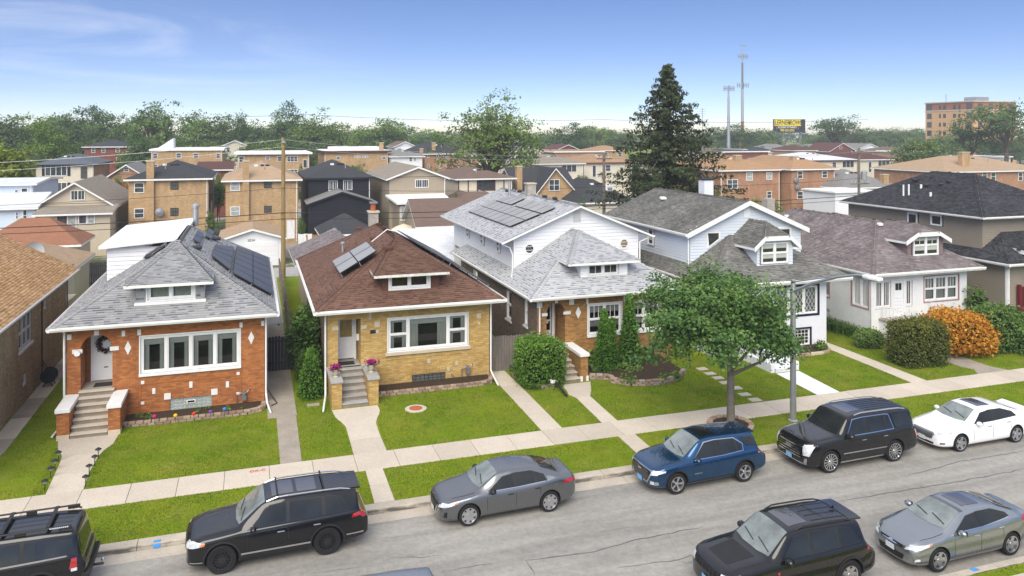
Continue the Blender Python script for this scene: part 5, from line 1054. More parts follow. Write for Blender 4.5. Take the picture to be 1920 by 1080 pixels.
# ---------------------------------------------------------------- trees behind: templates, then copies
TPL = {}
def template(key, n=3, **k):
    TPL[key] = []
    for i in range(n):
        t = thing('broadleaf_tree', '', 'tree', (0, 0, -500), 0, absolute=False); kk = dict(k); kk['seed'] = k['seed']+i*7; tree_parts(t, **kk); TPL[key].append(t)
base = dict(H=1, nleaf=44, tr=.028, fork=.18, csz=.14)
template('round', 3, cz=.60, rx=.36, rz=.40, nclump=120, lsize=.0175, mat='leaf_far', seed=11, amp=.28, shell=.4, lmb=7, **base)
template('dark', 2, cz=.58, rx=.38, rz=.42, nclump=120, lsize=.0175, mat='leaf_far_dark', seed=31, amp=.22, shell=.4, lmb=7, **base)
template('light', 2, cz=.60, rx=.38, rz=.40, nclump=120, lsize=.0175, mat='leaf_light', seed=51, amp=.30, shell=.35, lmb=8, **base)
template('lime', 1, cz=.58, rx=.38, rz=.42, nclump=120, lsize=.026, mat='leaf_lime', seed=61, amp=.22, shell=.4, lmb=7, **base)
template('elm', 2, cz=.66, rx=.42, rz=.33, nclump=80, lsize=.017, mat='leaf_far', seed=71, amp=.42, shell=.5, lmb=12, H=1, nleaf=40, tr=.028, fork=.3, csz=.11)
template('far', 2, cz=.55, rx=.55, rz=.45, nclump=45, lsize=.05, mat='leaf_far', seed=91, amp=.3, shell=.5, lmb=4, H=1, nleaf=16, tr=.03, fork=.15, csz=.17)
used = set()
def far_tree(kind, px, top, Y, wpx, label, group=None, i=None, name='broadleaf_tree'):
    r = ray(px, YH); t = Y/r.y; X = r.x*t; d = X*math.sin(YAW)+Y*math.cos(YAW); Hh = CAMH+(YH-top)/FPX*d; W = wpx*d/FPX
    lst = TPL[kind]; j = random.randrange(len(lst)) if i is None else i; src = lst[j]; rx = {'round':.36,'dark':.38,'light':.38,'lime':.38,'elm':.42,'far':.55}[kind]
    sc = (W/(2*rx*1.1), W/(2*rx*1.1), Hh/1.04)
    o = copy_tree(src, (X, Y, 0), random.uniform(0, 6.28), scale=sc); o.name = name; o['label'] = label; o['category'] = 'tree'
    if group: o['group'] = group
    elif 'group' in o.keys(): del o['group']
    return o
for kind, px, top, Y, w, lab in (
    ('lime', 8, 262, 112, 120, 'yellow green tree at the edge of the pale blue house'), ('dark', 98, 236, 150, 105, 'dark round tree behind the cream flats'), ('elm', 300, 187, 190, 125, 'tall open crowned tree left of the distant orange flats'),
    ('dark', 268, 250, 165, 66, 'dark tree between the red brick block and the orange flats'), ('light', 590, 206, 205, 110, 'tall yellow green tree among the darker treeline'), ('dark', 546, 196, 215, 84, 'tall dark tree beside the yellow green one'),
    ('light', 668, 304, 128, 46, 'small green tree beyond the black house roof'), ('light', 1728, 256, 118, 108, 'full green tree behind the black roofed taupe house'), ('elm', 1886, 180, 150, 130, 'tall tree in front of the brick apartment block'), ('elm', 1820, 222, 160, 110, 'lower broad tree at the foot of the apartment block'),
    ('elm', 1575, 212, 235, 96, 'open elm standing above the rooftops near the billboard'), ('dark', 1060, 233, 250, 84, 'dark round tree left of the big spruce'), ('elm', 1112, 228, 260, 70, 'thin topped tree left of the big spruce'), ('light', 1494, 262, 200, 56, 'small pale tree under the billboard')):
    far_tree(kind, px, top, Y, w, lab)
attr_mat('leaf_birch', [(0, (0.0728, 0.1296, 0.0254)), (.5, (0.1540, 0.2350, 0.0508)), (1, (0.2916, 0.3888, 0.1058))], .65, .25, .2, .25, trans=.25)
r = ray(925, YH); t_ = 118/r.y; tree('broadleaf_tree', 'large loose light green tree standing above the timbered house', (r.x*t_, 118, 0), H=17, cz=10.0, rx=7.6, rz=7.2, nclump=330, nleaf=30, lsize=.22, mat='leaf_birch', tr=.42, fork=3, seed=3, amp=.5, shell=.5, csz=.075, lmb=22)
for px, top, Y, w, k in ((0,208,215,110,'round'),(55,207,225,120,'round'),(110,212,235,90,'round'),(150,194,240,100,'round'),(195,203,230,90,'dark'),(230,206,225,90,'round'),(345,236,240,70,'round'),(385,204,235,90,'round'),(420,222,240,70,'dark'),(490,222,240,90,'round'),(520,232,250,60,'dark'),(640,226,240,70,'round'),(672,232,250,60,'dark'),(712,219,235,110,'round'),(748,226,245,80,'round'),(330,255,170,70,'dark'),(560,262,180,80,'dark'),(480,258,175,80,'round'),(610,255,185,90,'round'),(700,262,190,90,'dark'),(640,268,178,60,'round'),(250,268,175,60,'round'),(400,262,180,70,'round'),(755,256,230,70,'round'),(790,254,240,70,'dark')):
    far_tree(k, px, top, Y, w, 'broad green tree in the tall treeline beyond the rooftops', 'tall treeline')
far_tree('dark', 450, 205, 215, 46, 'narrow dark conifer in the treeline', None)
for px, top, Y, w, k in ((815,246,300,70,'round'),(850,246,320,70,'round'),(1020,246,310,60,'round'),(1090,240,300,60,'dark'),(1140,238,300,70,'round'),(1165,240,280,60,'round'),(1345,236,280,70,'round'),(1385,231,270,80,'round'),(1425,238,300,70,'dark'),(1440,246,320,60,'round'),(1540,246,300,60,'round'),(1620,236,290,80,'round'),(1660,240,300,80,'dark'),(1695,236,300,70,'round'),(1728,240,310,60,'round'),(1360,275,200,60,'round'),(1410,270,210,60,'dark'),(1425,368,67,90,'light'),(1330,338,68,80,'light'),(1290,352,67,70,'light')):
    if Y < 100: far_tree(k, px, top, Y, w, 'bright green bushy tree in the yards behind the white painted house', 'yard trees'); continue
    far_tree(k, px, top, Y, w, 'green tree on the low right hand treeline', 'low treeline')
for px, Y, hpx, w in ((222,112,318,30),(408,105,330,26),(412,112,322,22),(565,110,312,20),(715,112,318,24),(848,104,330,26),(905,108,322,30),(985,120,308,30),(1090,112,325,34),(1200,118,312,40),(1340,120,300,36),(1470,110,330,24),(1575,104,328,26),(1690,108,318,36),(1745,108,322,34),(35,130,300,40),(230,145,284,30),(430,135,296,28),(595,128,304,22),(735,128,306,24),(1182,140,296,30),(1345,150,284,30),(1480,140,292,26),(1700,140,290,40),(1760,150,286,40),(395,84,392,20),(565,86,404,14),(850,84,366,24),(700,96,372,16),(1088,84,372,22)):
    far_tree(random.choice(['round','light','dark','light']), px, hpx, Y, w, 'small green yard tree growing between the houses behind the alley', 'back yard trees')
for i in range(70):
    px = -60+i*29.5+random.uniform(-9, 9); far_tree('far', px, 249-random.uniform(0, 9), random.uniform(380, 560), random.uniform(40, 62), 'hazy tree on the distant horizon', 'horizon trees')
for i in range(16): far_tree(random.choice(['round','round','dark']), 1760+i*14+random.uniform(-5,5), 262-random.uniform(0, 14), random.uniform(170, 235), random.uniform(40, 60), 'green tree around the foot of the apartment block', 'trees by the apartment block')
for l in TPL.values():
    for o in l:
        for c in list(o.children): bpy.data.objects.remove(c)
        bpy.data.objects.remove(o)
# ================================================================ cars
def paint(name, col, metal=.0, rough=.28, flake=.0):
    m, nt, b = nodes(name); b.inputs['Base Color'].default_value = (*col, 1); b.inputs['Metallic'].default_value = metal; b.inputs['Roughness'].default_value = rough
    b.inputs['Coat Weight'].default_value = 1; b.inputs['Coat Roughness'].default_value = .035; b.inputs['Specular IOR Level'].default_value = .12 if max(col) < .05 else .4
    f = noise(nt, vecpos(nt), 1.7, 4); link(nt, ramp(nt, f, [(.3, (rough*.9,)*3), (.7, (rough*1.25,)*3)]), b.inputs['Roughness'])
paint('paint_black', (.006, .006, .007)); paint('paint_black_b', (.008, .008, .009), rough=.2); paint('paint_blue', (.008, .060, .15), .75, .25); paint('paint_grey', (.19, .195, .205), .88, .27); paint('paint_silver', (.33, .345, .355), .88, .27); paint('paint_white', (.80, .80, .80), 0, .3)
pm('car_glass', (.020, .023, .024), .05, .3, 1.5, .38); pm('windscreen', (.17, .195, .19), .06, .4, 1.8, .7, coat=.3); pm('plastic_black', (.016, .016, .017), .55, .15, 4, .4)
pm('chrome', (.72, .73, .75), .12, .08, 3, .6, metal=1.0); pm('alloy', (.52, .53, .55), .25, .1, 5, .6, metal=.85); pm('tyre', (.014, .014, .015), .8, .2, 8, .3)
pm('lamp_clear', (.55, .57, .58), .1, .35, 9, .8, coat=1.0); pm('lamp_red', (.38, .012, .018), .15, .2, 7, .7, coat=1.0); pm('lamp_amber', (.65, .16, .02), .2, .1, 7, .6, coat=.8); pm('plate_white', (.62, .65, .68), .5, .1, 8); pm('plate_blue', (.16, .42, .72), .5, .1, 8); pm('grille_black', (.012, .012, .013), .4, .3, 12, .4); pm('sunroof', (.045, .042, .05), .06, .1, 2, .7, coat=1)
def interp(tab): xs = [p[0] for p in tab]; ys = [p[1] for p in tab]; return lambda x: float(np.interp(x, xs, ys))
def ell(cx, cz, rx, rz, n=16, a0=0, a1=2*math.pi): return [(cx+rx*math.cos(a0+(a1-a0)*k/n), cz+rz*math.sin(a0+(a1-a0)*k/n)) for k in range(n+(0 if abs(a1-a0-2*math.pi) < 1e-6 else 1))]
class Car:
    def __init__(s, name, label, px_front, px_rear, L, W, wb, fo, r, body, top, belt, topw, plan, bottom, z=-.12, crown=.05, group=None):
        """px_front, px_rear: where the two near-side tyres touch the road in the photograph"""
        (xa, ya), (xb, yb) = (px_front[:2], px_rear[:2]) if len(px_front) == 3 else (G(*px_front, z), G(*px_rear, z)); s.rot = math.atan2(yb-ya, xb-xa); s.rot = max(-.03, min(.03, s.rot)); ca, sa = math.cos(s.rot), math.sin(s.rot)
        cx = (xa+xb)/2; cy = (ya+yb)/2; off = W/2-.12; mid = fo+wb/2-L/2   # body centre from the wheel midpoint
        loc = (cx-mid*ca-off*sa, cy-mid*sa+off*ca, z); s.L, s.W, s.wb, s.fo, s.r = L, W, wb, fo, r
        s.t = thing(name, label, 'car', loc, s.rot, group, absolute=False); s.body = body
        s.top, s.belt, s.topw, s.plan, s.bot = interp(top), interp(belt), interp(topw), interp(plan), interp(bottom)
        keys = sorted({round(k, 3) for tb in (top, topw, plan) for k, _ in tb} | {round(x, 3) for x in np.arange(.3, L-.2, .28)})
        st = []
        for k in keys:
            if not st or k-st[-1] > .05 or k == L: st.append(k)
        V, Fc = [], []; n = 0
        for x in st:
            w = s.plan(x); zb = s.bot(x); zt = s.top(x); ze = min(s.belt(x), zt-.045); tw = min(s.topw(x), w*.9); hh = ze-zb; cabin = zt-ze; cr = crown*min(1, .25+cabin/.35)
            half = [(0, zb), (.55*w, zb), (.88*w, zb+.015), (.968*w, zb+.09), (.988*w, zb+.28*hh), (w, zb+.58*hh), (.985*w, zb+.84*hh), (.962*w, ze-.02), (.93*w, ze+.012)]
            a = (.925*w, ze+.03 if cabin > .12 else ze+.018); b = (tw+.012, zt-cr-.02)
            if b[1] < a[1]: b = (min(b[0], a[0]*.97), a[1]+.004)
            half += [a, (a[0]*.5+b[0]*.5+.008*min(1, cabin*3), a[1]*.5+b[1]*.5), b, (tw*.93, zt-cr*.45), (tw*.6, zt-cr*.12), (0, zt)]
            ring = half+[(-y, zz) for y, zz in reversed(half[1:-1])]; n = len(ring); V += [(x-L/2, y, zz) for y, zz in ring]
        for i in range(len(st)-1):
            for k in range(n): Fc.append((i*n+k, (i+1)*n+k, (i+1)*n+(k+1) % n, i*n+(k+1) % n))
        h = (n)//2
        def cap(o, flip):
            for k in range(h):
                a, b, c, d = o+k, o+k+1, o+(n-k-1) % n, o+(n-k) % n
                f = [q for i, q in enumerate((a, b, c, d)) if q not in (a, b, c, d)[:i]]
                Fc.append(tuple(reversed(f)) if flip else tuple(f))
        cap(0, False); cap((len(st)-1)*n, True)
        me = bpy.data.meshes.new('body'); me.from_pydata(V, [], [f for f in Fc if len(f) > 2]); me.materials.append(MT[body]); me.materials.append(MT['plastic_black'])
        bm = bmesh.new(); bm.from_mesh(me); bmesh.ops.recalc_face_normals(bm, faces=bm.faces); bm.to_mesh(me); bm.free()
        ob = bpy.data.objects.new('body', me); COL.objects.link(ob); sb = ob.modifiers.new('s', 'SUBSURF'); sb.levels = 2; sb.render_levels = 2
        cm = MB(); R_ = r*1.13
        for xc in (fo, fo+wb):
            for sg in (-1, 1):
                yy = sorted((sg*(W/2-.30), sg*(W/2+.3))); cm.lathe([(R_, yy[0]), (R_, yy[1])], (xc-L/2, 0, r+.02), 28, 'y')
        cut = cm.build('cut', ['plastic_black', 'plastic_black']); 
        bmx = bmesh.new(); bmx.from_mesh(cut.data); bmesh.ops.recalc_face_normals(bmx, faces=bmx.faces); bmx.to_mesh(cut.data); bmx.free()
        bo = ob.modifiers.new('b', 'BOOLEAN'); bo.object = cut; bo.operation = 'DIFFERENCE'; bo.solver = 'EXACT'
        try: bo.material_mode = 'TRANSFER'
        except Exception: pass
        dg = bpy.context.evaluated_depsgraph_get(); m2 = bpy.data.meshes.new_from_object(ob.evaluated_get(dg)); ob.modifiers.clear(); ob.data = m2; m2.name = 'body'
        bpy.data.objects.remove(cut); m2.polygons.foreach_set('use_smooth', [True]*len(m2.polygons))
        try: m2.set_sharp_from_angle(angle=R(35))
        except Exception: pass
        ob.parent = s.t; s.ob = ob
        bm = bmesh.new(); bm.from_mesh(m2); s.bvh = BVHTree.FromBMesh(bm); bm.free(); s.wheels()
    def hit(s, view, a, b):
        o, d = {'L': ((a, -3, b), (0, 1, 0)), 'R': ((a, 3, b), (0, -1, 0)), 'T': ((a, b, 4), (0, 0, -1)), 'F': ((-5, a, b), (1, 0, 0)), 'B': ((5, a, b), (-1, 0, 0))}[view]
        h = s.bvh.ray_cast(Vector(o), Vector(d)); return h[0]
    def panel(s, name, view, poly, mat, off=.005, parent=None, step=.07, thick=.0):
        """a skin panel: polygon drawn in side (x,z), top (x,y), front or rear (y,z) view and laid on the body. x counts from the nose"""
        H2 = s.L/2; P = [((a-H2) if view in 'LRT' else a, b) for a, b in poly]
        B = []
        for i in range(len(P)):
            (a, b), (c, d) = P[i], P[(i+1) % len(P)]; n = max(1, int(math.hypot(c-a, d-b)/step))
            B += [(a+(c-a)*k/n, b+(d-b)*k/n) for k in range(n)]
        x0, x1 = min(p[0] for p in B), max(p[0] for p in B); y0, y1 = min(p[1] for p in B), max(p[1] for p in B)
        gx, gy = np.meshgrid(np.arange(x0+step/2, x1, step), np.arange(y0+step/2, y1, step)); gx, gy = gx.ravel(), gy.ravel()
        if len(gx): ok = in_poly(gx, gy, P); I = [(float(a), float(b)) for a, b in zip(gx[ok], gy[ok])]
        else: I = []
        nb = len(B); r = geometry.delaunay_2d_cdt([Vector(p) for p in B+I], [(i, (i+1) % nb) for i in range(nb)], [], 1, 1e-5)
        d = {'L': (0,-1,0), 'R': (0,1,0), 'T': (0,0,1), 'F': (-1,0,0), 'B': (1,0,0)}[view]; d = Vector(d); V = []; bad = set()
        for p in r[0]:
            q = s.hit(view, p[0], p[1])
            if q is None: bad.add(len(V)); q = Vector((0, 0, 0))
            if view in 'LR': V.append(Vector((p[0], q.y, p[1]))+d*off)
            elif view == 'T': V.append(Vector((p[0], p[1], q.z))+d*off)
            else: V.append(Vector((q.x, p[0], p[1]))+d*off)
        ax = {'L': 1, 'R': 1, 'T': 2}.get(view, 0); tris = [tuple(f) for f in r[2] if not bad & set(f) and max(V[i][ax] for i in f)-min(V[i][ax] for i in f) < .2]
        m = MB(); m.add(V, tris); o = m.build(name, mat, parent or s.t, smooth=True); return o
    def both(s, name, poly, mat, off=.005, **k): return [s.panel(name, v, poly, mat, off, **k) for v in 'LR']
    def mirror_yz(s, name, view, poly, mat, off=.005, **k): return [s.panel(name, view, [(sg*a, b) for a, b in poly], mat, off, **k) for sg in (-1, 1)]
    def wheels(s):
        s.wl = []
        for xc in (s.fo, s.fo+s.wb):
            for sg in (-1, 1): s.wl.append((xc-s.L/2, sg))
    def add_wheels(s, style='multi', rimr=.66, n=10, rimmat='alloy', w=.22):
        r = s.r; first = None
        for x, sg in s.wl:
            y = sg*(s.W/2-.02-w/2); root = bpy.data.objects.new('wheel', None); COL.objects.link(root); root.parent = s.t; root.location = (x, y, r); root.rotation_euler = (0, 0, 0 if sg < 0 else math.pi); root.empty_display_size = .1
            if first is None:
                first = root; rr = r*rimr
                m = MB(); m.lathe([(rr, -w/2+.012), (r*.93, -w/2), (r*.985, -w/2+.03), (r, -w/2+.06), (r, w/2-.06), (r*.985, w/2-.03), (r*.9, w/2), (rr, w/2-.01)], (0,0,0), 36, 'y'); m.f = m.f[:-2]; m.mi = m.mi[:-2]
                t1 = m.build('tyre', 'tyre', root, smooth=True)
                m = MB(); m.lathe([(rr+.003, -w/2+.0), (rr-.022, -w/2+.005), (rr-.028, -w/2+.06), (rr-.03, w/2-.02)], (0,0,0), 32, 'y'); m.f = m.f[:-2]; m.mi = m.mi[:-2]
                ro = rr-.02
                for k in range(n):
                    if style == 'split': angs = (2*math.pi*k/n-.10, 2*math.pi*k/n+.10)
                    else: angs = (2*math.pi*k/n,)
                    for a in angs:
                        c, q = math.cos(a), math.sin(a); wd = {'multi': .018, 'five': .05, 'split': .02, 'mesh': .016}[style]; wi = wd*(1.4 if style == 'five' else .9)
                        P = [(.04*c-wi*q, .04*q+wi*c), (.04*c+wi*q, .04*q-wi*c), (ro*c+wd*q, ro*q-wd*c), (ro*c-wd*q, ro*q+wd*c)]
                        m.ext([(P[0][0],-w/2+.03,P[0][1]), (P[1][0],-w/2+.03,P[1][1]), (P[2][0],-w/2+.018,P[2][1]), (P[3][0],-w/2+.018,P[3][1])], (0,.03,0))
                m.lathe([(.055, -w/2+.02), (.06, -w/2+.05)], (0,0,0), 14, 'y'); t2 = m.build('rim', rimmat, root, smooth=False)
                t3 = MB().lathe([(rr-.03, -w/2+.085), (rr-.03, -w/2+.095)], (0,0,0), 24, 'y').build('brake_disc', 'black_metal', root)
            else:
                for ch in first.children: c = ch.copy(); COL.objects.link(c); c.parent = root
    def glasshouse(s, dlo, splits, gap=.05, chrome=False, under='plastic_black', glassmat='car_glass', grow=.03):
        """side windows: dlo = bottom and top lines (x,z); splits = x of the pillars"""
        bot, top = dlo; fb, ft = interp(bot), interp(top)
        xs0, xs1 = bot[0][0], bot[-1][0]; poly = bot+top[::-1]
        if chrome:
            cx = sum(p[0] for p in poly)/len(poly); cz = sum(p[1] for p in poly)/len(poly); s.both('window_trim', [(p[0]+grow*(1 if p[0] > cx else -1)*.8, p[1]+grow*(1 if p[1] > cz else -1)*.7) for p in poly], 'chrome', .003)
        s.both('window_surround', poly, under, .006)
        ed = [None]+list(splits)+[None]
        for i in range(len(ed)-1):
            q = [(x, z) for x, z in poly]
            if ed[i] is not None: q = clip_half(q, (ed[i]+gap/2+.02*i, 3), (ed[i]+gap/2, 0))if 0 else clip_half(q, (ed[i]+gap/2, 9), (ed[i]+gap/2, -9)) if False else [p for p in clip_x(q, ed[i]+gap/2, 1)]
            if ed[i+1] is not None: q = clip_x(q, ed[i+1]-gap/2, -1)
            if len(q) < 3: continue
            cx = sum(p[0] for p in q)/len(q); cz = sum(p[1] for p in q)/len(q); q = [(p[0]+(cx-p[0])*.035, p[1]+(cz-p[1])*.07) for p in q]
            s.both('side_window', q, glassmat, .011)
    def screens(s, ws, rear=None, rear_view='T', mat='windscreen'):
        w = s.panel('windscreen', 'T', ws, mat, .008); 
        if rear: s.panel('rear_window', rear_view, rear, 'car_glass', .008)
        return w
    def seams(s, xs, z0, wid=.014):
        for sg in (-1, 1):      # bonnet shut lines
            P = [(.42, .70), (.8, .765), (1.15, .79)]; w_ = s.W/2; a = [(x, sg*w_*f) for x, f in P]; s.panel('bonnet_seam', 'T', a+[(x, y+sg*.014) for x, y in reversed(a)], 'grille_black', .003, step=.1)
        for x, za, zb_ in xs: s.both('door_seam', [(x-wid/2, za), (x+wid/2, za), (x+wid/2, zb_), (x-wid/2, zb_)], 'grille_black', .002, step=.12)
    def handles(s, pts, mat=None):
        for x, z in pts:
            for sg in (-1, 1):
                q = s.hit('L' if sg < 0 else 'R', x-s.L/2, z)
                if q: m = MB(); m.box(x-s.L/2-.10, x-s.L/2+.10, q.y-.025 if sg < 0 else q.y+.005, q.y-.005 if sg < 0 else q.y+.025, z-.015, z+.015); m.build('door_handle', mat or s.body, s.t, bevel=.008)
    def mirrors(s, x, z, mat=None, k=1.0):
        for sg in (-1, 1):
            y = sg*(s.W/2+.06); bm = bmesh.new(); bmesh.ops.create_icosphere(bm, subdivisions=3, radius=1); 
            for v in bm.verts: v.co = Vector((x-s.L/2+v.co.x*.085*k*(1.1 if v.co.x < 0 else .8), y+v.co.y*.125*k, z+v.co.z*.085*k))
            me = bpy.data.meshes.new('mirror'); bm.to_mesh(me); bm.free(); me.materials.append(MT[mat or s.body]); me.polygons.foreach_set('use_smooth', [True]*len(me.polygons)); o = bpy.data.objects.new('mirror', me); COL.objects.link(o); o.parent = s.t
            MB().tube([(x-s.L/2+.02, sg*(s.W/2-.12), z-.07), (x-s.L/2, y, z-.04)], .022, 6).build('mirror_arm', 'plastic_black', o)
            MB().box(x-s.L/2+.068*k, x-s.L/2+.074*k, y-.095*k, y+.095*k, z-.055*k, z+.06*k).build('mirror_glass', 'car_glass', o)
    def arches(s, mat='plastic_black', t=.06):
        for x in (s.fo, s.fo+s.wb):
            R0, R1 = s.r*1.13, s.r*1.13+t; zc = s.r+.02
            poly = ell(x, zc, R1, R1, 18, -.12, math.pi+.12)+ell(x, zc, R0*1.005, R0*1.005, 18, math.pi+.12, -.12)
            s.both('wheel_arch', poly, mat, .012, step=.06)
    def sill(s, z0, z1, mat='plastic_black', e=.0):
        a, b = s.fo+s.r*1.2, s.fo+s.wb-s.r*1.2; s.both('rocker_panel', [(a, z0), (b, z0), (b, z1), (a, z1)], mat, .008)
    def plate(s, view, z, mat='plate_white', w=.31, h=.155, y=0):
        o = s.panel('licence_plate', view, [(y-w/2, z-h/2), (y+w/2, z-h/2), (y+w/2, z+h/2), (y-w/2, z+h/2)], mat, .03); return o
    def rails(s, x0, x1, mat, y=None, r=.022, lift=.05):
        for sg in (-1, 1):
            pts = []
            for k in range(9):
                x = x0+(x1-x0)*k/8; yy = sg*(s.topw(x)*.93 if y is None else y); q = s.hit('T', x-s.L/2, yy); pts.append((x-s.L/2, yy, (q.z if q else 1.7)+(lift if 0 < k < 8 else .0)))
            MB().tube(pts, r, 6).build('roof_rail', mat, s.t)
    def spoiler(s, x0, x1, hw, mat, drop=.02):
        m = MB(); n = 8; top = []; H2 = s.L/2
        for k in range(n+1):
            y = -hw+2*hw*k/n; q = s.hit('T', x0-H2, y); top.append((y, (q.z if q else 1.6)+.012))
        for (y0, z0), (y1, z1) in zip(top[:-1], top[1:]):
            m.ext([(x0-H2, y0, z0), (x0-H2, y1, z1), (x1-H2, y1, z1-drop), (x1-H2, y0, z0-drop)], (0, 0, -.04))
        return m.build('spoiler', mat, s.t)
    def wipers(s, x, span):
        for a, b in ((-.62*span, -.05), (.02*span, .55*span)):
            p = [s.hit('T', x-s.L/2+k*.12, a+(b-a)*k) for k in (0, .5, 1)]
            if all(p): MB().tube([q+Vector((0,0,.022)) for q in p], .012, 5).build('wiper', 'plastic_black', s.t)
def clip_x(poly, x, keep):
    out = []
    for i in range(len(poly)):
        p, q = poly[i], poly[(i+1) % len(poly)]; ip = (p[0]-x)*keep >= 0; iq = (q[0]-x)*keep >= 0
        if ip: out.append(p)
        if ip != iq: t = (x-p[0])/(q[0]-p[0]); out.append((x, p[1]+(q[1]-p[1])*t))
    return out
def rect(a, b, c, d): return [(a, c), (b, c), (b, d), (a, d)]
# ---------------------------------------------------------------- black SUV with chrome roof rails
def suv_spec(L, W, H, hood, cowl, wst, rend, tail, hoodf, nose=.0, beltf=.62, tw=.66, box=.0):
    top = [(0,hood-.24),(.03,hood-.16),(.12,hood-.08),(.45,hood-.02),(cowl-.35,hood+.055),(cowl,hood+.09),(cowl+.12,hood+.16),(wst-.12,H-.09),(wst,H-.045),(wst+.45,H),(rend-.8,H-.015),(rend,H-.06),(rend+.08,H-.10),(tail-.1,H*.60+.05),(tail,H*.56),(L-.03,H*.52),(L,H*.46)]
    bz = H*beltf; belt = [(0,hood-.30),(.4,hood-.10),(cowl,bz-.035),(L*.6,bz),(L-.4,bz+.045),(L,H*.5)]
    w = W/2; plan = [(0,w*.70),(.04,w*.80),(.12,w*.88),(.3,w*.945),(.6,w*.985),(1.0,w),(L-1.1,w),(L-.5,w*.985),(L-.2,w*.95),(L-.06,w*.90),(L,w*.80)]
    topw = [(0,w*.60),(.3,w*.80),(cowl,w*.80),(wst,tw*w+.02),(wst+.5,tw*w+.035),(rend-.6,tw*w+.03),(rend,tw*w),(tail,w*.80),(L,w*.72)]
    bottom = [(0,.30),(.15,.25),(.6,.22),(L-.7,.24),(L-.15,.32),(L,.40)]
    return top, belt, topw, plan, bottom
def dlo_suv(c, cowl, wst, rend, H, beltf, tail):
    b = [(cowl+.34,H*beltf+.035),(c.L*.6,H*beltf+.05),(tail-.42,H*beltf+.10)]; t = [(cowl+.42,H*beltf+.07),(wst+.10,H-.155),(wst+.5,H-.115),(rend-.7,H-.13),(tail-.62,H-.20)]
    return b, t
def build_explorer():
    L, W, H = 5.04, 1.99, 1.76
    c = Car('parked_car', 'black SUV with chrome roof rails and black mesh wheels parked before the orange house', (414,1075), (615,1038), L, W, 2.86, .95, .395, 'paint_black', *suv_spec(L, W, H, 1.06, 1.32, 2.12, 4.62, 4.86, 0))
    c.add_wheels('mesh', .66, 16, 'black_metal'); c.arches(); c.sill(.26, .44); d = dlo_suv(c, 1.32, 2.12, 4.62, H, .62, 4.86); c.glasshouse(d, [2.72, 3.72], .07)
    c.screens([(1.40,-.70),(2.10,-.62),(2.10,.62),(1.40,.70),(1.33,.3),(1.33,-.3)], [(-.62,1.13),(.62,1.13),(.55,1.55),(-.55,1.55)], 'B')
    c.seams([(1.62,.5,1.06),(2.72,.48,1.08),(3.70,.62,1.08)], 0); c.handles([(2.52,.93),(3.52,.96)], 'chrome'); c.mirrors(1.78, 1.14)
    c.both('side_moulding', rect(1.45,3.55,.46,.51), 'chrome', .014); c.rails(2.15, 4.5, 'chrome')
    for x in (2.45,3.75): MB().tube([(x-L/2,-.62,H+.04),(x-L/2,.62,H+.04)], .025, 6).build('roof_bar', 'plastic_black', c.t)
    c.panel('sunroof', 'T', [(2.3,-.45),(2.9,-.45),(2.9,.45),(2.3,.45)], 'sunroof', .006); c.panel('sunroof', 'T', [(3.0,-.45),(3.55,-.45),(3.55,.45),(3.0,.45)], 'sunroof', .006)
    c.panel('grille', 'F', [(-.5,.62),(.5,.62),(.56,.90),(-.56,.90)], 'grille_black', .012); c.panel('grille_bar', 'F', rect(-.5,.5,.73,.77), 'chrome', .02)
    c.mirror_yz('headlight', 'F', [(.5,.76),(.86,.80),(.86,.93),(.56,.95)], 'lamp_clear', .012); c.both('headlight', [(.04,.78),(.5,.86),(.52,.93),(.12,.96)], 'lamp_clear', .012); c.both('turn_signal', [(.38,.845),(.5,.865),(.52,.92),(.42,.92)], 'lamp_amber', .016)
    c.panel('bumper_trim', 'F', rect(-.8,.8,.36,.40), 'chrome', .015); c.both('bumper_trim', rect(.12,.45,.40,.43), 'chrome', .014); c.plate('F', .5)
    c.both('tail_light', [(4.5,.98),(4.95,1.02),(5.0,1.13),(4.88,1.12),(4.55,1.08)], 'lamp_red', .012); c.mirror_yz('tail_light', 'B', [(.62,.92),(.92,.92),(.94,1.10),(.62,1.08)], 'lamp_red', .012); c.both('bumper_trim', rect(4.35,4.85,.50,.54), 'chrome', .014)
    c.wipers(1.46, 1.0); c.spoiler(4.42,4.80,.58,'paint_black'); return c
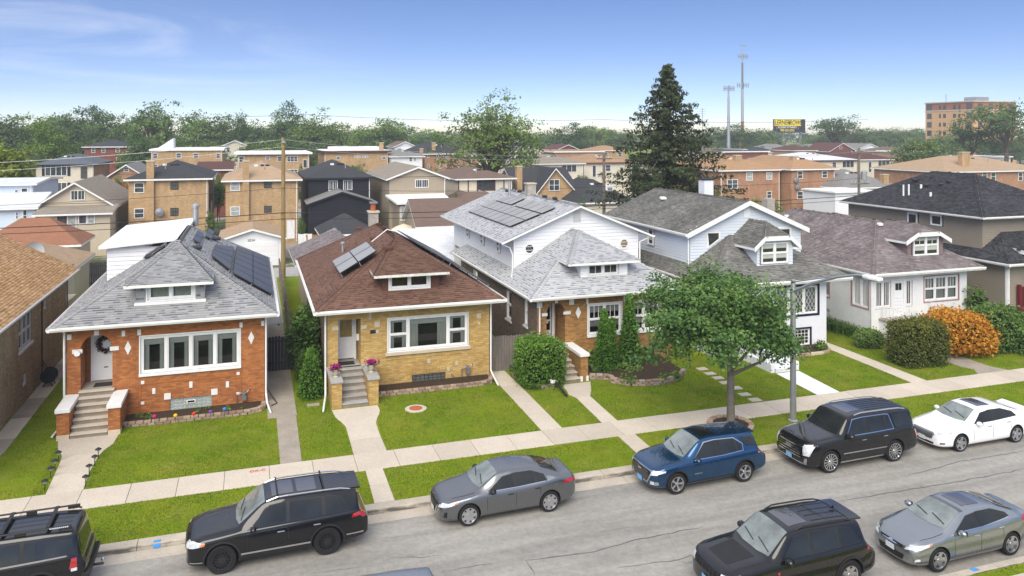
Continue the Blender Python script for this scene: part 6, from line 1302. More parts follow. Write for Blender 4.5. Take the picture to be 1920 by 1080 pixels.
def build_equinox():
    L, W, H = 4.65, 1.84, 1.66
    c = Car('parked_car', 'metallic blue crossover with chrome window line parked beside the street maple', (1267,926), (1394,902), L, W, 2.725, .92, .36, 'paint_blue', *suv_spec(L, W, H, .99, 1.22, 2.02, 4.12, 4.42, 0, beltf=.62, tw=.64))
    c.add_wheels('split', .68, 5); c.sill(.22, .36); c.arches(t=.035); d = dlo_suv(c, 1.22, 2.02, 4.10, H, .615, 4.36); d = (d[0], d[1][:-1]+[(3.72,H-.17)]); d[0][-1] = (3.60,H*.615+.10); d = ([*d[0]], [*d[1]])
    c.glasshouse((d[0], [p for p in d[1][:3]]+[(3.3,H-.15),(3.62,H*.615+.28)]), [2.56, 3.36], .06, chrome=True)
    c.both('quarter_window', [(3.78,H*.615+.20),(4.20,H*.615+.17),(4.10,H-.18),(3.55,H-.15)], 'car_glass', .011)
    c.screens([(1.30,-.64),(2.0,-.56),(2.0,.56),(1.30,.64),(1.22,.3),(1.22,-.3)], [(-.56,1.08),(.56,1.08),(.5,1.46),(-.5,1.46)], 'B')
    c.seams([(1.55,.42,.98),(2.56,.4,1.0),(3.42,.55,1.0)], 0); c.handles([(2.36,.87),(3.24,.90)]); c.mirrors(1.68, 1.07)
    c.panel('grille', 'F', [(-.42,.42),(.42,.42),(.62,.74),(.56,.80),(-.56,.80),(-.62,.74)], 'grille_black', .014); m = c.panel('grille_frame', 'F', [(-.47,.38),(.47,.38),(.68,.74),(.60,.835),(-.60,.835),(-.68,.74)], 'chrome', .008)
    for z in (.50,.58,.66,.74): c.panel('grille_bar', 'F', rect(-.5,.5,z-.009,z+.009), 'metal_grey', .022)
    c.panel('badge', 'F', [(-.09,.70),(.09,.70),(.09,.74),(-.09,.74)], 'chrome', .028)
    c.mirror_yz('headlight', 'F', [(.60,.68),(.82,.72),(.82,.82),(.62,.80)], 'lamp_clear', .012); c.both('headlight', [(.05,.72),(.48,.80),(.50,.85),(.12,.84)], 'lamp_clear', .012); c.mirror_yz('fog_light', 'F', [(.60,.38),(.76,.40),(.76,.50),(.62,.50)], 'lamp_clear', .012); c.both('fog_light', [(.10,.38),(.24,.40),(.22,.50),(.10,.50)], 'chrome', .012)
    c.plate('F', .40, 'plate_blue'); c.both('tail_light', [(4.22,.94),(4.52,.98),(4.58,1.09),(4.28,1.06)], 'lamp_red', .012); c.mirror_yz('tail_light', 'B', [(.5,.92),(.84,.92),(.82,1.06),(.5,1.04)], 'lamp_red', .012)
    c.wipers(1.36, .9); c.panel('sunroof', 'T', rect(2.15,2.75,-.42,.42), 'paint_black', .004); c.spoiler(3.98,4.28,.52,'paint_blue')
    for k, w in enumerate((.03,)*7): x = 1.58+k*.045; c.both('badge_letter', rect(x, x+.028, .60, .632), 'chrome', .01)
    return c
def build_escalade():
    L, W, H = 5.18, 2.04, 1.87
    c = Car('parked_car', 'large black SUV with slatted chrome grille parked behind the blue crossover', (1553,886), (1676,864), L, W, 2.95, 1.0, .40, 'paint_black_b', *suv_spec(L, W, H, 1.15, 1.38, 2.04, 4.86, 5.02, 0, beltf=.63, tw=.70))
    c.add_wheels('multi', .74, 14, 'chrome'); c.sill(.28, .36, 'chrome'); d = ([(1.72,H*.63+.03),(3.1,H*.63+.04),(3.92,H*.63+.06)], [(1.80,H*.63+.06),(2.16,H-.17),(2.6,H-.13),(3.62,H-.14),(3.80,H-.16)])
    c.glasshouse(d, [2.72, 3.62], .07, chrome=True); c.both('quarter_window', [(4.02,H*.63+.08),(4.86,H*.63+.10),(4.78,H-.20),(3.92,H-.17)], 'car_glass', .011)
    c.screens([(1.46,-.74),(2.02,-.66),(2.02,.66),(1.46,.74),(1.40,.3),(1.40,-.3)], [(-.66,1.22),(.66,1.22),(.6,1.66),(-.6,1.66)], 'B', 'car_glass')
    c.seams([(1.62,.45,1.14),(2.72,.45,1.16),(3.72,.6,1.16)], 0); c.handles([(2.50,1.02),(3.50,1.04)], 'chrome'); c.mirrors(1.82, 1.24, None, 1.15); c.both('side_moulding', rect(1.55,3.75,.62,.66), 'chrome', .014)
    c.panel('grille', 'F', [(-.55,.52),(.55,.52),(.62,1.02),(-.62,1.02)], 'grille_black', .012)
    for z in (.56,.65,.74,.83,.92,1.0): c.panel('grille_bar', 'F', rect(-.58,.58,z-.017,z+.017), 'chrome', .024)
    c.panel('badge', 'F', [(-.14,.74),(.14,.74),(.16,.88),(-.16,.88)], 'alloy', .035)
    c.mirror_yz('headlight', 'F', [(.68,.66),(.90,.68),(.94,1.04),(.66,1.02)], 'lamp_clear', .012); c.both('headlight', [(.05,.66),(.12,.66),(.36,1.06),(.06,1.02)], 'lamp_clear', .012); c.mirror_yz('fog_light', 'F', [(.72,.40),(.82,.40),(.84,.58),(.74,.58)], 'chrome', .014); c.panel('bumper_trim', 'F', rect(-.82,.82,.36,.39), 'chrome', .015)
    c.plate('F', .46, 'plate_blue'); c.both('tail_light', [(4.96,.80),(5.06,.80),(4.98,1.48),(4.90,1.48)], 'lamp_red', .012)
    c.rails(2.3, 4.7, 'chrome'); c.wipers(1.52, 1.0)
    for y in (-.45,-.27,-.09,.09,.27,.45): c.panel('roof_rib', 'T', rect(3.0,4.75,y-.02,y+.02), 'plastic_black', .012)
    c.panel('sunroof', 'T', rect(2.2,2.85,-.42,.42), 'sunroof', .006); return c
def build_cherokee():
    L, W, H = 4.83, 1.95, 1.75
    c = Car('parked_car', 'black SUV with red side badge and body coloured roof spoiler parked on the near kerb', (12.22,16.93,0), (15.14,16.95,0), L, W, 2.915, .92, .39, 'paint_black', *suv_spec(L, W, H, 1.07, 1.34, 2.10, 4.30, 4.60, 0, beltf=.62, tw=.66))
    c.add_wheels('five', .66, 7, 'alloy'); c.arches(t=.05); c.sill(.26, .42); d = dlo_suv(c, 1.34, 2.10, 4.30, H, .62, 4.66); c.glasshouse(d, [2.66, 3.56], .07)
    c.screens([(1.42,-.70),(2.08,-.61),(2.08,.61),(1.42,.70),(1.35,.3),(1.35,-.3)], [(-.6,1.12),(.6,1.12),(.54,1.54),(-.54,1.54)], 'B')
    c.seams([(1.60,.5,1.05),(2.66,.48,1.07),(3.56,.6,1.07)], 0); c.handles([(2.46,.95),(3.38,.97)]); c.mirrors(1.82, 1.14, None, 1.1); c.rails(2.3, 4.15, 'plastic_black')
    for k in range(7): y = (k-3)*.16; c.panel('grille_slot', 'F', rect(y-.06,y+.06,.70,.90), 'grille_black', .014)
    c.mirror_yz('headlight', 'F', [(.56,.74),(.86,.78),(.88,.92),(.58,.92)], 'lamp_clear', .012); c.both('headlight', [(.05,.78),(.40,.84),(.44,.93),(.10,.93)], 'lamp_clear', .012); c.both('turn_signal', [(.30,.82),(.42,.85),(.44,.91),(.32,.91)], 'lamp_amber', .016)
    c.plate('F', .52, 'plate_blue'); c.panel('tow_hook', 'F', rect(-.55,-.45,.40,.46), 'lamp_red', .03); c.panel('hood_decal', 'T', [(.35,-.42),(1.15,-.48),(1.15,.48),(.35,.42)], 'plastic_black', .004)
    c.both('badge', ell(1.55,.86,.035,.035,10), 'lamp_red', .012); c.both('tail_light', [(4.40,.98),(4.68,1.0),(4.72,1.12),(4.50,1.12)], 'lamp_red', .012); c.mirror_yz('tail_light', 'B', [(.60,.96),(.88,.96),(.88,1.1),(.6,1.1)], 'lamp_red', .012)
    c.panel('sunroof', 'T', rect(2.25,2.85,-.44,.44), 'sunroof', .006)
    for y in (-.4,-.13,.13,.4): c.panel('roof_rib', 'T', rect(3.0,4.15,y-.012,y+.012), 'plastic_black', .01)
    c.wipers(1.48, 1.0); c.spoiler(4.12,4.52,.58,'paint_black'); MB().ext([(3.95-L/2,-.015,H-.01),(4.12-L/2,-.015,H-.02),(4.10-L/2,-.015,H+.06)], (0,.03,0)).build('antenna_fin', 'paint_black', c.t); return c
def build_pathfinder():
    L, W, H = 4.90, 1.86, 1.80
    c = Car('parked_car', 'boxy black SUV with tubular roof rack and trailer hitch parked at the kerb', (-8.07,22.9,0), (-5.22,22.95,0), L, W, 2.85, .95, .39, 'paint_black', *suv_spec(L, W, H, 1.08, 1.30, 1.92, 4.66, 4.78, 0, beltf=.63, tw=.72))
    c.add_wheels('multi', .66, 8); c.arches(t=.07); c.sill(.28, .42); d = ([(1.62,H*.63+.03),(3.0,H*.63+.03),(3.75,H*.63+.05)], [(1.72,H*.63+.06),(2.05,H-.17),(2.5,H-.14),(3.5,H-.15),(3.72,H-.19)]); c.glasshouse(d, [2.56, 3.4], .07)
    c.both('quarter_window', [(3.92,H*.63+.06),(4.58,H*.63+.07),(4.54,H-.24),(3.90,H-.20)], 'car_glass', .011)
    c.screens([(1.38,-.68),(1.9,-.62),(1.9,.62),(1.38,.68)], [(-.62,1.16),(.62,1.16),(.58,1.6),(-.58,1.6)], 'B'); c.seams([(2.56,.45,1.1),(3.55,.6,1.1)], 0); c.handles([(2.36,1.0),(3.42,1.03)]); c.mirrors(1.74, 1.2)
    for sg in (-1, 1):
        z = H+.055; MB().tube([(2.0-L/2,sg*.60,H-.02),(2.15-L/2,sg*.62,z),(4.35-L/2,sg*.62,z),(4.55-L/2,sg*.60,H-.04)], .026, 8).build('roof_rail', 'black_metal', c.t); MB().box(4.2-L/2,4.5-L/2,sg*.62-.035,sg*.62+.035,H-.03,z+.02).build('rail_foot', 'plastic_black', c.t, bevel=.015); MB().box(3.2-L/2,3.45-L/2,sg*.62-.03,sg*.62+.03,H-.03,z).build('rail_foot', 'plastic_black', c.t)
    for x in (2.9,3.95): MB().box(x-L/2-.05,x-L/2+.05,-.6,.6,H+.07,H+.11).build('roof_bar', 'black_metal', c.t, bevel=.015)
    for y in (-.38,-.13,.13,.38): c.panel('roof_rib', 'T', rect(2.2,4.45,y-.008,y+.008), 'plastic_black', .01)
    o = MB(); 
    for k in range(10): o.box(4.0-L/2+k*.045,4.0-L/2+k*.045+.03,-.657,-.655,H+.04,H+.07)
    o.build('rail_lettering', 'plate_white', c.t); c.both('tail_light', [(4.50,.84),(4.68,.84),(4.66,1.10),(4.54,1.10)], 'lamp_red', .012); c.both('reverse_light', [(4.54,.78),(4.68,.78),(4.68,.86),(4.54,.86)], 'lamp_clear', .014)
    m = MB(); m.box(L/2-.12,L/2+.06,-.85,.85,.50,.66); 
    for k in range(22): m.box(L/2-.02,L/2+.07,-.8+k*.075,-.8+k*.075+.035,.655,.675)
    m.build('rear_bumper', 'plastic_black', c.t, bevel=.02); MB().tube([(L/2+.02,0,.42),(L/2+.28,0,.42)], .035, 8).build('hitch', 'black_metal', c.t); MB().lathe([(.01,.44),(.02,.44),(.02,.48),(.045,.50),(.05,.53),(.035,.565),(.01,.575)], (L/2+.26,0,0), 12).build('hitch_ball', 'chrome', c.t, smooth=True); return c
def sedan_spec(L, W, H, hood, cowl, wst, rend, deck, decktop, beltz, tw=.62):
    top = [(0,hood-.32),(.03,hood-.24),(.12,hood-.15),(.4,hood-.06),(.8,hood),(cowl-.1,hood+.055),(cowl,hood+.085),(cowl+.15,hood+.17),(wst-.12,H-.075),(wst,H-.035),(wst+.4,H),(rend-.25,H-.03),(rend,H-.07),(rend+.35,H-.19),(deck,decktop+.03),(deck+.12,decktop+.005),(L-.18,decktop-.005),(L-.06,decktop-.05),(L-.02,decktop-.16),(L,decktop-.28)]
    belt = [(0,hood-.36),(.4,hood-.16),(cowl,beltz-.03),(L*.6,beltz+.02),(L-.7,decktop-.07),(L,decktop-.24)]
    w = W/2; plan = [(0,w*.62),(.04,w*.75),(.12,w*.84),(.3,w*.92),(.6,w*.975),(1.0,w),(L-1.2,w),(L-.6,w*.965),(L-.25,w*.90),(L-.07,w*.82),(L,w*.70)]
    topw = [(0,w*.52),(.3,w*.74),(cowl,w*.79),(wst,tw*w+.02),(wst+.5,tw*w+.03),(rend,tw*w),(deck,w*.74),(L-.1,w*.70),(L,w*.6)]
    bottom = [(0,.24),(.15,.19),(.6,.17),(L-.7,.19),(L-.15,.27),(L,.36)]
    return top, belt, topw, plan, bottom
def build_sentra():
    L, W, H = 4.64, 1.82, 1.45
    c = Car('parked_car', 'grey sedan with V shaped grille parked before the yellow brick house', (878,985), (1030,958), L, W, 2.71, .93, .335, 'paint_grey', *sedan_spec(L, W, H, .93, 1.22, 1.98, 3.40, 4.06, 1.10, .92))
    c.add_wheels('five', .72, 7); d = ([(1.56,.965),(2.6,.985),(3.55,1.03)], [(1.62,1.0),(2.08,1.29),(2.5,1.345),(3.05,1.33),(3.48,1.19)]); c.glasshouse(d, [2.48,3.18], .05); c.both('window_trim', [(1.5,.945),(2.6,.965),(3.5,1.01),(3.5,1.025),(2.6,.98),(1.5,.96)], 'chrome', .013, step=.1)
    c.both('pillar_trim', [(3.56,1.0),(3.88,1.06),(3.76,1.10),(3.58,1.14)], 'paint_silver', .008); c.screens([(1.32,-.66),(1.95,-.54),(1.95,.54),(1.32,.66),(1.24,.3),(1.24,-.3)], [(3.46,-.50),(4.0,-.58),(4.0,.58),(3.46,.50)])
    c.seams([(1.52,.30,.90),(2.48,.28,.95),(3.30,.50,.97)], 0); c.handles([(2.30,.80),(3.22,.85)], 'plastic_black'); c.mirrors(1.68, 1.0, 'plastic_black'); c.sill(.20, .26, 'plastic_black')
    c.panel('grille', 'F', [(-.22,.34),(.22,.34),(.46,.68),(-.46,.68)], 'grille_black', .012); c.mirror_yz('grille_chrome', 'F', [(.22,.34),(.27,.34),(.52,.68),(.46,.68)], 'chrome', .016); c.mirror_yz('headlight', 'F', [(.50,.60),(.74,.64),(.76,.72),(.52,.68)], 'lamp_clear', .012); c.both('headlight', [(.06,.62),(.56,.74),(.62,.79),(.14,.73)], 'lamp_clear', .012); c.both('turn_signal', [(.46,.72),(.58,.75),(.61,.785),(.48,.76)], 'lamp_amber', .016); c.both('air_intake', [(.14,.36),(.24,.34),(.24,.52),(.16,.50)], 'grille_black', .012)
    c.plate('F', .40); c.both('tail_light', [(4.10,.86),(4.50,.86),(4.52,.95),(4.16,.95)], 'lamp_red', .012); c.mirror_yz('tail_light', 'B', [(.42,.82),(.80,.84),(.78,.95),(.42,.93)], 'lamp_red', .012); c.wipers(1.42, .9); return c
def build_fusion():
    L, W, H = 4.87, 1.85, 1.47
    c = Car('parked_car', 'white sedan with sunroof and trunk spoiler parked behind the large black SUV', (1800,846), (1901,829), L, W, 2.85, .97, .335, 'paint_white', *sedan_spec(L, W, H, .93, 1.30, 2.06, 3.56, 4.30, 1.12, .93))
    c.add_wheels('five', .74, 5); d = ([(1.66,.97),(2.7,.99),(3.88,1.06)], [(1.72,1.0),(2.16,1.30),(2.6,1.36),(3.25,1.345),(3.78,1.20)]); c.glasshouse(d, [2.58,3.42], .06); c.screens([(1.40,-.67),(2.02,-.55),(2.02,.55),(1.40,.67),(1.32,.3),(1.32,-.3)], [(3.62,-.52),(4.22,-.6),(4.22,.6),(3.62,.52)])
    c.seams([(1.60,.30,.92),(2.58,.28,.96),(3.50,.50,.99)], 0); c.handles([(2.40,.84),(3.38,.89)], 'chrome'); c.mirrors(1.80, 1.01); c.panel('sunroof', 'T', rect(2.32,2.95,-.42,.42), 'sunroof', .006)
    c.panel('grille', 'F', [(-.42,.46),(.42,.46),(.52,.66),(.44,.72),(-.44,.72),(-.52,.66)], 'metal_grey', .012)
    for z in (.50,.55,.60,.65): c.panel('grille_bar', 'F', rect(-.44,.44,z-.007,z+.007), 'grille_black', .018)
    c.panel('lower_grille', 'F', rect(-.5,.5,.28,.36), 'grille_black', .012); c.mirror_yz('headlight', 'F', [(.52,.62),(.76,.68),(.78,.74),(.54,.70)], 'lamp_clear', .012); c.both('headlight', [(.06,.66),(.52,.76),(.58,.80),(.14,.74)], 'lamp_clear', .012); c.both('turn_signal', [(.46,.75),(.56,.77),(.58,.795),(.48,.78)], 'lamp_amber', .016); c.both('fog_light', [(.10,.34),(.26,.36),(.24,.41),(.10,.40)], 'grille_black', .012)
    c.plate('F', .42); c.both('tail_light', [(4.45,.92),(4.74,.92),(4.76,1.0),(4.5,1.01)], 'lamp_red', .012); c.wipers(1.50, .9); c.spoiler(4.52,4.80,.56,'paint_white',-.05); return c
def build_elantra():
    L, W, H = 4.55, 1.78, 1.43
    c = Car('parked_car', 'silver grey sedan with grey sunroof parked on the near kerb behind the black SUV', (1758,1070), (1891,1039), L, W, 2.70, .88, .33, 'paint_silver', *sedan_spec(L, W, H, .93, 1.16, 1.98, 3.36, 4.02, 1.10, .92, .61))
    c.add_wheels('five', .72, 5); d = ([(1.50,.975),(2.5,1.0),(3.60,1.10)], [(1.58,1.01),(2.08,1.28),(2.5,1.335),(3.05,1.32),(3.54,1.18)]); c.glasshouse(d, [2.40], .06, chrome=False); c.both('window_trim', [(1.46,.955),(2.5,.98),(3.56,1.085),(3.56,1.10),(2.5,.995),(1.46,.97)], 'chrome', .013, step=.1)
    c.screens([(1.26,-.66),(1.95,-.54),(1.95,.54),(1.26,.66),(1.18,.3),(1.18,-.3)], [(3.42,-.50),(3.96,-.58),(3.96,.58),(3.42,.50)]); c.seams([(1.42,.30,.90),(2.40,.28,.96),(3.24,.50,1.0)], 0); c.handles([(2.22,.82),(3.16,.90)], 'chrome'); c.mirrors(1.62, 1.0); c.panel('sunroof', 'T', rect(2.24,2.88,-.36,.36), 'sunroof', .006); c.panel('roof_visor', 'T', [(1.97,-.54),(2.08,-.54),(2.08,.54),(1.97,.54)], 'sunroof', .006)
    c.panel('grille', 'F', [(-.36,.60),(.36,.60),(.42,.68),(-.42,.68)], 'grille_black', .012); c.panel('grille_bar', 'F', rect(-.42,.42,.62,.645), 'chrome', .018); c.panel('badge', 'F', ell(0,.64,.085,.045,14), 'chrome', .026); c.panel('lower_grille', 'F', [(-.40,.28),(.40,.28),(.46,.44),(-.46,.44)], 'grille_black', .012)
    c.mirror_yz('headlight', 'F', [(.46,.60),(.72,.66),(.74,.74),(.50,.68)], 'lamp_clear', .012); c.both('headlight', [(.05,.62),(.58,.76),(.66,.82),(.14,.74)], 'lamp_clear', .012); c.both('turn_signal', [(.55,.76),(.64,.78),(.66,.815),(.57,.80)], 'lamp_amber', .016); c.both('fog_light', [(.12,.34),(.26,.38),(.24,.44),(.14,.42)], 'lamp_clear', .012); c.both('bumper_trim', [(.05,.32),(.24,.33),(.24,.345),(.05,.335)], 'chrome', .013)
    c.plate('F', .50); c.both('tail_light', [(4.02,.92),(4.44,.94),(4.46,1.02),(4.12,1.03)], 'lamp_red', .012); c.mirror_yz('tail_light', 'B', [(.42,.88),(.78,.90),(.76,1.0),(.42,.98)], 'lamp_red', .012); c.wipers(1.36, .9); c.sill(.19, .235, 'chrome'); return c
def build_silver():
    L, W, H = 4.7, 1.85, 1.62
    c = Car('parked_car', 'pale silver car parked on the near kerb, only its roof edge in view', (.85,17.45,0), (3.6,17.47,0), L, W, 2.75, .95, .35, 'paint_silver', *suv_spec(L, W, H, 1.0, 1.25, 2.05, 4.2, 4.5, 0))
    c.add_wheels('five', .7, 7); d = dlo_suv(c, 1.25, 2.05, 4.2, H, .62, 4.5); c.glasshouse(d, [2.6,3.5], .06); c.screens([(1.33,-.64),(2.03,-.56),(2.03,.56),(1.33,.64)], [(-.56,1.08),(.56,1.08),(.5,1.44),(-.5,1.44)], 'B'); c.mirrors(1.7, 1.07); c.seams([(2.6,.45,1.0)], 0); c.handles([(2.4,.9)]); return c
for f in (build_pathfinder, build_explorer, build_sentra, build_equinox, build_escalade, build_fusion, build_cherokee, build_elantra, build_silver): f()
# ================================================================ the houses behind
for n_, c_ in (('roof_dark', (.045, .047, .052)), ('roof_tan', (.34, .21, .115)), ('roof_sand', (.36, .255, .165)), ('roof_brown', (.15, .105, .085)), ('roof_grey', (.20, .195, .185)), ('roof_pale', (.58, .60, .63)), ('roof_white', (.74, .74, .73)), ('roof_rust', (.27, .125, .075)), ('roof_taupe', (.25, .215, .175)), ('roof_maroon', (.10, .045, .04)), ('roof_blue', (.10, .115, .135))):
    pm(n_, c_, .85, .16, 1.2, .2, fine=9, bmp=.15, streak=(1, 1, 5))
pm('siding_paleblue', (.56, .64, .74), .6, .04, 1); pm('cream', (.60, .55, .44), .8, .08, 1.5); pm('siding_black', (.012, .013, .019), .5, .15, 1.5, .4); pm('siding_tan', (.33, .275, .205), .6, .06, 1); pm('timber_brown', (.10, .045, .032), .7, .1, 3); pm('far_pane', (.055, .065, .075), .08, .5, 3, .7, coat=.6); pm('far_pane_light', (.36, .38, .37), .2, .3, 3, .5)
pm('orange_fence', (.36, .16, .035), .8, .15, 3); pm('billboard_yellow', (.80, .62, .03), .5, .05, 2); pm('billboard_black', (.01, .01, .012), .5, .1, 2); pm('billboard_white', (.78, .78, .78), .5, .05, 2); pm('suit_navy', (.02, .03, .09), .6, .1, 2); pm('skin_tone', (.45, .28, .2), .6, .1, 2); pm('recycle_blue', (.01, .07, .42), .4, .1, 3)
def fwin(parent, fr, u0, u1, z0, z1, n=1, frame='white_paint', rail=True, pane='far_pane', e=.07, grid=0):
    m = MB(); m.fbox(fr, u0, u0+e, -.06, .02, z0, z1); m.fbox(fr, u1-e, u1, -.06, .02, z0, z1); m.fbox(fr, u0+e, u1-e, -.058, .02, z0, z0+e); m.fbox(fr, u0+e, u1-e, -.058, .02, z1-e, z1)
    for i in range(1, n): x = u0+(u1-u0)*i/n; m.fbox(fr, x-e/2, x+e/2, -.055, .02, z0+e, z1-e)
    if rail: m.fbox(fr, u0+e, u1-e, -.05, .02, (z0+z1)/2-.025, (z0+z1)/2+.025)
    if grid:
        for i in range(1, grid*n): x = u0+(u1-u0)*i/(grid*n); m.fbox(fr, x-.015, x+.015, -.045, .02, z0+e, z1-e)
    w = m.build('window', frame, parent)
    for i in range(n): a, b = u0+(u1-u0)*i/n+e*.6, u0+(u1-u0)*(i+1)/n-e*.6; MB().fbox(fr, a, b, -.03, .02, z0+e*.8, z1-e*.8).build('pane', pane, w)
    return w
def wpx(parent, Y, items, **k):
    """windows given by their centre and size in photo pixels on the wall plane at Y"""
    for it in items:
        px, py, w, h = it[:4]; kk = dict(k); kk.update(it[4] if len(it) > 4 else {}); (a, z1), (b, z0) = WY(px-w/2, py-h/2, Y), WY(px+w/2, py+h/2, Y); fwin(parent, FF(Y), a, b, z0, z1, **kk)
def proof(parent, slopes, mat, th=.18, name='roof', fascia='gutter_white'):
    m = MB()
    for s in slopes: m.ext([(a, b, c-th) for a, b, c in s], (0, 0, th-.01))
    r_ = m.build(name, fascia, parent); m = MB()
    for s in slopes: m.ext(s, (0, 0, .03))
    m.build('roof_covering', mat, r_); return r_
def bh(name, label, wall, roofm, pl_, pr_, pye, Y, depth, kind, pyr, oh=.45, cat='house', side=None, flat_cap='roof_white', pyp=None, fascia='gutter_white', zbase=0, group=None):
    """a house behind the row: wall corners pl_..pr_ and eave row pye in photo pixels on the plane Y"""
    x0, ze = WY(pl_, pye, Y); x1, _ = WY(pr_, pye, Y); t = thing(name, label, cat, ((x0+x1)/2, Y, 0), 0, group); xm = (x0+x1)/2; y1 = Y+depth
    MB().box(x0, x1, Y, y1, zbase, ze+.05).build('wall', wall, t) if side is None else None
    if side:
        m = MB(); m.quad((x0,Y,0),(x1,Y,0),(x1,Y,ze+.05),(x0,Y,ze+.05)); m.cur = 1
        for xx in (x0, x1): m.quad((xx,Y,0),(xx,y1,0),(xx,y1,ze+.05),(xx,Y,ze+.05))
        m.quad((x0,y1,0),(x1,y1,0),(x1,y1,ze+.05),(x0,y1,ze+.05)); m.build('wall', [wall, side], t)
    a, b, c, d = x0-oh, x1+oh, Y-oh, y1+oh
    if Y < 160:
        for xx in ((x0+.15, x1-.15) if (x1-x0) > 8 else (x1-.15,)): MB().tube([(xx, Y-oh*.8, ze-.1), (xx, Y-.06, ze-.5), (xx, Y-.06, .2)], .05, 5).build('downspout', 'gutter_white', t)
    if kind == 'hip':
        hs = min(b-a, d-c)/2; ym = c+hs; _, zr = WY((pl_+pr_)/2, pyr, ym)
        if (b-a) <= (d-c): P, Q = (xm, c+hs, zr), (xm, d-hs, zr); sl = [[(a,c,ze),(b,c,ze),P], [(a,d,ze),(a,c,ze),P,Q], [(b,c,ze),(b,d,ze),Q,P], [(b,d,ze),(a,d,ze),Q]]
        else: P, Q = (a+hs, (c+d)/2, zr), (b-hs, (c+d)/2, zr); sl = [[(a,c,ze),(b,c,ze),Q,P], [(a,d,ze),(a,c,ze),P], [(b,c,ze),(b,d,ze),Q], [(b,d,ze),(a,d,ze),P,Q]]
        proof(t, sl, roofm, fascia=fascia)
        if Y < 160:
            for k in range(3): fx = .3+.2*k+random.uniform(-.05, .05); yy = c+hs*.78; zz = ze+(zr-ze)*.78; xx = xm+(fx-.5)*(b-a)*.35; MB().box(xx-.2, xx+.2, yy-.15, yy+.2, zz-.05, zz+.16).build('roof_vent', 'black_metal' if k else 'gutter_white', t)
            xx = xm+random.uniform(-.2, .2)*(b-a); yy = c+hs*.55; zz = ze+(zr-ze)*.5; MB().tube([(xx, yy, zz), (xx, yy, zz+.6)], .06, 6).build('vent_pipe', 'galvanised', t)
    elif kind == 'gable':
        _, zr = WY((pl_+pr_)/2, pyr, Y); MB().add([(x0,Y,ze),(x1,Y,ze),(xm,Y,zr-.05)], [(0,1,2)]).build('gable', wall, t); MB().add([(x0,y1,ze),(x1,y1,ze),(xm,y1,zr-.05)], [(0,2,1)]).build('gable', wall, t); k = (zr-ze)/(x1-xm)
        proof(t, [[(a,d,ze-k*oh),(a,c,ze-k*oh),(xm,c,zr),(xm,d,zr)], [(b,c,ze-k*oh),(b,d,ze-k*oh),(xm,d,zr),(xm,c,zr)]], roofm, fascia=fascia)
    elif kind == 'ridge':
        _, zr = WY((pl_+pr_)/2, pyr, (c+d)/2)
        for xx in (x0, x1): MB().add([(xx,Y,ze),(xx,y1,ze),(xx,(Y+y1)/2,zr-.05)], [(0,1,2)]).build('gable', side or wall, t)
        proof(t, [[(a,c,ze),(b,c,ze),(b,(c+d)/2,zr),(a,(c+d)/2,zr)], [(b,d,ze),(a,d,ze),(a,(c+d)/2,zr),(b,(c+d)/2,zr)]], roofm, fascia=fascia)
    else:
        MB().box(a, b, c, d, ze, ze+.3).build('roof_edge', fascia, t); MB().box(a+.15, b-.15, c+.15, d-.15, ze+.3, ze+.34).build('roof', roofm, t)
    return t
def chim(t, px, pyt, w, Y, z0=3, mat='brick_sand', dep=.7):
    (a, zt), (b, _) = WY(px-w/2, pyt, Y), WY(px+w/2, pyt, Y); c = MB().box(a, b, Y-.02-dep*.4, Y+dep*.6, z0, zt).build('chimney', mat, t); MB().box(a-.06, b+.06, Y-.08-dep*.4, Y+dep*.6+.06, zt, zt+.1).build('chimney_crown', 'limestone', c)
GB = dict(pane='glass_block_dark', frame='black_metal', n=3, e=.05)
# ---------------------------------------------------------------- second row (their backs face us)
t = bh('sided_house', 'pale blue sided house with white roof at the far left', 'siding_paleblue', 'roof_pale', -60, 62, 346, 92, 11, 'ridge', 334, side='siding_paleblue'); wpx(t, 92, [(46,360,13,15),(31,360,8,9)])
MB().box(*WY(-60,400,87)[:1], WY(66,400,87)[0], 87, 92, 0, WY(66,385,87)[1]).build('rear_wing_wall', 'siding_paleblue', t); xa = WY(-60,400,87)[0]; xb = WY(74,400,87)[0]; proof(t, [[(xa,86.5,WY(0,390,87)[1]),(xb,86.5,WY(0,390,87)[1]),(xb,92,WY(0,362,92)[1]),(xa,92,WY(0,362,92)[1])]], 'roof_pale', name='rear_wing_roof'); wpx(t, 87, [(47,404,9,22),(32,404,6,14),(-10,404,9,22)])
t = bh('sided_house', 'beige gabled bungalow with brown shed roof over its back door', 'siding_beige', 'roof_taupe', 70, 210, 384, 88, 14, 'gable', 341, .5); wpx(t, 88, [(146,366,27,18,dict(n=2,rail=False,grid=2))])
(xa, za), (xb, _) = WY(62,402,85), WY(213,402,85); proof(t, [[(xa,84.5,za),(xb,84.5,za),(xb,88.3,WY(100,386,88)[1]),(xa,88.3,WY(100,386,88)[1])]], 'roof_taupe', name='shed_roof'); MB().box(xa+.3,xb-.3,85,88,0,za).build('porch_wall', 'siding_beige', t); wpx(t, 85, [(116,415,17,26,dict(rail=False,frame='black_metal')),(135,415,17,26,dict(rail=False,pane='far_pane_light')),(155,411,16,18,dict(rail=False)),(171,411,14,18,dict(pane='far_pane_light'))])
t = bh('brick_flats', 'sand brick two storey house with dark hip roof and external chimney', 'brick_sand', 'roof_dark', 241, 391, 336, 90, 13, 'hip', 303, side='brick_brown'); wpx(t, 90, [(261,352,19,19),(261,400,19,18),(327,348,15,14,GB),(327,397,15,14,GB)]); chim(t, 282, 303, 14, 89.9, 0)
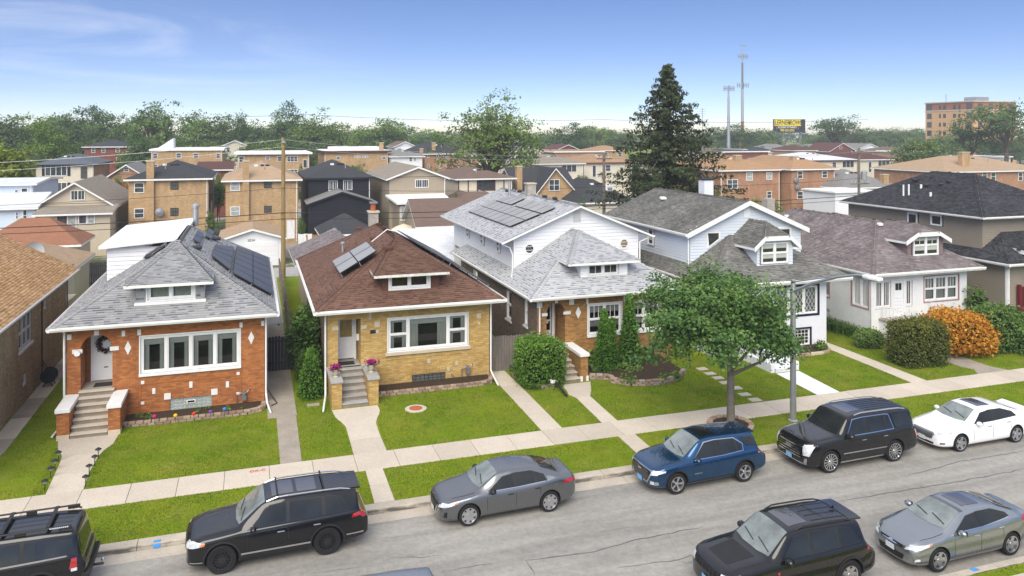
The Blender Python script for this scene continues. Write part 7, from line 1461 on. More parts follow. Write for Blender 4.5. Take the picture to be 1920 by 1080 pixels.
MB().lathe([(.02,-.12),(.42,-.06),(.46,0),(.4,-.02),(.02,-.08)], (WY(299,398,89.6)[0],89.6,WY(299,398,89.6)[1]), 14, 'y').build('satellite_dish', 'metal_grey', t)
t = bh('brick_flats', 'sand brick two storey house with tan hip roof and white back door', 'brick_sand', 'roof_sand', 423, 559, 338, 88, 13, 'hip', 304, side='brick_brown'); wpx(t, 88, [(441,349,18,17,dict(pane='far_pane_light')),(441,396,18,17,dict(pane='far_pane_light')),(502,346,14,12,GB),(502,392,14,12,GB),(545,430,15,34,dict(pane='door_white',rail=False))]); chim(t, 461, 303, 12, 87.9, 0)
t = bh('sided_house', 'black sided house with dark hip roof and white framed windows', 'siding_black', 'roof_dark', 578, 695, 334, 90, 13, 'hip', 302, fascia='siding_black'); wpx(t, 90, [(624.5,348,17,19,dict(n=2,rail=False,grid=2)),(652,347,17,19,dict(n=2,rail=False,grid=2))])
Y = 85; (xa, za), (xb, _), (xm, zp) = WY(580,381,Y), WY(703,381,Y), WY(641,359,Y); MB().box(xa,xb,Y,90,0,za).build('rear_wing_wall', 'siding_black', t); m = MB(); m.add([(xa,Y,za),(xb,Y,za),(xm,Y,zp)], [(0,1,2)]); m.build('rear_gable', 'siding_black', t); proof(t, [[(xa-.3,90,za-.1),(xa-.3,Y-.4,za-.1),(xm,Y-.4,zp),(xm,90,zp)], [(xb+.3,Y-.4,za-.1),(xb+.3,90,za-.1),(xm,90,zp),(xm,Y-.4,zp)]], 'roof_grey', name='rear_roof', fascia='siding_black')
t = bh('sided_house', 'tan sided gabled house with white roofed sunroom at its back', 'siding_tan', 'roof_taupe', 730, 836, 333, 86, 15, 'gable', 312, .4); wpx(t, 86, [(791,344,25,15,dict(n=2,rail=False,grid=3))])
Y = 82; (xa, za), (xb, _) = WY(748,380,Y), WY(838,380,Y); MB().box(xa,xb,Y,86,0,za).build('sunroom_wall', 'siding_tan', t); proof(t, [[(xa-.3,Y-.4,za),(xb+.6,Y-.4,za),(xb+.6,86,WY(780,364,86)[1]),(xa-.8,86,WY(780,364,86)[1])]], 'roof_white', name='sunroom_roof'); wpx(t, Y, [(772,400,42,25,dict(n=3,rail=False,grid=2,pane='far_pane_light'))])
t = bh('timbered_house', 'cream half timbered house with brown hip roof', 'cream', 'roof_brown', 859, 961, 335, 92, 13, 'hip', 315); wpx(t, 92, [(911.5,347,32,19,dict(n=3,rail=False,frame='timber_brown'))])
for px in (860,878,895,928,945,960): (a, zz), _ = WY(px-.9,336,91.95), 0; MB().box(a, a+.12, 91.93, 91.995, 4, zz).build('timber', 'timber_brown', t)
Y = 86; (xa, za), (xb, _) = WY(860,380,Y), WY(948,378,Y); MB().box(xa,xb,Y,92,0,za).build('rear_wing_wall', 'cream', t); zz = WY(900,359,89)[1]; proof(t, [[(xa-.4,Y-.4,za),(xb+.4,Y-.4,za),(xb-1.6,89,zz),(xa+1.6,89,zz)], [(xa-.4,92,za),(xa-.4,Y-.4,za),(xa+1.6,89,zz),(xa+1.6,92,zz)], [(xb+.4,Y-.4,za),(xb+.4,92,za),(xb-1.6,92,zz),(xb-1.6,89,zz)]], 'roof_brown', name='rear_wing_roof')
t = bh('brick_cottage', 'tan brick cottage with steep dark roof and front facing gable', 'brick_sand', 'roof_dark', 972, 1078, 359, 94, 9, 'ridge', 314); (xa, za), (xb, _), (xm, zp) = WY(1006,359,93), WY(1078,359,93), WY(1040,317,93); m = MB(); m.add([(xa,93,2),(xb,93,2),(xb,93,za),(xm,93,zp),(xa,93,za)], [(0,1,2,3,4)]); m.build('gable', 'brick_sand', t); proof(t, [[(xa-.4,100,za-.5),(xa-.4,92.5,za-.5),(xm,92.5,zp+.15),(xm,100,zp+.15)], [(xb+.4,92.5,za-.5),(xb+.4,100,za-.5),(xm,100,zp+.15),(xm,92.5,zp+.15)]], 'roof_dark', name='gable_roof'); wpx(t, 92.95, [(1039,347,20,21,dict(n=2))]); chim(t, 973, 313, 10, 93.6, 2)
t = bh('low_bungalow', 'low bungalow with dark roof and small attic dormer behind the cottage', 'cream', 'roof_dark', 1086, 1182, 380, 88, 12, 'hip', 336); (a, z1), (b, z0) = WY(1136,349,89.5), WY(1150,358,89.5); MB().box(a,b,89.5,92,z0-.5,z1).build('dormer', 'white_vinyl', t); fwin(t, FF(89.45), a+.1, b-.1, z0, z1-.1); wpx(t, 88, [(1162,392,12,16)])
t = bh('brick_flats', 'salmon brick flats with tan hip roof beside the big spruce', 'brick_salmon', 'roof_tan', 1350, 1462, 319, 92, 15, 'hip', 292); wpx(t, 92, [(1405,331,12,15,dict(pane='far_pane_light')),(1442,330,11,14,dict(pane='far_pane_light')),(1442,365,9,13),(1373,345,20,17,dict(n=2)),(1373,385,20,17,dict(n=2))]); chim(t, 1383, 292, 11, 95, 6)
t = bh('brick_flats', 'salmon brick flats with tan hip roof and satellite dishes on its wall', 'brick_salmon', 'roof_tan', 1484, 1565, 317, 90, 15, 'hip', 293); wpx(t, 90, [(1500,328,10,14),(1546,327,10,13),(1500,366,11,14),(1546,364,10,13)]); chim(t, 1489, 294, 10, 93, 6); xa = WY(1460,317,93)[0]; MB().box(xa, xa+6, 93, 104, 0, WY(1470,319,93)[1]).build('set_back_wall', 'brick_salmon', t); wpx(t, 92.95, [(1466,328,9,12),(1466,366,10,14)])
for px, py in ((1494,338),(1497,352)): x, z = WY(px, py, 89.6); MB().lathe([(.02,-.12),(.36,-.06),(.40,0),(.35,-.02),(.02,-.08)], (x,89.6,z), 12, 'y').build('satellite_dish', 'metal_grey', t)
t = bh('low_bungalow', 'low bungalow with grey hip roof and brick chimney near the utility pole', 'cream', 'roof_grey', 1580, 1680, 352, 86, 11, 'hip', 317); chim(t, 1659, 328, 9, 86.5, 3); (xa, za), (xb, _) = WY(1566,362,80), WY(1640,362,80); MB().box(xa,xb,80,86,0,za).build('flat_wing', 'white_vinyl', t); MB().box(xa-.3,xb+.3,79.7,86,za,za+.2).build('flat_roof', 'roof_white', t)
t = bh('brick_flats', 'salmon brick flats with tan roof behind the taupe house', 'brick_salmon', 'roof_sand', 1772, 1960, 322, 90, 14, 'hip', 291); wpx(t, 90, [(1846,328,9,14),(1862,331,9,16),(1913,331,8,16)]); chim(t, 1808, 286, 15, 92, 5)
# ---------------------------------------------------------------- third row and beyond
t = bh('brick_flats', 'cream fronted flats with navy shutters and dark hip roof', 'cream', 'roof_blue', 67.5, 175.5, 309, 132, 14, 'hip', 290, side='brick_salmon', fascia='navy_trim'); wpx(t, 132, [(105,320,41,19,dict(n=4,rail=False)),(105,352,41,19,dict(n=4,rail=False)),(157.5,324,12,21,GB)])
for px, py in ((81,320),(129,320),(129,352)): (a, z1), (b, z0) = WY(px-2.5,py-9.5,131.9), WY(px+2.5,py+9.5,131.9); MB().box(a,b,131.9,131.99,z0,z1).build('shutter', 'navy_trim', t)
t = bh('brick_flats', 'red brick flats with dark roof in front of the left treeline', 'brick_red', 'roof_dark', 158, 246, 275, 175, 14, 'hip', 262); wpx(t, 175, [(175,282,7,9),(194,282,7,8),(221,282,8,7),(240,288,7,9),(222,298,8,6)])
t = bh('brick_flats', 'sand brick flats with white flat roof and stair hood', 'brick_sand', 'roof_white', 283, 417, 283, 150, 16, 'flat', 0, .3); wpx(t, 150, [(291,292,9,10),(335,292,10,10),(367,292,10,9),(409,292,8,10),(292,312,8,8)]); (xa, zb), (xm, zt) = WY(294,279,153), WY(325,259,153); MB().ext([(xa,153,zb),(xm,153,zb),(xm,153,zt)], (0,4,0)).build('stair_hood', 'white_vinyl', t)
t = bh('brick_flats', 'sand brick flats with thin white roof edge behind the tan brick house', 'brick_sand', 'roof_white', 445, 580, 290, 138, 14, 'flat', 0, .5); wpx(t, 138, [(453,299,10,11),(502,297,8,6),(524,298,9,9),(548,298,20,10,dict(n=3)),(572,307,8,16,dict(rail=False)),(548,322,20,9,dict(n=3))])
t = bh('brick_flats', 'sand brick flats with white roof deck above the black house', 'brick_sand', 'roof_white', 608, 728, 286, 142, 14, 'flat', 0, .5, fascia='timber_brown'); wpx(t, 142, [(634,296,8,6),(667,294,5,4),(673,294,5,4),(682,294,5,4),(688,294,5,4),(720,296,8,6)]); chim(t, 715, 268, 7, 143, 8); (xa, zb), (xb, zt) = WY(620,284,146), WY(712,275,146); MB().box(xa,xb,146,152,zb,zt).build('roof_deck', 'roof_white', t)
t = bh('sided_house', 'white house with grey hip roof left of the brick walk up', 'white_vinyl', 'roof_grey', 734, 792, 293, 140, 12, 'hip', 281); wpx(t, 140, [(770,299,6,7),(778,299,4,6)])
t = bh('brick_flats', 'brick walk up with dark roof and tall chimney left of the light green tree', 'brick_salmon', 'roof_dark', 796, 862, 288, 145, 20, 'hip', 268); wpx(t, 145, [(803,292,4,7),(820,292,4,7),(830,293,4,7),(838,294,4,8),(803,312,4,7),(825,312,4,8),(838,313,4,8)]); chim(t, 813, 268, 6, 146, 8); chim(t, 790, 279, 6, 146, 8)
t = bh('brick_flats', 'cream flats with grey hip roof right of the light green tree', 'cream', 'roof_taupe', 1003, 1093, 307, 130, 14, 'hip', 290); wpx(t, 130, [(1067,316,28,13,dict(n=3,rail=False)),(1078,341,12,12)])
t = bh('brick_flats', 'cream flats with orange tan roof left of the big spruce', 'cream', 'roof_tan', 1095, 1185, 305, 134, 14, 'hip', 289, fascia='timber_brown'); wpx(t, 134, [(1114,321,7,22,dict(rail=False)),(1140,315,10,12)])
t = bh('brick_flats', 'yellow cream flats with pale grey hip roof near the billboard', 'cream', 'roof_pale', 1490, 1606, 301, 128, 14, 'hip', 285, fascia='timber_brown'); wpx(t, 128, [(1590,308,22,12,dict(n=3,rail=False)),(1564,309,8,10),(1587,329,20,7,dict(n=3,rail=False))])
t = bh('brick_flats', 'yellow cream flats with maroon roof right of the utility pole', 'cream', 'roof_maroon', 1608, 1674, 299, 132, 14, 'hip', 284); wpx(t, 132, [(1657,307,22,12,dict(n=3,rail=False)),(1631,313,6,20,dict(rail=False))])
t = bh('low_bungalow', 'brown brick houses with dark gables under the horizon trees', 'brick_red', 'roof_maroon', 1555, 1604, 283, 205, 12, 'gable', 268); wpx(t, 205, [(1576,277,5,5)])
t = bh('low_bungalow', 'white house with grey roof far beyond the cell towers', 'cream', 'roof_grey', 1452, 1482, 278, 215, 12, 'hip', 270); t = bh('low_bungalow', 'white fronted house under the billboard', 'white_vinyl', 'roof_grey', 1512, 1534, 280, 230, 12, 'gable', 270)
t = bh('flat_shop', 'long low dark building at the foot of the cell towers', 'brick_red', 'roof_dark', 1340, 1440, 286, 180, 20, 'flat', 0); t = bh('brick_flats', 'low tan brick building beyond the left of the spruce', 'brick_salmon', 'roof_tan', 1040, 1130, 286, 190, 20, 'flat', 0)
t = bh('sided_house', 'brown roofed red brick house behind the sand brick flats', 'brick_red', 'roof_maroon', 372, 432, 318, 118, 14, 'ridge', 303); wpx(t, 118, [(400,330,8,14)])
t = bh('brick_bungalow', 'orange brick bungalow with red awning and grey roof seen between flats', 'brick_salmon', 'roof_grey', 205, 268, 328, 122, 13, 'gable', 308); wpx(t, 122, [(237,318,10,8)]); (xa, zt), (xb, zb) = WY(214,346,121), WY(236,354,121); pm('awning_red', (.42, .03, .03), .7, .1, 3); MB().ext([(xa,121.9,zt),(xb,121.9,zt),(xb,120.9,zb),(xa,120.9,zb)], (0,0,.06)).build('awning', 'awning_red', t)
# apartment block: corner towards us, long side facing left
pm('apartment_tan', (.60, .37, .19), .85, .12, 1.0, .2, fine=6); pm('apartment_red', (.33, .14, .09), .85, .12, 1.0, .2, fine=6)
X0, Y0, Y1, X1, zt = 240, 207.8, 228.4, 260, 23.2; t = thing('apartment_block', 'six storey orange brick apartment block with dark red top floor', 'apartment building', (250, 218, 0)); z6 = 19.9
MB().box(X0,X1,Y0,Y1,0,z6).build('wall', 'apartment_tan', t); MB().box(X0+.02,X1,Y0+.02,Y1,z6,zt-.4).build('top_floor_wall', 'apartment_red', t); MB().box(X0-.3,X1+.3,Y0-.3,Y1+.3,zt-.4,zt).build('cornice', 'limestone', t); MB().box(X0-.15,X1+.15,Y0-.15,Y1+.15,z6-.1,z6+.3).build('stone_band', 'limestone', t)
MB().box(246,252,212,217,zt,zt+1.6).build('roof_unit', 'galvanised', t); MB().tube([(243,222,zt),(243,222,zt+3)], .12, 6).build('roof_mast', 'metal_grey', t)
for k in range(6):
    z = 21.2-k*3.15
    for y, w in ((226.6,2.0),(221.9,.8),(219.9,1.2),(215.6,1.2),(213.6,.8),(209.6,2.0)): fwin(t, FL(X0), y-w/2, y+w/2, z-1.0 if w > 1.5 else z-.7, z+1.0 if w > 1.5 else z+.7, n=2 if w > 1.5 else 1, frame='black_metal', e=.14)
    for x in (243,248,253,257.5): fwin(t, FF(Y0), x-1, x+1, z-1.0, z+1.0, n=2, frame='black_metal', e=.14)
# distant rooftops
for k, (px, py, Y, w, kind, wl, rf) in enumerate([(866,292,170,60,'hip','brick_salmon','roof_brown'),(990,284,185,50,'gable','cream','roof_grey'),(1150,282,195,50,'hip','brick_sand','roof_tan'),(1330,286,175,50,'hip','cream','roof_brown'),(1395,288,190,46,'gable','brick_red','roof_grey'),(1440,285,200,44,'hip','cream','roof_dark'),(1690,284,185,50,'hip','brick_sand','roof_brown'),(1735,286,170,54,'flat','brick_sand','roof_white'),(1630,278,215,40,'gable','white_vinyl','roof_grey'),(1510,282,190,40,'hip','brick_sand','roof_maroon'),(20,300,165,70,'hip','brick_sand','roof_dark'),(440,272,200,44,'gable','cream','roof_grey'),(600,276,195,44,'hip','brick_red','roof_dark'),(760,274,200,40,'gable','white_vinyl','roof_brown'),(920,282,210,44,'hip','cream','roof_grey'),(1065,280,215,40,'gable','brick_red','roof_maroon'),(1860,296,160,70,'flat','cream','roof_white')]):
    t = bh('low_bungalow', 'distant %s house with %s %s roof beyond the second street' % ({'brick_salmon':'salmon brick','cream':'cream','brick_sand':'sand brick','brick_red':'red brick','white_vinyl':'white'}[wl], rf[5:], kind), wl, rf, px-w/2, px+w/2, py, Y, 12, kind, py-(0 if kind == 'flat' else 9), group='distant rooftops'); wpx(t, Y, [(px-w*.28,py+8,7,8),(px+w*.25,py+8,7,8)])
# billboard with its lettering
def text(s, size, loc, mat, parent, rot=(R(90),0,0), shear=0, name='lettering', bold=0.0, align='CENTER', sx=1):
    cu = bpy.data.curves.new(name, 'FONT'); cu.body = s; cu.size = size; cu.align_x = align; cu.align_y = 'CENTER'; cu.extrude = .01; cu.shear = shear; cu.offset = bold
    o = bpy.data.objects.new(name, cu); COL.objects.link(o); dg = bpy.context.evaluated_depsgraph_get(); me = bpy.data.meshes.new_from_object(o.evaluated_get(dg)); bpy.data.objects.remove(o)
    me.transform(Matrix.Diagonal((sx, 1, 1, 1))); me.materials.clear(); me.materials.append(MT[mat]); me.name = name; q = bpy.data.objects.new(name, me); COL.objects.link(q); oo = ORG.get(parent.name, (0,0,0)) if parent else (0,0,0); q.location = [a-b for a, b in zip(loc, oo)]; q.rotation_euler = rot; q.parent = parent; q['kind'] = 'stuff'; return q
Y = 320; (xa, zt), (xb, zb) = WY(1452,224,Y), WY(1505,248,Y); t = thing('billboard', 'roadside billboard with black lettering on yellow and white phone line', 'billboard', ((xa+xb)/2, Y, 0)); w = xb-xa; hgt = zt-zb
MB().box(xa-.2,xb+1.6,Y,Y+.8,zb-.2,zt+.2).build('panel', 'billboard_black', t); MB().box(xa,xb-w*.06,Y-.05,Y-.002,zb+hgt*.5,zt).build('yellow_field', 'billboard_yellow', t); MB().tube([(xb-1,Y+.4,0),(xb-1,Y+.4,zb)], .6, 10).build('post', 'metal_grey', t); MB().box(xa-.3,xb+.3,Y-1.2,Y,zb-.5,zb-.3).build('catwalk', 'metal_grey', t)
text('LERNER', hgt*.52, (xa+w*.27,Y-.07,zb+hgt*.75), 'billboard_black', t, shear=.15, bold=.04, sx=.78); text('&', hgt*.34, (xa+w*.525,Y-.07,zb+hgt*.72), 'billboard_black', t, bold=.03); text('ROWE', hgt*.52, (xa+w*.75,Y-.07,zb+hgt*.75), 'billboard_black', t, shear=.15, bold=.04, sx=.78); text('ACCIDENT ATTORNEYS', hgt*.20, (xa+w*.45,Y-.07,zb+hgt*.38), 'billboard_white', t, bold=.02, sx=.8); text('708-222-2222', hgt*.24, (xa+w*.45,Y-.07,zb+hgt*.15), 'billboard_yellow', t, bold=.03)
for px, c in ((.08,'suit_navy'),(.84,'suit_navy')): q = MB().ext([(xa+w*px-.8,Y-.04,zb),(xa+w*px+.8,Y-.04,zb),(xa+w*px+.55,Y-.04,zb+hgt*.26),(xa+w*px-.55,Y-.04,zb+hgt*.26)], (0,.03,0)).build('portrait_body', c, t); MB().lathe([(.3,-.04),(.3,-.01)], (xa+w*px,Y-.03,zb+hgt*.34), 12, 'y').build('portrait_head', 'skin_tone', q)
# cell towers
for px, pyt, Yt, lab, arr in ((1392,85,285,'tall brown and grey monopole cell tower',((85,3.2),(106,4.6),(160,5.4))),(1366,160,255,'shorter grey monopole cell tower beside the tall one',((166,4.4),))):
    x, zt = WY(px, pyt, Yt); t = thing('cell_tower', lab, 'cell tower', (x, Yt, 0)); n = 5; zs = [0, zt*.34, zt*.62, zt*.85, zt]
    for i in range(n-1): MB().tube([(x,Yt,zs[i]),(x,Yt,zs[i+1])], [.72-.13*i, .66-.13*i], 12).build('mast_section', ['rust_wood','galvanised','weathered_wood','galvanised'][i] if px == 1392 else 'galvanised', t)
    for py, wd in arr:
        z = WY(px, py, Yt)[1]; a = MB().box(x-wd/2,x+wd/2,Yt-.15,Yt+.15,z-.1,z+.1).build('antenna_arm', 'metal_grey', t)
        if py != 85:
            for k in range(6): xx = x-wd/2+wd*k/5; MB().box(xx-.16,xx+.16,Yt-.45,Yt-.2,z-1.0,z+1.0).build('antenna', 'galvanised', a)
t = thing('antenna_mast', 'thin lattice antenna mast just right of the spruce', 'antenna', (WY(1317,260,150)[0],150,0)); x, zt = WY(1317,203,150); MB().tube([(x,150,0),(x,150,zt)], .06, 6).build('mast', 'metal_grey', t)
for k in range(4): MB().tube([(x-.9,150,zt-.2-k*.5),(x+.9,150,zt-.2-k*.5)], .03, 5).build('antenna_arm', 'metal_grey', t)
# ---------------------------------------------------------------- garages and sheds along the alley
def garage(label, wall, roofm, x0, x1, y0, y1, zw, zr, axis='y', oh=.35, name='garage', door=None):
    t = thing(name, label, 'garage', ((x0+x1)/2, y0, 0)); MB().box(x0,x1,y0,y1,0,zw).build('wall', wall, t); a, b, c, d = x0-oh, x1+oh, y0-oh, y1+oh; xm, ym = (a+b)/2, (c+d)/2
    if axis == 'y':
        [MB().add([(x0,yy,zw),(x1,yy,zw),(xm,yy,zr-.06)], [(0,1,2)]).build('gable', wall, t) for yy in (y0, y1)]; proof(t, [[(a,d,zw-.1),(a,c,zw-.1),(xm,c,zr),(xm,d,zr)], [(b,c,zw-.1),(b,d,zw-.1),(xm,d,zr),(xm,c,zr)]], roofm)
    elif axis == 'x':
        [MB().add([(xx,y0,zw),(xx,y1,zw),(xx,ym,zr-.06)], [(0,1,2)]).build('gable', wall, t) for xx in (x0, x1)]; proof(t, [[(a,c,zw-.1),(b,c,zw-.1),(b,ym,zr),(a,ym,zr)], [(b,d,zw-.1),(a,d,zw-.1),(a,ym,zr),(b,ym,zr)]], roofm)
    else:
        hs = min(b-a, d-c)/2*.98; P, Q = ((a+hs,ym,zr),(b-hs,ym,zr)) if (b-a) > (d-c) else ((xm,c+hs,zr),(xm,d-hs,zr))
        proof(t, [[(a,c,zw-.05),(b,c,zw-.05),Q,P],[(a,d,zw-.05),(a,c,zw-.05),P],[(b,c,zw-.05),(b,d,zw-.05),Q],[(b,d,zw-.05),(a,d,zw-.05),P,Q]] if (b-a) > (d-c) else [[(a,c,zw-.05),(b,c,zw-.05),P],[(a,d,zw-.05),(a,c,zw-.05),P,Q],[(b,c,zw-.05),(b,d,zw-.05),Q,P],[(b,d,zw-.05),(a,d,zw-.05),Q]], roofm)
    if door:
        e = MB().box(door[0],door[1],y0-.04,y0-.002,0,2.2).build('garage_door', 'white_vinyl', t); n = 5
        for k in range(n): MB().box(door[0]+.02,door[1]-.02,y0-.06,y0-.041,.02+k*.436,.42+k*.436).build('door_panel', 'white_vinyl', e, bevel=.01)
    return t
xa = WY(417,447,74)[0]; xb = WY(529,447,74)[0]; t = garage('white garage with sand gable roof and house number above its door', 'white_vinyl', 'roof_sand', xa, xb, 74, 80.5, WY(420,447,74)[1], WY(470,428,74)[1], 'y', .4, door=(WY(462,470,74)[0], WY(522,470,74)[0])); text('2034', .32, (WY(471,451,73.9)[0],73.97,WY(471,451,73.9)[1]), 'metal_grey', t)
xa = WY(-70,450,74)[0]; garage('red brown hip roofed garage behind the tan shingled house', 'siding_beige', 'roof_rust', -21.5, -14.0, 74, 79.5, 2.7, 4.7, 'hip')
garage('white garage with white shingle roof behind the yellow brick house', 'white_vinyl', 'roof_pale', 10.6, 15.2, 56.0, 63.5, 2.7, 4.6, 'x')
xa = WY(785,430,75)[0]; garage('tan garage with brown roof across the alley from the white garage', 'siding_tan', 'roof_brown', xa, xa+6.2, 75, 82, 3.0, 5.3, 'x', .4)
xa = WY(606,440,74.5)[0]; garage('garage with dark grey hip roof beside the new utility pole', 'white_vinyl', 'roof_dark', xa, xa+4.6, 74.5, 80, 2.6, 4.2, 'hip')
garage('rear wing with sand coloured roof behind the tan shingled house', 'siding_beige', 'roof_sand', -17.0, -11.6, 58.0, 65.5, 3.0, 4.3, 'hip', name='rear_shed')
garage('small dark purple roofed gazebo behind the white roofed addition', 'white_vinyl', 'roof_blue', WY(250,440,70)[0], WY(320,440,70)[0], 62, 66, 2.6, 3.9, 'hip', name='gazebo')
for x0, x1, lab in ((40,46,'tan garage with brown roof behind the stucco house'),(52,58,'white garage behind the taupe house'),(24,30,'grey roofed garage behind the white painted house')): garage(lab, 'siding_beige', 'roof_brown', x0, x1, 60, 66.5, 2.6, 4.1, 'hip')
# backyard gazebo
x, y = WY(641,420,80)[0], 80; t = thing('gazebo', 'grey metal roofed gazebo behind the black house', 'gazebo', (x, y, 0))
proof(t, [[(x-2.2,y-1.8,2.5),(x+2.2,y-1.8,2.5),(x+.5,y,3.3),(x-.5,y,3.3)],[(x-2.2,y+1.8,2.5),(x-2.2,y-1.8,2.5),(x-.5,y,3.3)],[(x+2.2,y-1.8,2.5),(x+2.2,y+1.8,2.5),(x+.5,y,3.3)]], 'metal_grey', .08)
for a, b in ((-2,-1.6),(2,-1.6),(-2,1.6),(2,1.6)): MB().box(x+a-.06,x+a+.06,y+b-.06,y+b+.06,0,2.5).build('post', 'white_paint', t)
proof(t, [[(x-.7,y-.5,3.4),(x+.7,y-.5,3.4),(x,y,3.8)],[(x+.7,y+.5,3.4),(x-.7,y+.5,3.4),(x,y,3.8)]], 'metal_grey', .06, name='cupola')
# ================================================================ poles, wires, fences, garden details
def pole(label, x, y, z, arms=(), mat='old_pole_wood', r=.17):
    t = thing('utility_pole', label, 'utility pole', (x, y, 0)); MB().tube([(x,y,0),(x,y,z)], [r, r*.75], 10).build('shaft', mat, t)
    for za, w in arms:
        a = MB().box(x-.06,x+.06,y-w/2,y+w/2,za-.06,za+.06).build('crossarm', mat, t) if w < 0 else MB().box(x-w/2,x+w/2,y-.2,y-.1,za-.06,za+.06).build('crossarm', mat, t)
        for k in (-.45,-.25,.25,.45): MB().lathe([(.02,za+.06),(.05,za+.1),(.03,za+.16),(.05,za+.2),(.02,za+.26)], (x+w*k,y-.15,0), 8).build('insulator', 'galvanised', a)
    return t
PP = [(2.44,67.2,11.66),(31.6,67.2,10.2),(61.5,67.2,10.4)]
t = pole('fresh tan wooden utility pole in the alley behind the yellow house', *PP[0], (), 'pole_wood', .2); MB().box(2.3,2.58,66.95,67.1,11.2,11.4).build('bracket', 'galvanised', t)
t = pole('grey wooden utility pole left of the big spruce', *PP[1], ((9.6,1.6),)); t = pole('grey wooden utility pole with transformer behind the taupe house', *PP[2], ((9.9,2.4),(6.6,2.4))); MB().lathe([(.05,7.0),(.32,7.05),(.32,7.9),(.2,8.0)], (61.9,66.9,0), 12).build('transformer', 'galvanised', t)
pole('dark utility pole standing beside the sand brick flats', WY(397,400,84)[0], 84, 5.2, (), 'dark_wood', .14)
def wire(label, pts, r, sag=.5):
    P = []
    for a, b in zip(pts[:-1], pts[1:]):
        a, b = Vector(a), Vector(b)
        for k in range(13): q = a.lerp(b, k/12); q.z -= sag*4*(k/12)*(1-k/12); P.append(q) if not (P and k == 0) else None
    tag(MB().tube(P, r, 5, False).build('power_line', 'black_rubber' if r > .015 else 'metal_grey'), label, 'cable', None)
L0 = (-34,67.2); 
wire('thin top power line strung along the alley poles', [(*L0,9.4),(2.44,67.2,11.5),(31.6,67.2,9.9),(61.5,67.2,10.1),(95,67.2,10.1)], .014, .5); wire('power line just under the top line', [(*L0,8.9),(2.44,67.0,10.9),(31.0,67.2,9.7),(60.8,67.2,10.0),(95,67.2,9.9)], .012, .55)
wire('thick black telephone cable strung low along the alley', [(*L0,5.0),(2.44,67.0,5.45),(31.6,67.0,5.2),(61.5,67.0,5.4)], .035, .25); wire('second black cable strung just below the thick one', [(*L0,4.7),(2.44,67.0,4.95),(31.6,67.0,4.9),(61.5,67.0,5.0)], .025, .3); wire('middle black cable between the pole tops and the telephone cable', [(*L0,6.6),(2.44,67.0,7.5),(31.6,67.0,7.0),(61.5,67.0,7.2)], .016, .35); wire('service drop running from the tan pole to the yellow house', [(2.44,66.9,7.2),(3.3,52.5,3.6)], .01, .4); wire('service drop from the tan pole towards the sand brick flats', [(2.44,67.3,7.4),(-2.5,88,5.6)], .012, .5); wire('far street power line beyond the rooftops', [(-60,150,15.0),(10,150,15.4),(70,150,14.8),(140,150,15.2)], .03, .7)
# street lamp
lx, ly = G(1487, 790, 0); t = thing('street_lamp', 'grey metal street lamp with curved arm over the street', 'street lamp', (lx, ly, 0))
MB().tube([(lx,ly,0),(lx,ly,3),(lx,ly,5.95)], [.135,.12,.095], 12).build('pole', 'galvanised', t, smooth=True); MB().lathe([(.2,0),(.2,.06),(.14,.1)], (lx,ly,0), 12).build('base', 'galvanised', t)
MB().tube([(lx,ly-.05,5.45),(lx,ly-1.2,6.0),(lx,ly-2.6,6.5),(lx,ly-3.6,6.75),(lx,ly-4.0,6.78)], [.075,.065,.055,.045,.045], 8).build('arm', 'galvanised', t, smooth=True); MB().tube([(lx,ly-.05,5.85),(lx,ly-1.5,6.25),(lx,ly-2.9,6.6)], .03, 6).build('arm_brace', 'galvanised', t)
hd = MB(); hd.ext([(lx-.13,ly-4.0,6.72),(lx+.13,ly-4.0,6.72),(lx+.17,ly-4.35,6.71),(lx+.12,ly-4.8,6.72),(lx-.12,ly-4.8,6.72),(lx-.17,ly-4.35,6.71)], (0,0,.13)); hd.build('lamp_head', 'gutter_white', t, bevel=.04); MB().box(lx-.11,lx+.11,ly-4.6,ly-4.15,6.67,6.712).build('lens', 'far_pane_light', t)
# fences: every board its own piece
def fence(label, p0, p1, h, mat, bw=.14, gap=.012, top='flat', rails=True, group=None):
    a, b = Vector((*p0, 0)), Vector((*p1, 0)); L = (b-a).length; d = (b-a)/L; nrm = Vector((-d.y, d.x, 0)); t = thing('wooden_fence', label, 'fence', tuple(a)); n = int(L/(bw+gap))
    for i in range(n):
        s = a+d*(i*(bw+gap)); hh = h+random.uniform(-.03, .03); e = s+d*bw; P = [s, e, e+Vector((0,0,hh)), s+Vector((0,0,hh))]
        if top == 'dog': P = [s, e, e+Vector((0,0,hh-.05)), s+d*bw*.7+Vector((0,0,hh)), s+d*bw*.3+Vector((0,0,hh)), s+Vector((0,0,hh-.05))]
        MB().ext([q+nrm*random.uniform(-.006,.006) for q in P], nrm*.02).build('board', mat, t)
    for z in (.35, h-.3): m = MB(); m.ext([a+nrm*.03+Vector((0,0,z)), b+nrm*.03+Vector((0,0,z)), b+nrm*.03+Vector((0,0,z+.09)), a+nrm*.03+Vector((0,0,z+.09))], nrm*.04); m.build('rail', mat, t)
    for s in np.arange(0, L+.1, 2.4): q = a+d*min(s, L)+nrm*.05; MB().box(q.x-.05,q.x+.05,q.y-.05,q.y+.05,0,h+.05).build('post', mat, t)
    return t
fence('weathered grey board fence between the yellow and tan brick houses', (11.25,37.7), (13.6,37.7), 1.75, 'weathered_wood', top='dog')
fence('dark stained board gate beside the orange brick house', (.62,41.2), (2.0,41.2), 1.75, 'dark_wood', top='dog')
fence('long weathered board fence along the yard of the orange brick house', (2.02,42.0), (2.15,66.5), 1.8, 'weathered_wood', bw=.15)
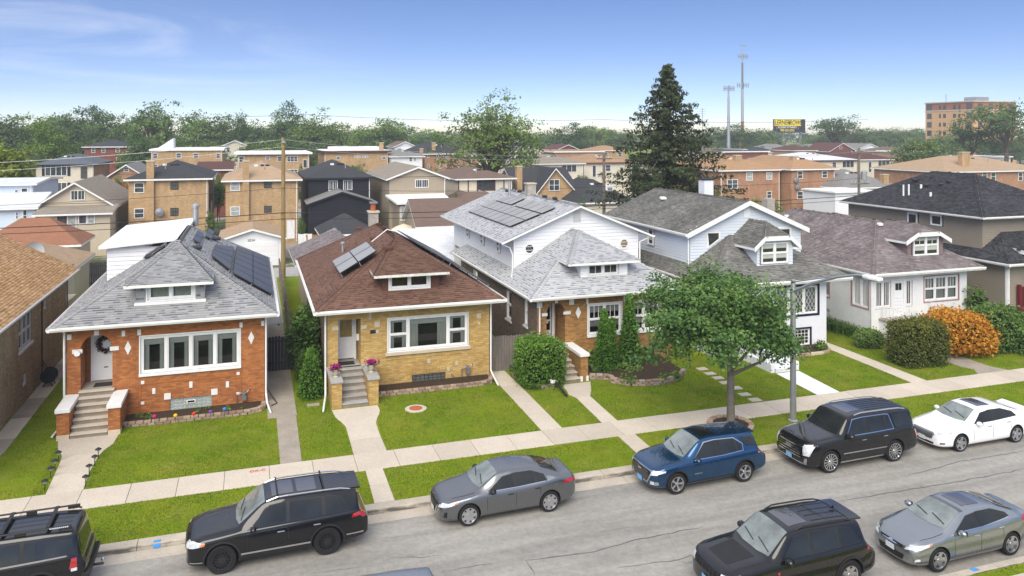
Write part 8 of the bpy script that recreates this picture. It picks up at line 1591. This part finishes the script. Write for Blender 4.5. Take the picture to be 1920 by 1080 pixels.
fence('low tan board fence beside the yellow brick house corner', (2.55,36.6), (2.6,40.4), 1.1, 'weathered_wood'); fence('red brown board fence behind the orange brick house', (-9.3,57.5), (-6.6,57.5), 2.1, 'rust_wood'); fence('dark board fence at the back of the rust fence', (-12,67.4), (-7,67.4), 2.0, 'dark_wood')
xa = WY(592,440,79)[0]; fence('orange stained gate across the alley beside the dark garage roof', (xa-.9,79), (xa+.9,79), 2.0, 'orange_fence'); xa = WY(560,440,79)[0]; fence('white panel gate beside the orange stained gate', (xa,79), (xa+1.3,79), 2.1, 'white_vinyl', bw=.42); xa = WY(723,440,76)[0]; fence('black slatted yard fence beside the tan sided house', (xa-1.5,88), (xa+1.6,76.5), 1.6, 'siding_black'); fence('small grey picket gate at the corner of the stucco house', (42.0,38.5), (43.7,38.5), 1.5, 'weathered_wood', top='dog')
# path lights along the orange house walk
def path_light(px, py, side, i):
    x, y = G(px/7.7125, 840+py/7.7125, 0); t = thing('path_light', 'black path light on the %s of the walk, %s from the brick steps' % (side, ('first', 'second', 'third', 'fourth')[i]), 'garden light', (x, y, 0), 0, 'solar path lights')
    MB().tube([(x,y,-.02),(x,y,.26)], .016, 6).build('stake', 'black_metal', t); MB().lathe([(.035,.26),(.05,.34)], (x,y,0), 10).build('lens', 'far_pane_light', t); MB().lathe([(.02,.42),(.10,.37),(.115,.345),(.05,.34)], (x,y,0), 14).build('cap', 'plastic_black', t)
for i, p in enumerate(((845,200),(795,325),(733,435),(648,625))): path_light(*p, 'driveway side', i)
for i, p in enumerate(((1422,155),(1370,262),(1290,400),(1238,560))): path_light(*p, 'lawn side', i)
# planting beds with block edging
def bed(label, pts, soil, courses=2, bl=.3, mats=('paver', 'paver_b'), h=.1, name='flower_bed', w=.2):
    """edging of separate blocks along pts; soil polygon behind"""
    t = thing(name, label, 'flower bed', (*pts[0], 0)); MB().ext([(x, y, -.02) for x, y in soil], (0, 0, .02+courses*h*.8)).build('soil', 'soil', t)
    P = [Vector((*p, 0)) for p in pts]; seg = [(a, b, (b-a).length) for a, b in zip(P[:-1], P[1:])]; tot = sum(s[2] for s in seg)
    def at(s):
        for a, b, l in seg:
            if s <= l+1e-6: return a.lerp(b, s/l), (b-a)/l
            s -= l
        return seg[-1][1], (seg[-1][1]-seg[-1][0])/seg[-1][2]
    for c in range(courses):
        s = -(bl/2 if c % 2 else 0)
        while s < tot-.02:
            q, d = at(max(0, s+bl/2)); n = Vector((-d.y, d.x, 0)); l = bl*random.uniform(.86, .97)/2; ww = w*random.uniform(.9, 1.1); z = c*h; k = [q-d*l-n*ww/2, q+d*l-n*ww/2, q+d*l+n*ww/2, q-d*l+n*ww/2]; MB().ext([p+Vector((0,0,z+.002)) for p in k], (0,0,h*.95)).build('edging_block', random.choice(mats), t, bevel=.012); s += bl
    return t
def c2(x, y): return G(x/2.843, 700+y/2.843, .1)
def c4(x, y): return G(500+x/2.7, 680+y/2.7, .1)
def c6(x, y): return G(900+x/3.176, 560+y/3.176, .1)
e1 = [(-5.0,35.35),(-4.0,35.28),(-3.0,35.28),(-2.0,35.28),(-1.0,35.28),(-.2,35.3),(.25,35.45),(.45,35.75),(.48,36.2)]; bed('block edged flower bed under the windows of the orange house', e1, e1+[(.4,36.38),(-5.0,36.38)])
e2 = [(5.4,35.75),(6.5,35.75),(7.6,35.75),(8.7,35.75),(9.8,35.75),(10.5,35.8),(10.9,36.0),(11.05,36.4)]; bed('block edged mulch bed under the window of the yellow house', e2, e2+[(11.0,36.85),(5.4,36.85)])
q = [c6(*p) for p in ((650,465),(770,470),(800,490),(900,505),(1000,505),(1100,495),(1180,470),(1210,440))]; e3 = q; BED3 = q+[(q[-1][0]+.2,36.85),(15.6,36.85)]; bed('stone edged shrub bed before the tan brick house window', q, BED3, 3, .34, ('paver','concrete_old','paver_b'), .09)
q = [(12.3,36.6),(12.35,35.6),(12.55,34.8),(13.0,34.35),(13.5,34.4),(13.85,34.8)]; BED3b = q+[(13.9,36.8)]; bed('ring of rough stones around the boxy green bush', q, BED3b, 2, .36, ('paver','paver_b','concrete_old'), .1)
q = [(26.6,35.0),(27.5,34.95),(28.5,34.95),(29.4,34.95),(30.0,35.1),(30.35,35.5),(30.4,36.0)]; BED4 = q+[(30.4,36.4),(26.6,36.4)]; bed('curved tan stone edged bed under the lattice window', q, BED4, 1, .42, ('paver_b','limestone'), .14)
q = [(35.1,32.9),(34.2,33.3),(33.6,34.0)]; BED5 = [(33.7,33.9),(35.0,32.7),(37.9,33.4),(37.8,35.2),(34.4,35.2)]; bed('thin stone edge of the mulch bed under the dark yew hedge', q, BED5, 1, .3, ('concrete_old',), .05)
# bed plants
def clumps(label, name, region, n, h, mat, ls, flowers=None, nl=120):
    pts = []
    while len(pts) < n:
        x = random.uniform(min(p[0] for p in region), max(p[0] for p in region)); y = random.uniform(min(p[1] for p in region), max(p[1] for p in region))
        if in_poly(np.array([x]), np.array([y]), region)[0]: pts.append((x, y))
    for x, y in pts:
        t = thing(name, label, 'plant', (x, y, .15), 0, label.split(' in ')[0][:40]); hh = h*random.uniform(.7, 1.2); D = unit(nl); D[:, 2] = np.abs(D[:, 2]); P = D*np.array([hh*.75, hh*.75, hh])*(rng.random((nl, 1))**.4)+np.array([x, y, .15]); leafmesh('leaves', P, ls, mat, t, D, .5, 'stuff')
        if flowers: k = 14; D = unit(k); D[:, 2] = np.abs(D[:, 2])+.4; leafmesh('flowers', D*np.array([hh*.7, hh*.7, hh])+np.array([x, y, .15]), ls*.55, flowers, t, kind='stuff')
clumps('leafy hosta clump in the stone edged bed of the tan brick house', 'hosta_plant', [(16.4,35.4),(19.6,35.2),(20.2,36.7),(15.8,36.7)], 14, .75, 'leaf_mid', .12, None, 200); clumps('pale ground cover tuft in the front of the tan brick house bed', 'ground_cover', [e3[2],e3[3],e3[5],e3[6],(19.8,35.5),(17.2,35.4)], 11, .38, 'leaf_light', .07)
clumps('green perennial in the bed under the lattice window', 'perennial_plant', [(26.9,35.2),(30.1,35.3),(30.1,36.2),(26.9,36.2)], 8, .5, 'leaf_mid', .07, 'flower_mix'); clumps('low ivy tuft in the stone ring beside the boxy bush', 'ivy_plant', [(12.2,35.2),(12.6,34.9),(12.7,37.3),(12.2,37.3)], 9, .25, 'leaf_mid', .06); clumps('small weedy seedling in the bed of the orange house', 'seedling', [(-4.6,35.5),(-.4,35.5),(-.4,36.1),(-4.6,36.1)], 12, .16, 'leaf_light', .05, None, 26)
for px, py, col, nm in ((823,232,(.55,.01,.16),'magenta'),(935,227,(.75,.48,.01),'yellow'),(1033,218,(.6,.03,.02),'red'),(1122,207,(.16,.06,.32),'purple'),(1197,193,(.03,.22,.6),'blue')):
    x, y = G(px/2.843, 700+py/2.843, .38); pm('petal_'+nm, col, .6, .15, 9); t = thing('flower', 'single %s flower in the bed of the orange brick house' % nm, 'flower', (x, y, .1)); MB().tube([(x,y,.1),(x+.01,y,.36)], .008, 4).build('stem', 'hedge_core', t); MB().lathe([(.02,.33),(.07,.36),(.085,.42),(.05,.46),(.01,.44)], (x,y,0), 8).build('bloom', 'petal_'+nm, t, smooth=True)
planter(3.51, 35.25, 1.24, 'stone urn of magenta flowers on the step wall under the downspout', 'flower_magenta'); planter(5.11, 35.45, 1.24, 'stone urn of magenta flowers on the step wall nearer the big window', 'flower_magenta')
# rabbit ornament
x, y = c6(433,522); t = thing('rabbit_statue', 'small white rabbit statue on the stone ring', 'statue', (x, y, .2)); bm = bmesh.new()
for c, s in (((0,0,.11),(.13,.08,.1)),((-.1,0,.2),(.06,.05,.06)),((.1,0,.12),(.07,.075,.08)),((-.09,-.02,.3),(.018,.012,.07)),((-.07,.03,.3),(.018,.012,.07)),((.15,0,.1),(.03,.03,.03))): bmesh.ops.create_icosphere(bm, subdivisions=2, radius=1, matrix=Matrix.Translation((x+c[0],y+c[1],.2+c[2]))@Matrix.Diagonal((*s, 1)))
me = bpy.data.meshes.new('body'); bm.to_mesh(me); bm.free(); me.transform(Matrix.Translation((-x,-y,-.2))); me.materials.append(MT['white_stone']); me.polygons.foreach_set('use_smooth', [True]*len(me.polygons)); o = bpy.data.objects.new('body', me); COL.objects.link(o); o.parent = t; rm = o.modifiers.new('r', 'REMESH'); rm.mode = 'VOXEL'; rm.voxel_size = .012
a = c6(450,520); b = c6(515,575); tag(MB().tube([(*a,.3),((a[0]+b[0])/2,(a[1]+b[1])/2,.2),(*b,.08)], .055, 8).build('drain_hose', 'black_rubber'), 'black corrugated drain hose laid beside the rabbit statue', 'hose')
# manhole in the lawn
x, y = c4(755,223); t = thing('manhole', 'round manhole with rust red lid in the yellow house lawn', 'manhole', (x, y, 0)); MB().lathe([(.47,-.02),(.47,.03),(.3,.035)], (x,y,0), 24).build('collar', 'concrete_c', t); MB().lathe([(.29,.02),(.29,.05)], (x,y,0), 20).build('lid', 'terracotta', t)
x, y = G(588,760,0); tag(MB().box(x-.28,x+.26,y-.12,y+.12,-.02,.06).build('stone_slab', 'concrete_old', bevel=.02), 'loose flat stone slab in the grass before the small arborvitae', 'stone')
# hose reel and odds by the left wall
x, y = -9.2, 42.3; t = thing('hose_reel', 'black hose reel standing against the olive brown brick wall', 'hose reel', (x, y, 0))
for s in (-.22,.22): MB().lathe([(.06,-.02),(.34,-.015),(.34,.015),(.06,.02)], (x,y+s,.5), 18, 'y').build('reel_disc', 'black_metal', t)
for k in range(7): MB().lathe([(.22+.012*(k%2),-.03),(.26,0),(.22,.03)], (x,y-.18+k*.06,.5), 16, 'y').build('hose_coil', 'black_rubber', t)
m = MB(); m.tube([(x-.2,y-.26,0),(x,y-.26,.5),(x+.2,y-.26,0)], .025, 6); m.tube([(x-.2,y+.26,0),(x,y+.26,.5),(x+.2,y+.26,0)], .025, 6); m.tube([(x,y-.26,.5),(x-.3,y-.1,1.2),(x-.3,y+.1,1.2),(x,y+.26,.5)], .022, 6); m.build('stand', 'black_metal', t)
x, z = WY(65,470,50); pm('dish_grey', (.5, .52, .55), .5, .05, 2); t = thing('satellite_dish', 'grey satellite dish on the tan shingled roof', 'satellite dish', (x, 50, 3.6)); MB().lathe([(.02,.16),(.30,.08),(.46,-.02),(.50,-.06),(.44,-.01),(.02,.12)], (x,50,z), 20, 'y').build('reflector', 'dish_grey', t, smooth=True); MB().tube([(x,50.1,z),(x+.1,50.4,z-.9)], .03, 6).build('mast', 'metal_grey', t)
tag(MB().tube([(.6,37.5,.9),(.66,37.2,.4),(.9,36.8,.1),(1.05,36.2,.05),(.8,35.9,.06)], .02, 6).build('garden_hose', 'black_rubber'), 'black garden hose hanging beside the orange house downspout', 'hose')
x, y = .95, 54.5; t = thing('recycling_bin', 'blue wheeled bin beside the yard fence', 'bin', (x, y, 0)); MB().ext([(x-.22,y-.25,.08),(x+.22,y-.25,.08),(x+.28,y-.3,1.0),(x-.28,y-.3,1.0)], (0,.55,0)).build('tub', 'recycle_blue', t, bevel=.02); MB().box(x-.31,x+.31,y-.34,y+.32,1.0,1.07).build('lid', 'recycle_blue', t, bevel=.02); MB().tube([(x-.2,y+.2,.09),(x+.2,y+.2,.09)], .09, 10).build('axle', 'black_rubber', t)
x, y = WY(770,446,74.5)[0], 73.6; t = thing('recycling_bin', 'blue wheeled bin in front of the tan garage', 'bin', (x, y, 0)); MB().ext([(x-.25,y-.25,.08),(x+.25,y-.25,.08),(x+.3,y-.3,1.0),(x-.3,y-.3,1.0)], (0,.55,0)).build('tub', 'recycle_blue', t, bevel=.02); MB().box(x-.33,x+.33,y-.34,y+.32,1.0,1.07).build('lid', 'recycle_blue', t, bevel=.02)
x, y = WY(757,415,79)[0], 79; t = thing('patio_umbrella', 'cream patio umbrella behind the tan garage', 'umbrella', (x, y, 0)); MB().lathe([(1.5,2.1),(.9,2.45),(.05,2.75)], (x,y,0), 10).build('canopy', 'cream', t); MB().tube([(x,y,0),(x,y,2.8)], .03, 6).build('pole', 'metal_grey', t)
# paint marks
pm('spray_red', (.50, .10, .06), .8, .2, 8); x, y = G(483,883,.03); text('OK-C', .22, (x,y,.036), 'spray_red', sw, (0,0,.03)); pm('kerb_blue', (.06, .26, .62), .7, .2, 8); x0, y0 = G(293,1022,.02); m = MB(); m.quad((x0-.1,25.10,.018),(x0+.1,25.10,.018),(x0+.1,25.22,.021),(x0-.1,25.22,.021)); m.quad((x0-.1,25.03,-.12),(x0+.1,25.03,-.12),(x0+.1,25.055,-.02),(x0-.1,25.055,-.02)); m.build('paint_mark', 'kerb_blue', kb); x0, _ = G(1826,1067,.02); MB().quad((x0-.1,16.3,.023),(x0+.12,16.3,.023),(x0+.1,16.44,.019),(x0-.12,16.44,.019)).build('paint_mark', 'kerb_blue', nk)
# ================================================================ lawns
BEDS = [e1+[(.4,36.38),(-5.0,36.38)], e2+[(11.0,36.85),(5.4,36.85)], BED3, BED3b, BED4, BED5]
HS = [[(-7.3,34.5),(-5.0,34.5),(-5.0,36.4),(-7.3,36.4)], [(3.25,34.6),(5.4,34.6),(5.4,37),(3.25,37)], [(13.6,34.7),(15.6,34.7),(15.6,37),(13.6,37)], [(24.6,32.8),(26.5,32.8),(26.5,36.5),(24.6,36.5)], [(34.8,34.6),(38.7,34.6),(38.7,36.5),(34.8,36.5)]]
D = 980
lawn('mown lawn before the olive brick house at the left edge', [(-16,29.56),(-6.6,29.56),(-7.3,36.4),(-7.3,46),(-8.9,46),(-9,33.1),(-16,33)], D*.6, HS)
lawn('mown lawn before the orange brick house', [(-7.0,29.56),(.98,29.56),(.98,36.4),(-7.2,36.4)], D, BEDS+HS); lawn('narrow mown lawn strip between the orange and yellow house walks', [(1.72,29.56),(3.7,29.56),(3.3,36.5),(1.78,36.5)], D, HS+BEDS)
lawn('mown lawn before the yellow brick house', [(4.8,29.56),(11.15,29.56),(11.22,36.9),(5.2,36.9)], D, BEDS+HS); lawn('small mown lawn wedge before the boxy green bush', [(12.0,29.56),(13.85,29.56),(14.0,34.6),(12.05,36.9)], D, BEDS+HS); lawn('mown lawn before the tan brick house', [(14.5,29.56),(20.6,29.56),(22.8,36.9),(14.6,36.9)], D, BEDS+HS); lawn('mown lawn between the stepping stones and the white walk', [(20.6,29.56),(24.8,29.56),(24.9,36.4),(22.8,36.9)], D, HS); lawn('mown lawn between the white walk and the stucco house path', [(25.9,29.56),(30.3,29.56),(30.5,36.4),(26.2,36.4)], D, BEDS+HS)
lawn('mown lawn before the stucco bungalow', [(31.1,29.56),(34.6,29.56),(35.2,32),(35.5,36.5),(33.6,42),(31.4,42)], D, BEDS+HS, tone=.05); lawn('bright mown lawn before the taupe house', [(36.2,29.56),(52,29.56),(52,34),(36.4,34.5)], D*.8, HS, tone=.12)
P0 = 25.49; lawn('parkway grass strip before the orange brick house', [(-16,P0),(3.8,P0),(3.84,28.04),(-16,28.04)], D, tone=.03); lawn('parkway grass strip before the yellow brick house', [(4.4,P0),(13.8,P0),(13.8,28.04),(4.4,28.04)], D); lawn('parkway grass strip around the street maple', [(14.4,P0),(24,P0),(24,28.04),(14.5,28.04)], D, [[(mx_+math.cos(a)*.95,my_+math.sin(a)*.95) for a in np.arange(0,6.28,.4)]]); lawn('parkway grass strip along the white sedan', [(24,P0),(50,P0),(50,28.04),(24,28.04)], D*.8, tone=.08); lawn('ragged grass along the near kerb', [(10,15.84),(30,15.84),(30,16.2),(10,16.2)], D*.8); lawn('narrow yard grass between the orange and yellow houses', [(2.1,41.5),(3.2,41.5),(3.3,51),(2.15,51)], D*.5)

# ================================================================ labels that tell the yard and treeline trees apart by their neighbours
def scr(o):
    x, y, z = o.matrix_world.translation if o.parent is None else o.location; c_, s_ = math.cos(YAW), math.sin(YAW); d = max(1, x*s_+y*c_); return 960+FPX*(x*c_-y*s_)/d, d
bpy.context.view_layer.update(); tops = [o for o in S.objects if o.parent is None and o.get('category') in ('house', 'apartment building', 'billboard', 'garage', 'cell tower')]; seen = {}
for o in list(S.objects):
    if o.parent is None and o.get('group') in ('back yard trees', 'tall treeline', 'low treeline', 'yard trees'):
        px, d = scr(o); q = min(tops, key=lambda h_: abs(scr(h_)[0]-px)+.35*abs(scr(h_)[1]-d)); near = abs(scr(q)[1]-d) < 18
        size = 'small' if o.scale[2] < 8 else ('tall' if o.scale[2] > 17 else 'broad'); rel = ('beside' if abs(px-scr(q)[0]) > 12 else 'behind') if near else 'rising beyond'; o['group'] = 'trees among the rooftops'
        w = (size+' green tree '+rel+' the '+q['label'].replace(' beyond the second street', '')).split(); cut = next((k for k in range(14, len(w)) if w[k] in ('with', 'and', 'behind', 'beside', 'in', 'at', 'under', 'of')), 16); w = w[:min(cut, 16)]
        while w[-1] in ('with', 'and', 'the', 'of', 'a', 'in', 'beside', 'behind', 'its', 'at'): w.pop()
        o['label'] = ' '.join(w)
# ================================================================ haze
m = bpy.data.materials.new('haze'); m.use_nodes = True; nt = m.node_tree; nt.nodes.clear(); o_ = nt.nodes.new('ShaderNodeOutputMaterial'); v_ = nt.nodes.new('ShaderNodeVolumePrincipled')
v_.inputs['Density'].default_value = .00045; v_.inputs['Color'].default_value = (.86, .92, 1, 1); nt.links.new(v_.outputs[0], o_.inputs['Volume']); MT['haze'] = m
hz = MB().box(-705, 905, -65, 905, -1.3, 52).build('haze', 'haze'); hz['kind'] = 'stuff'
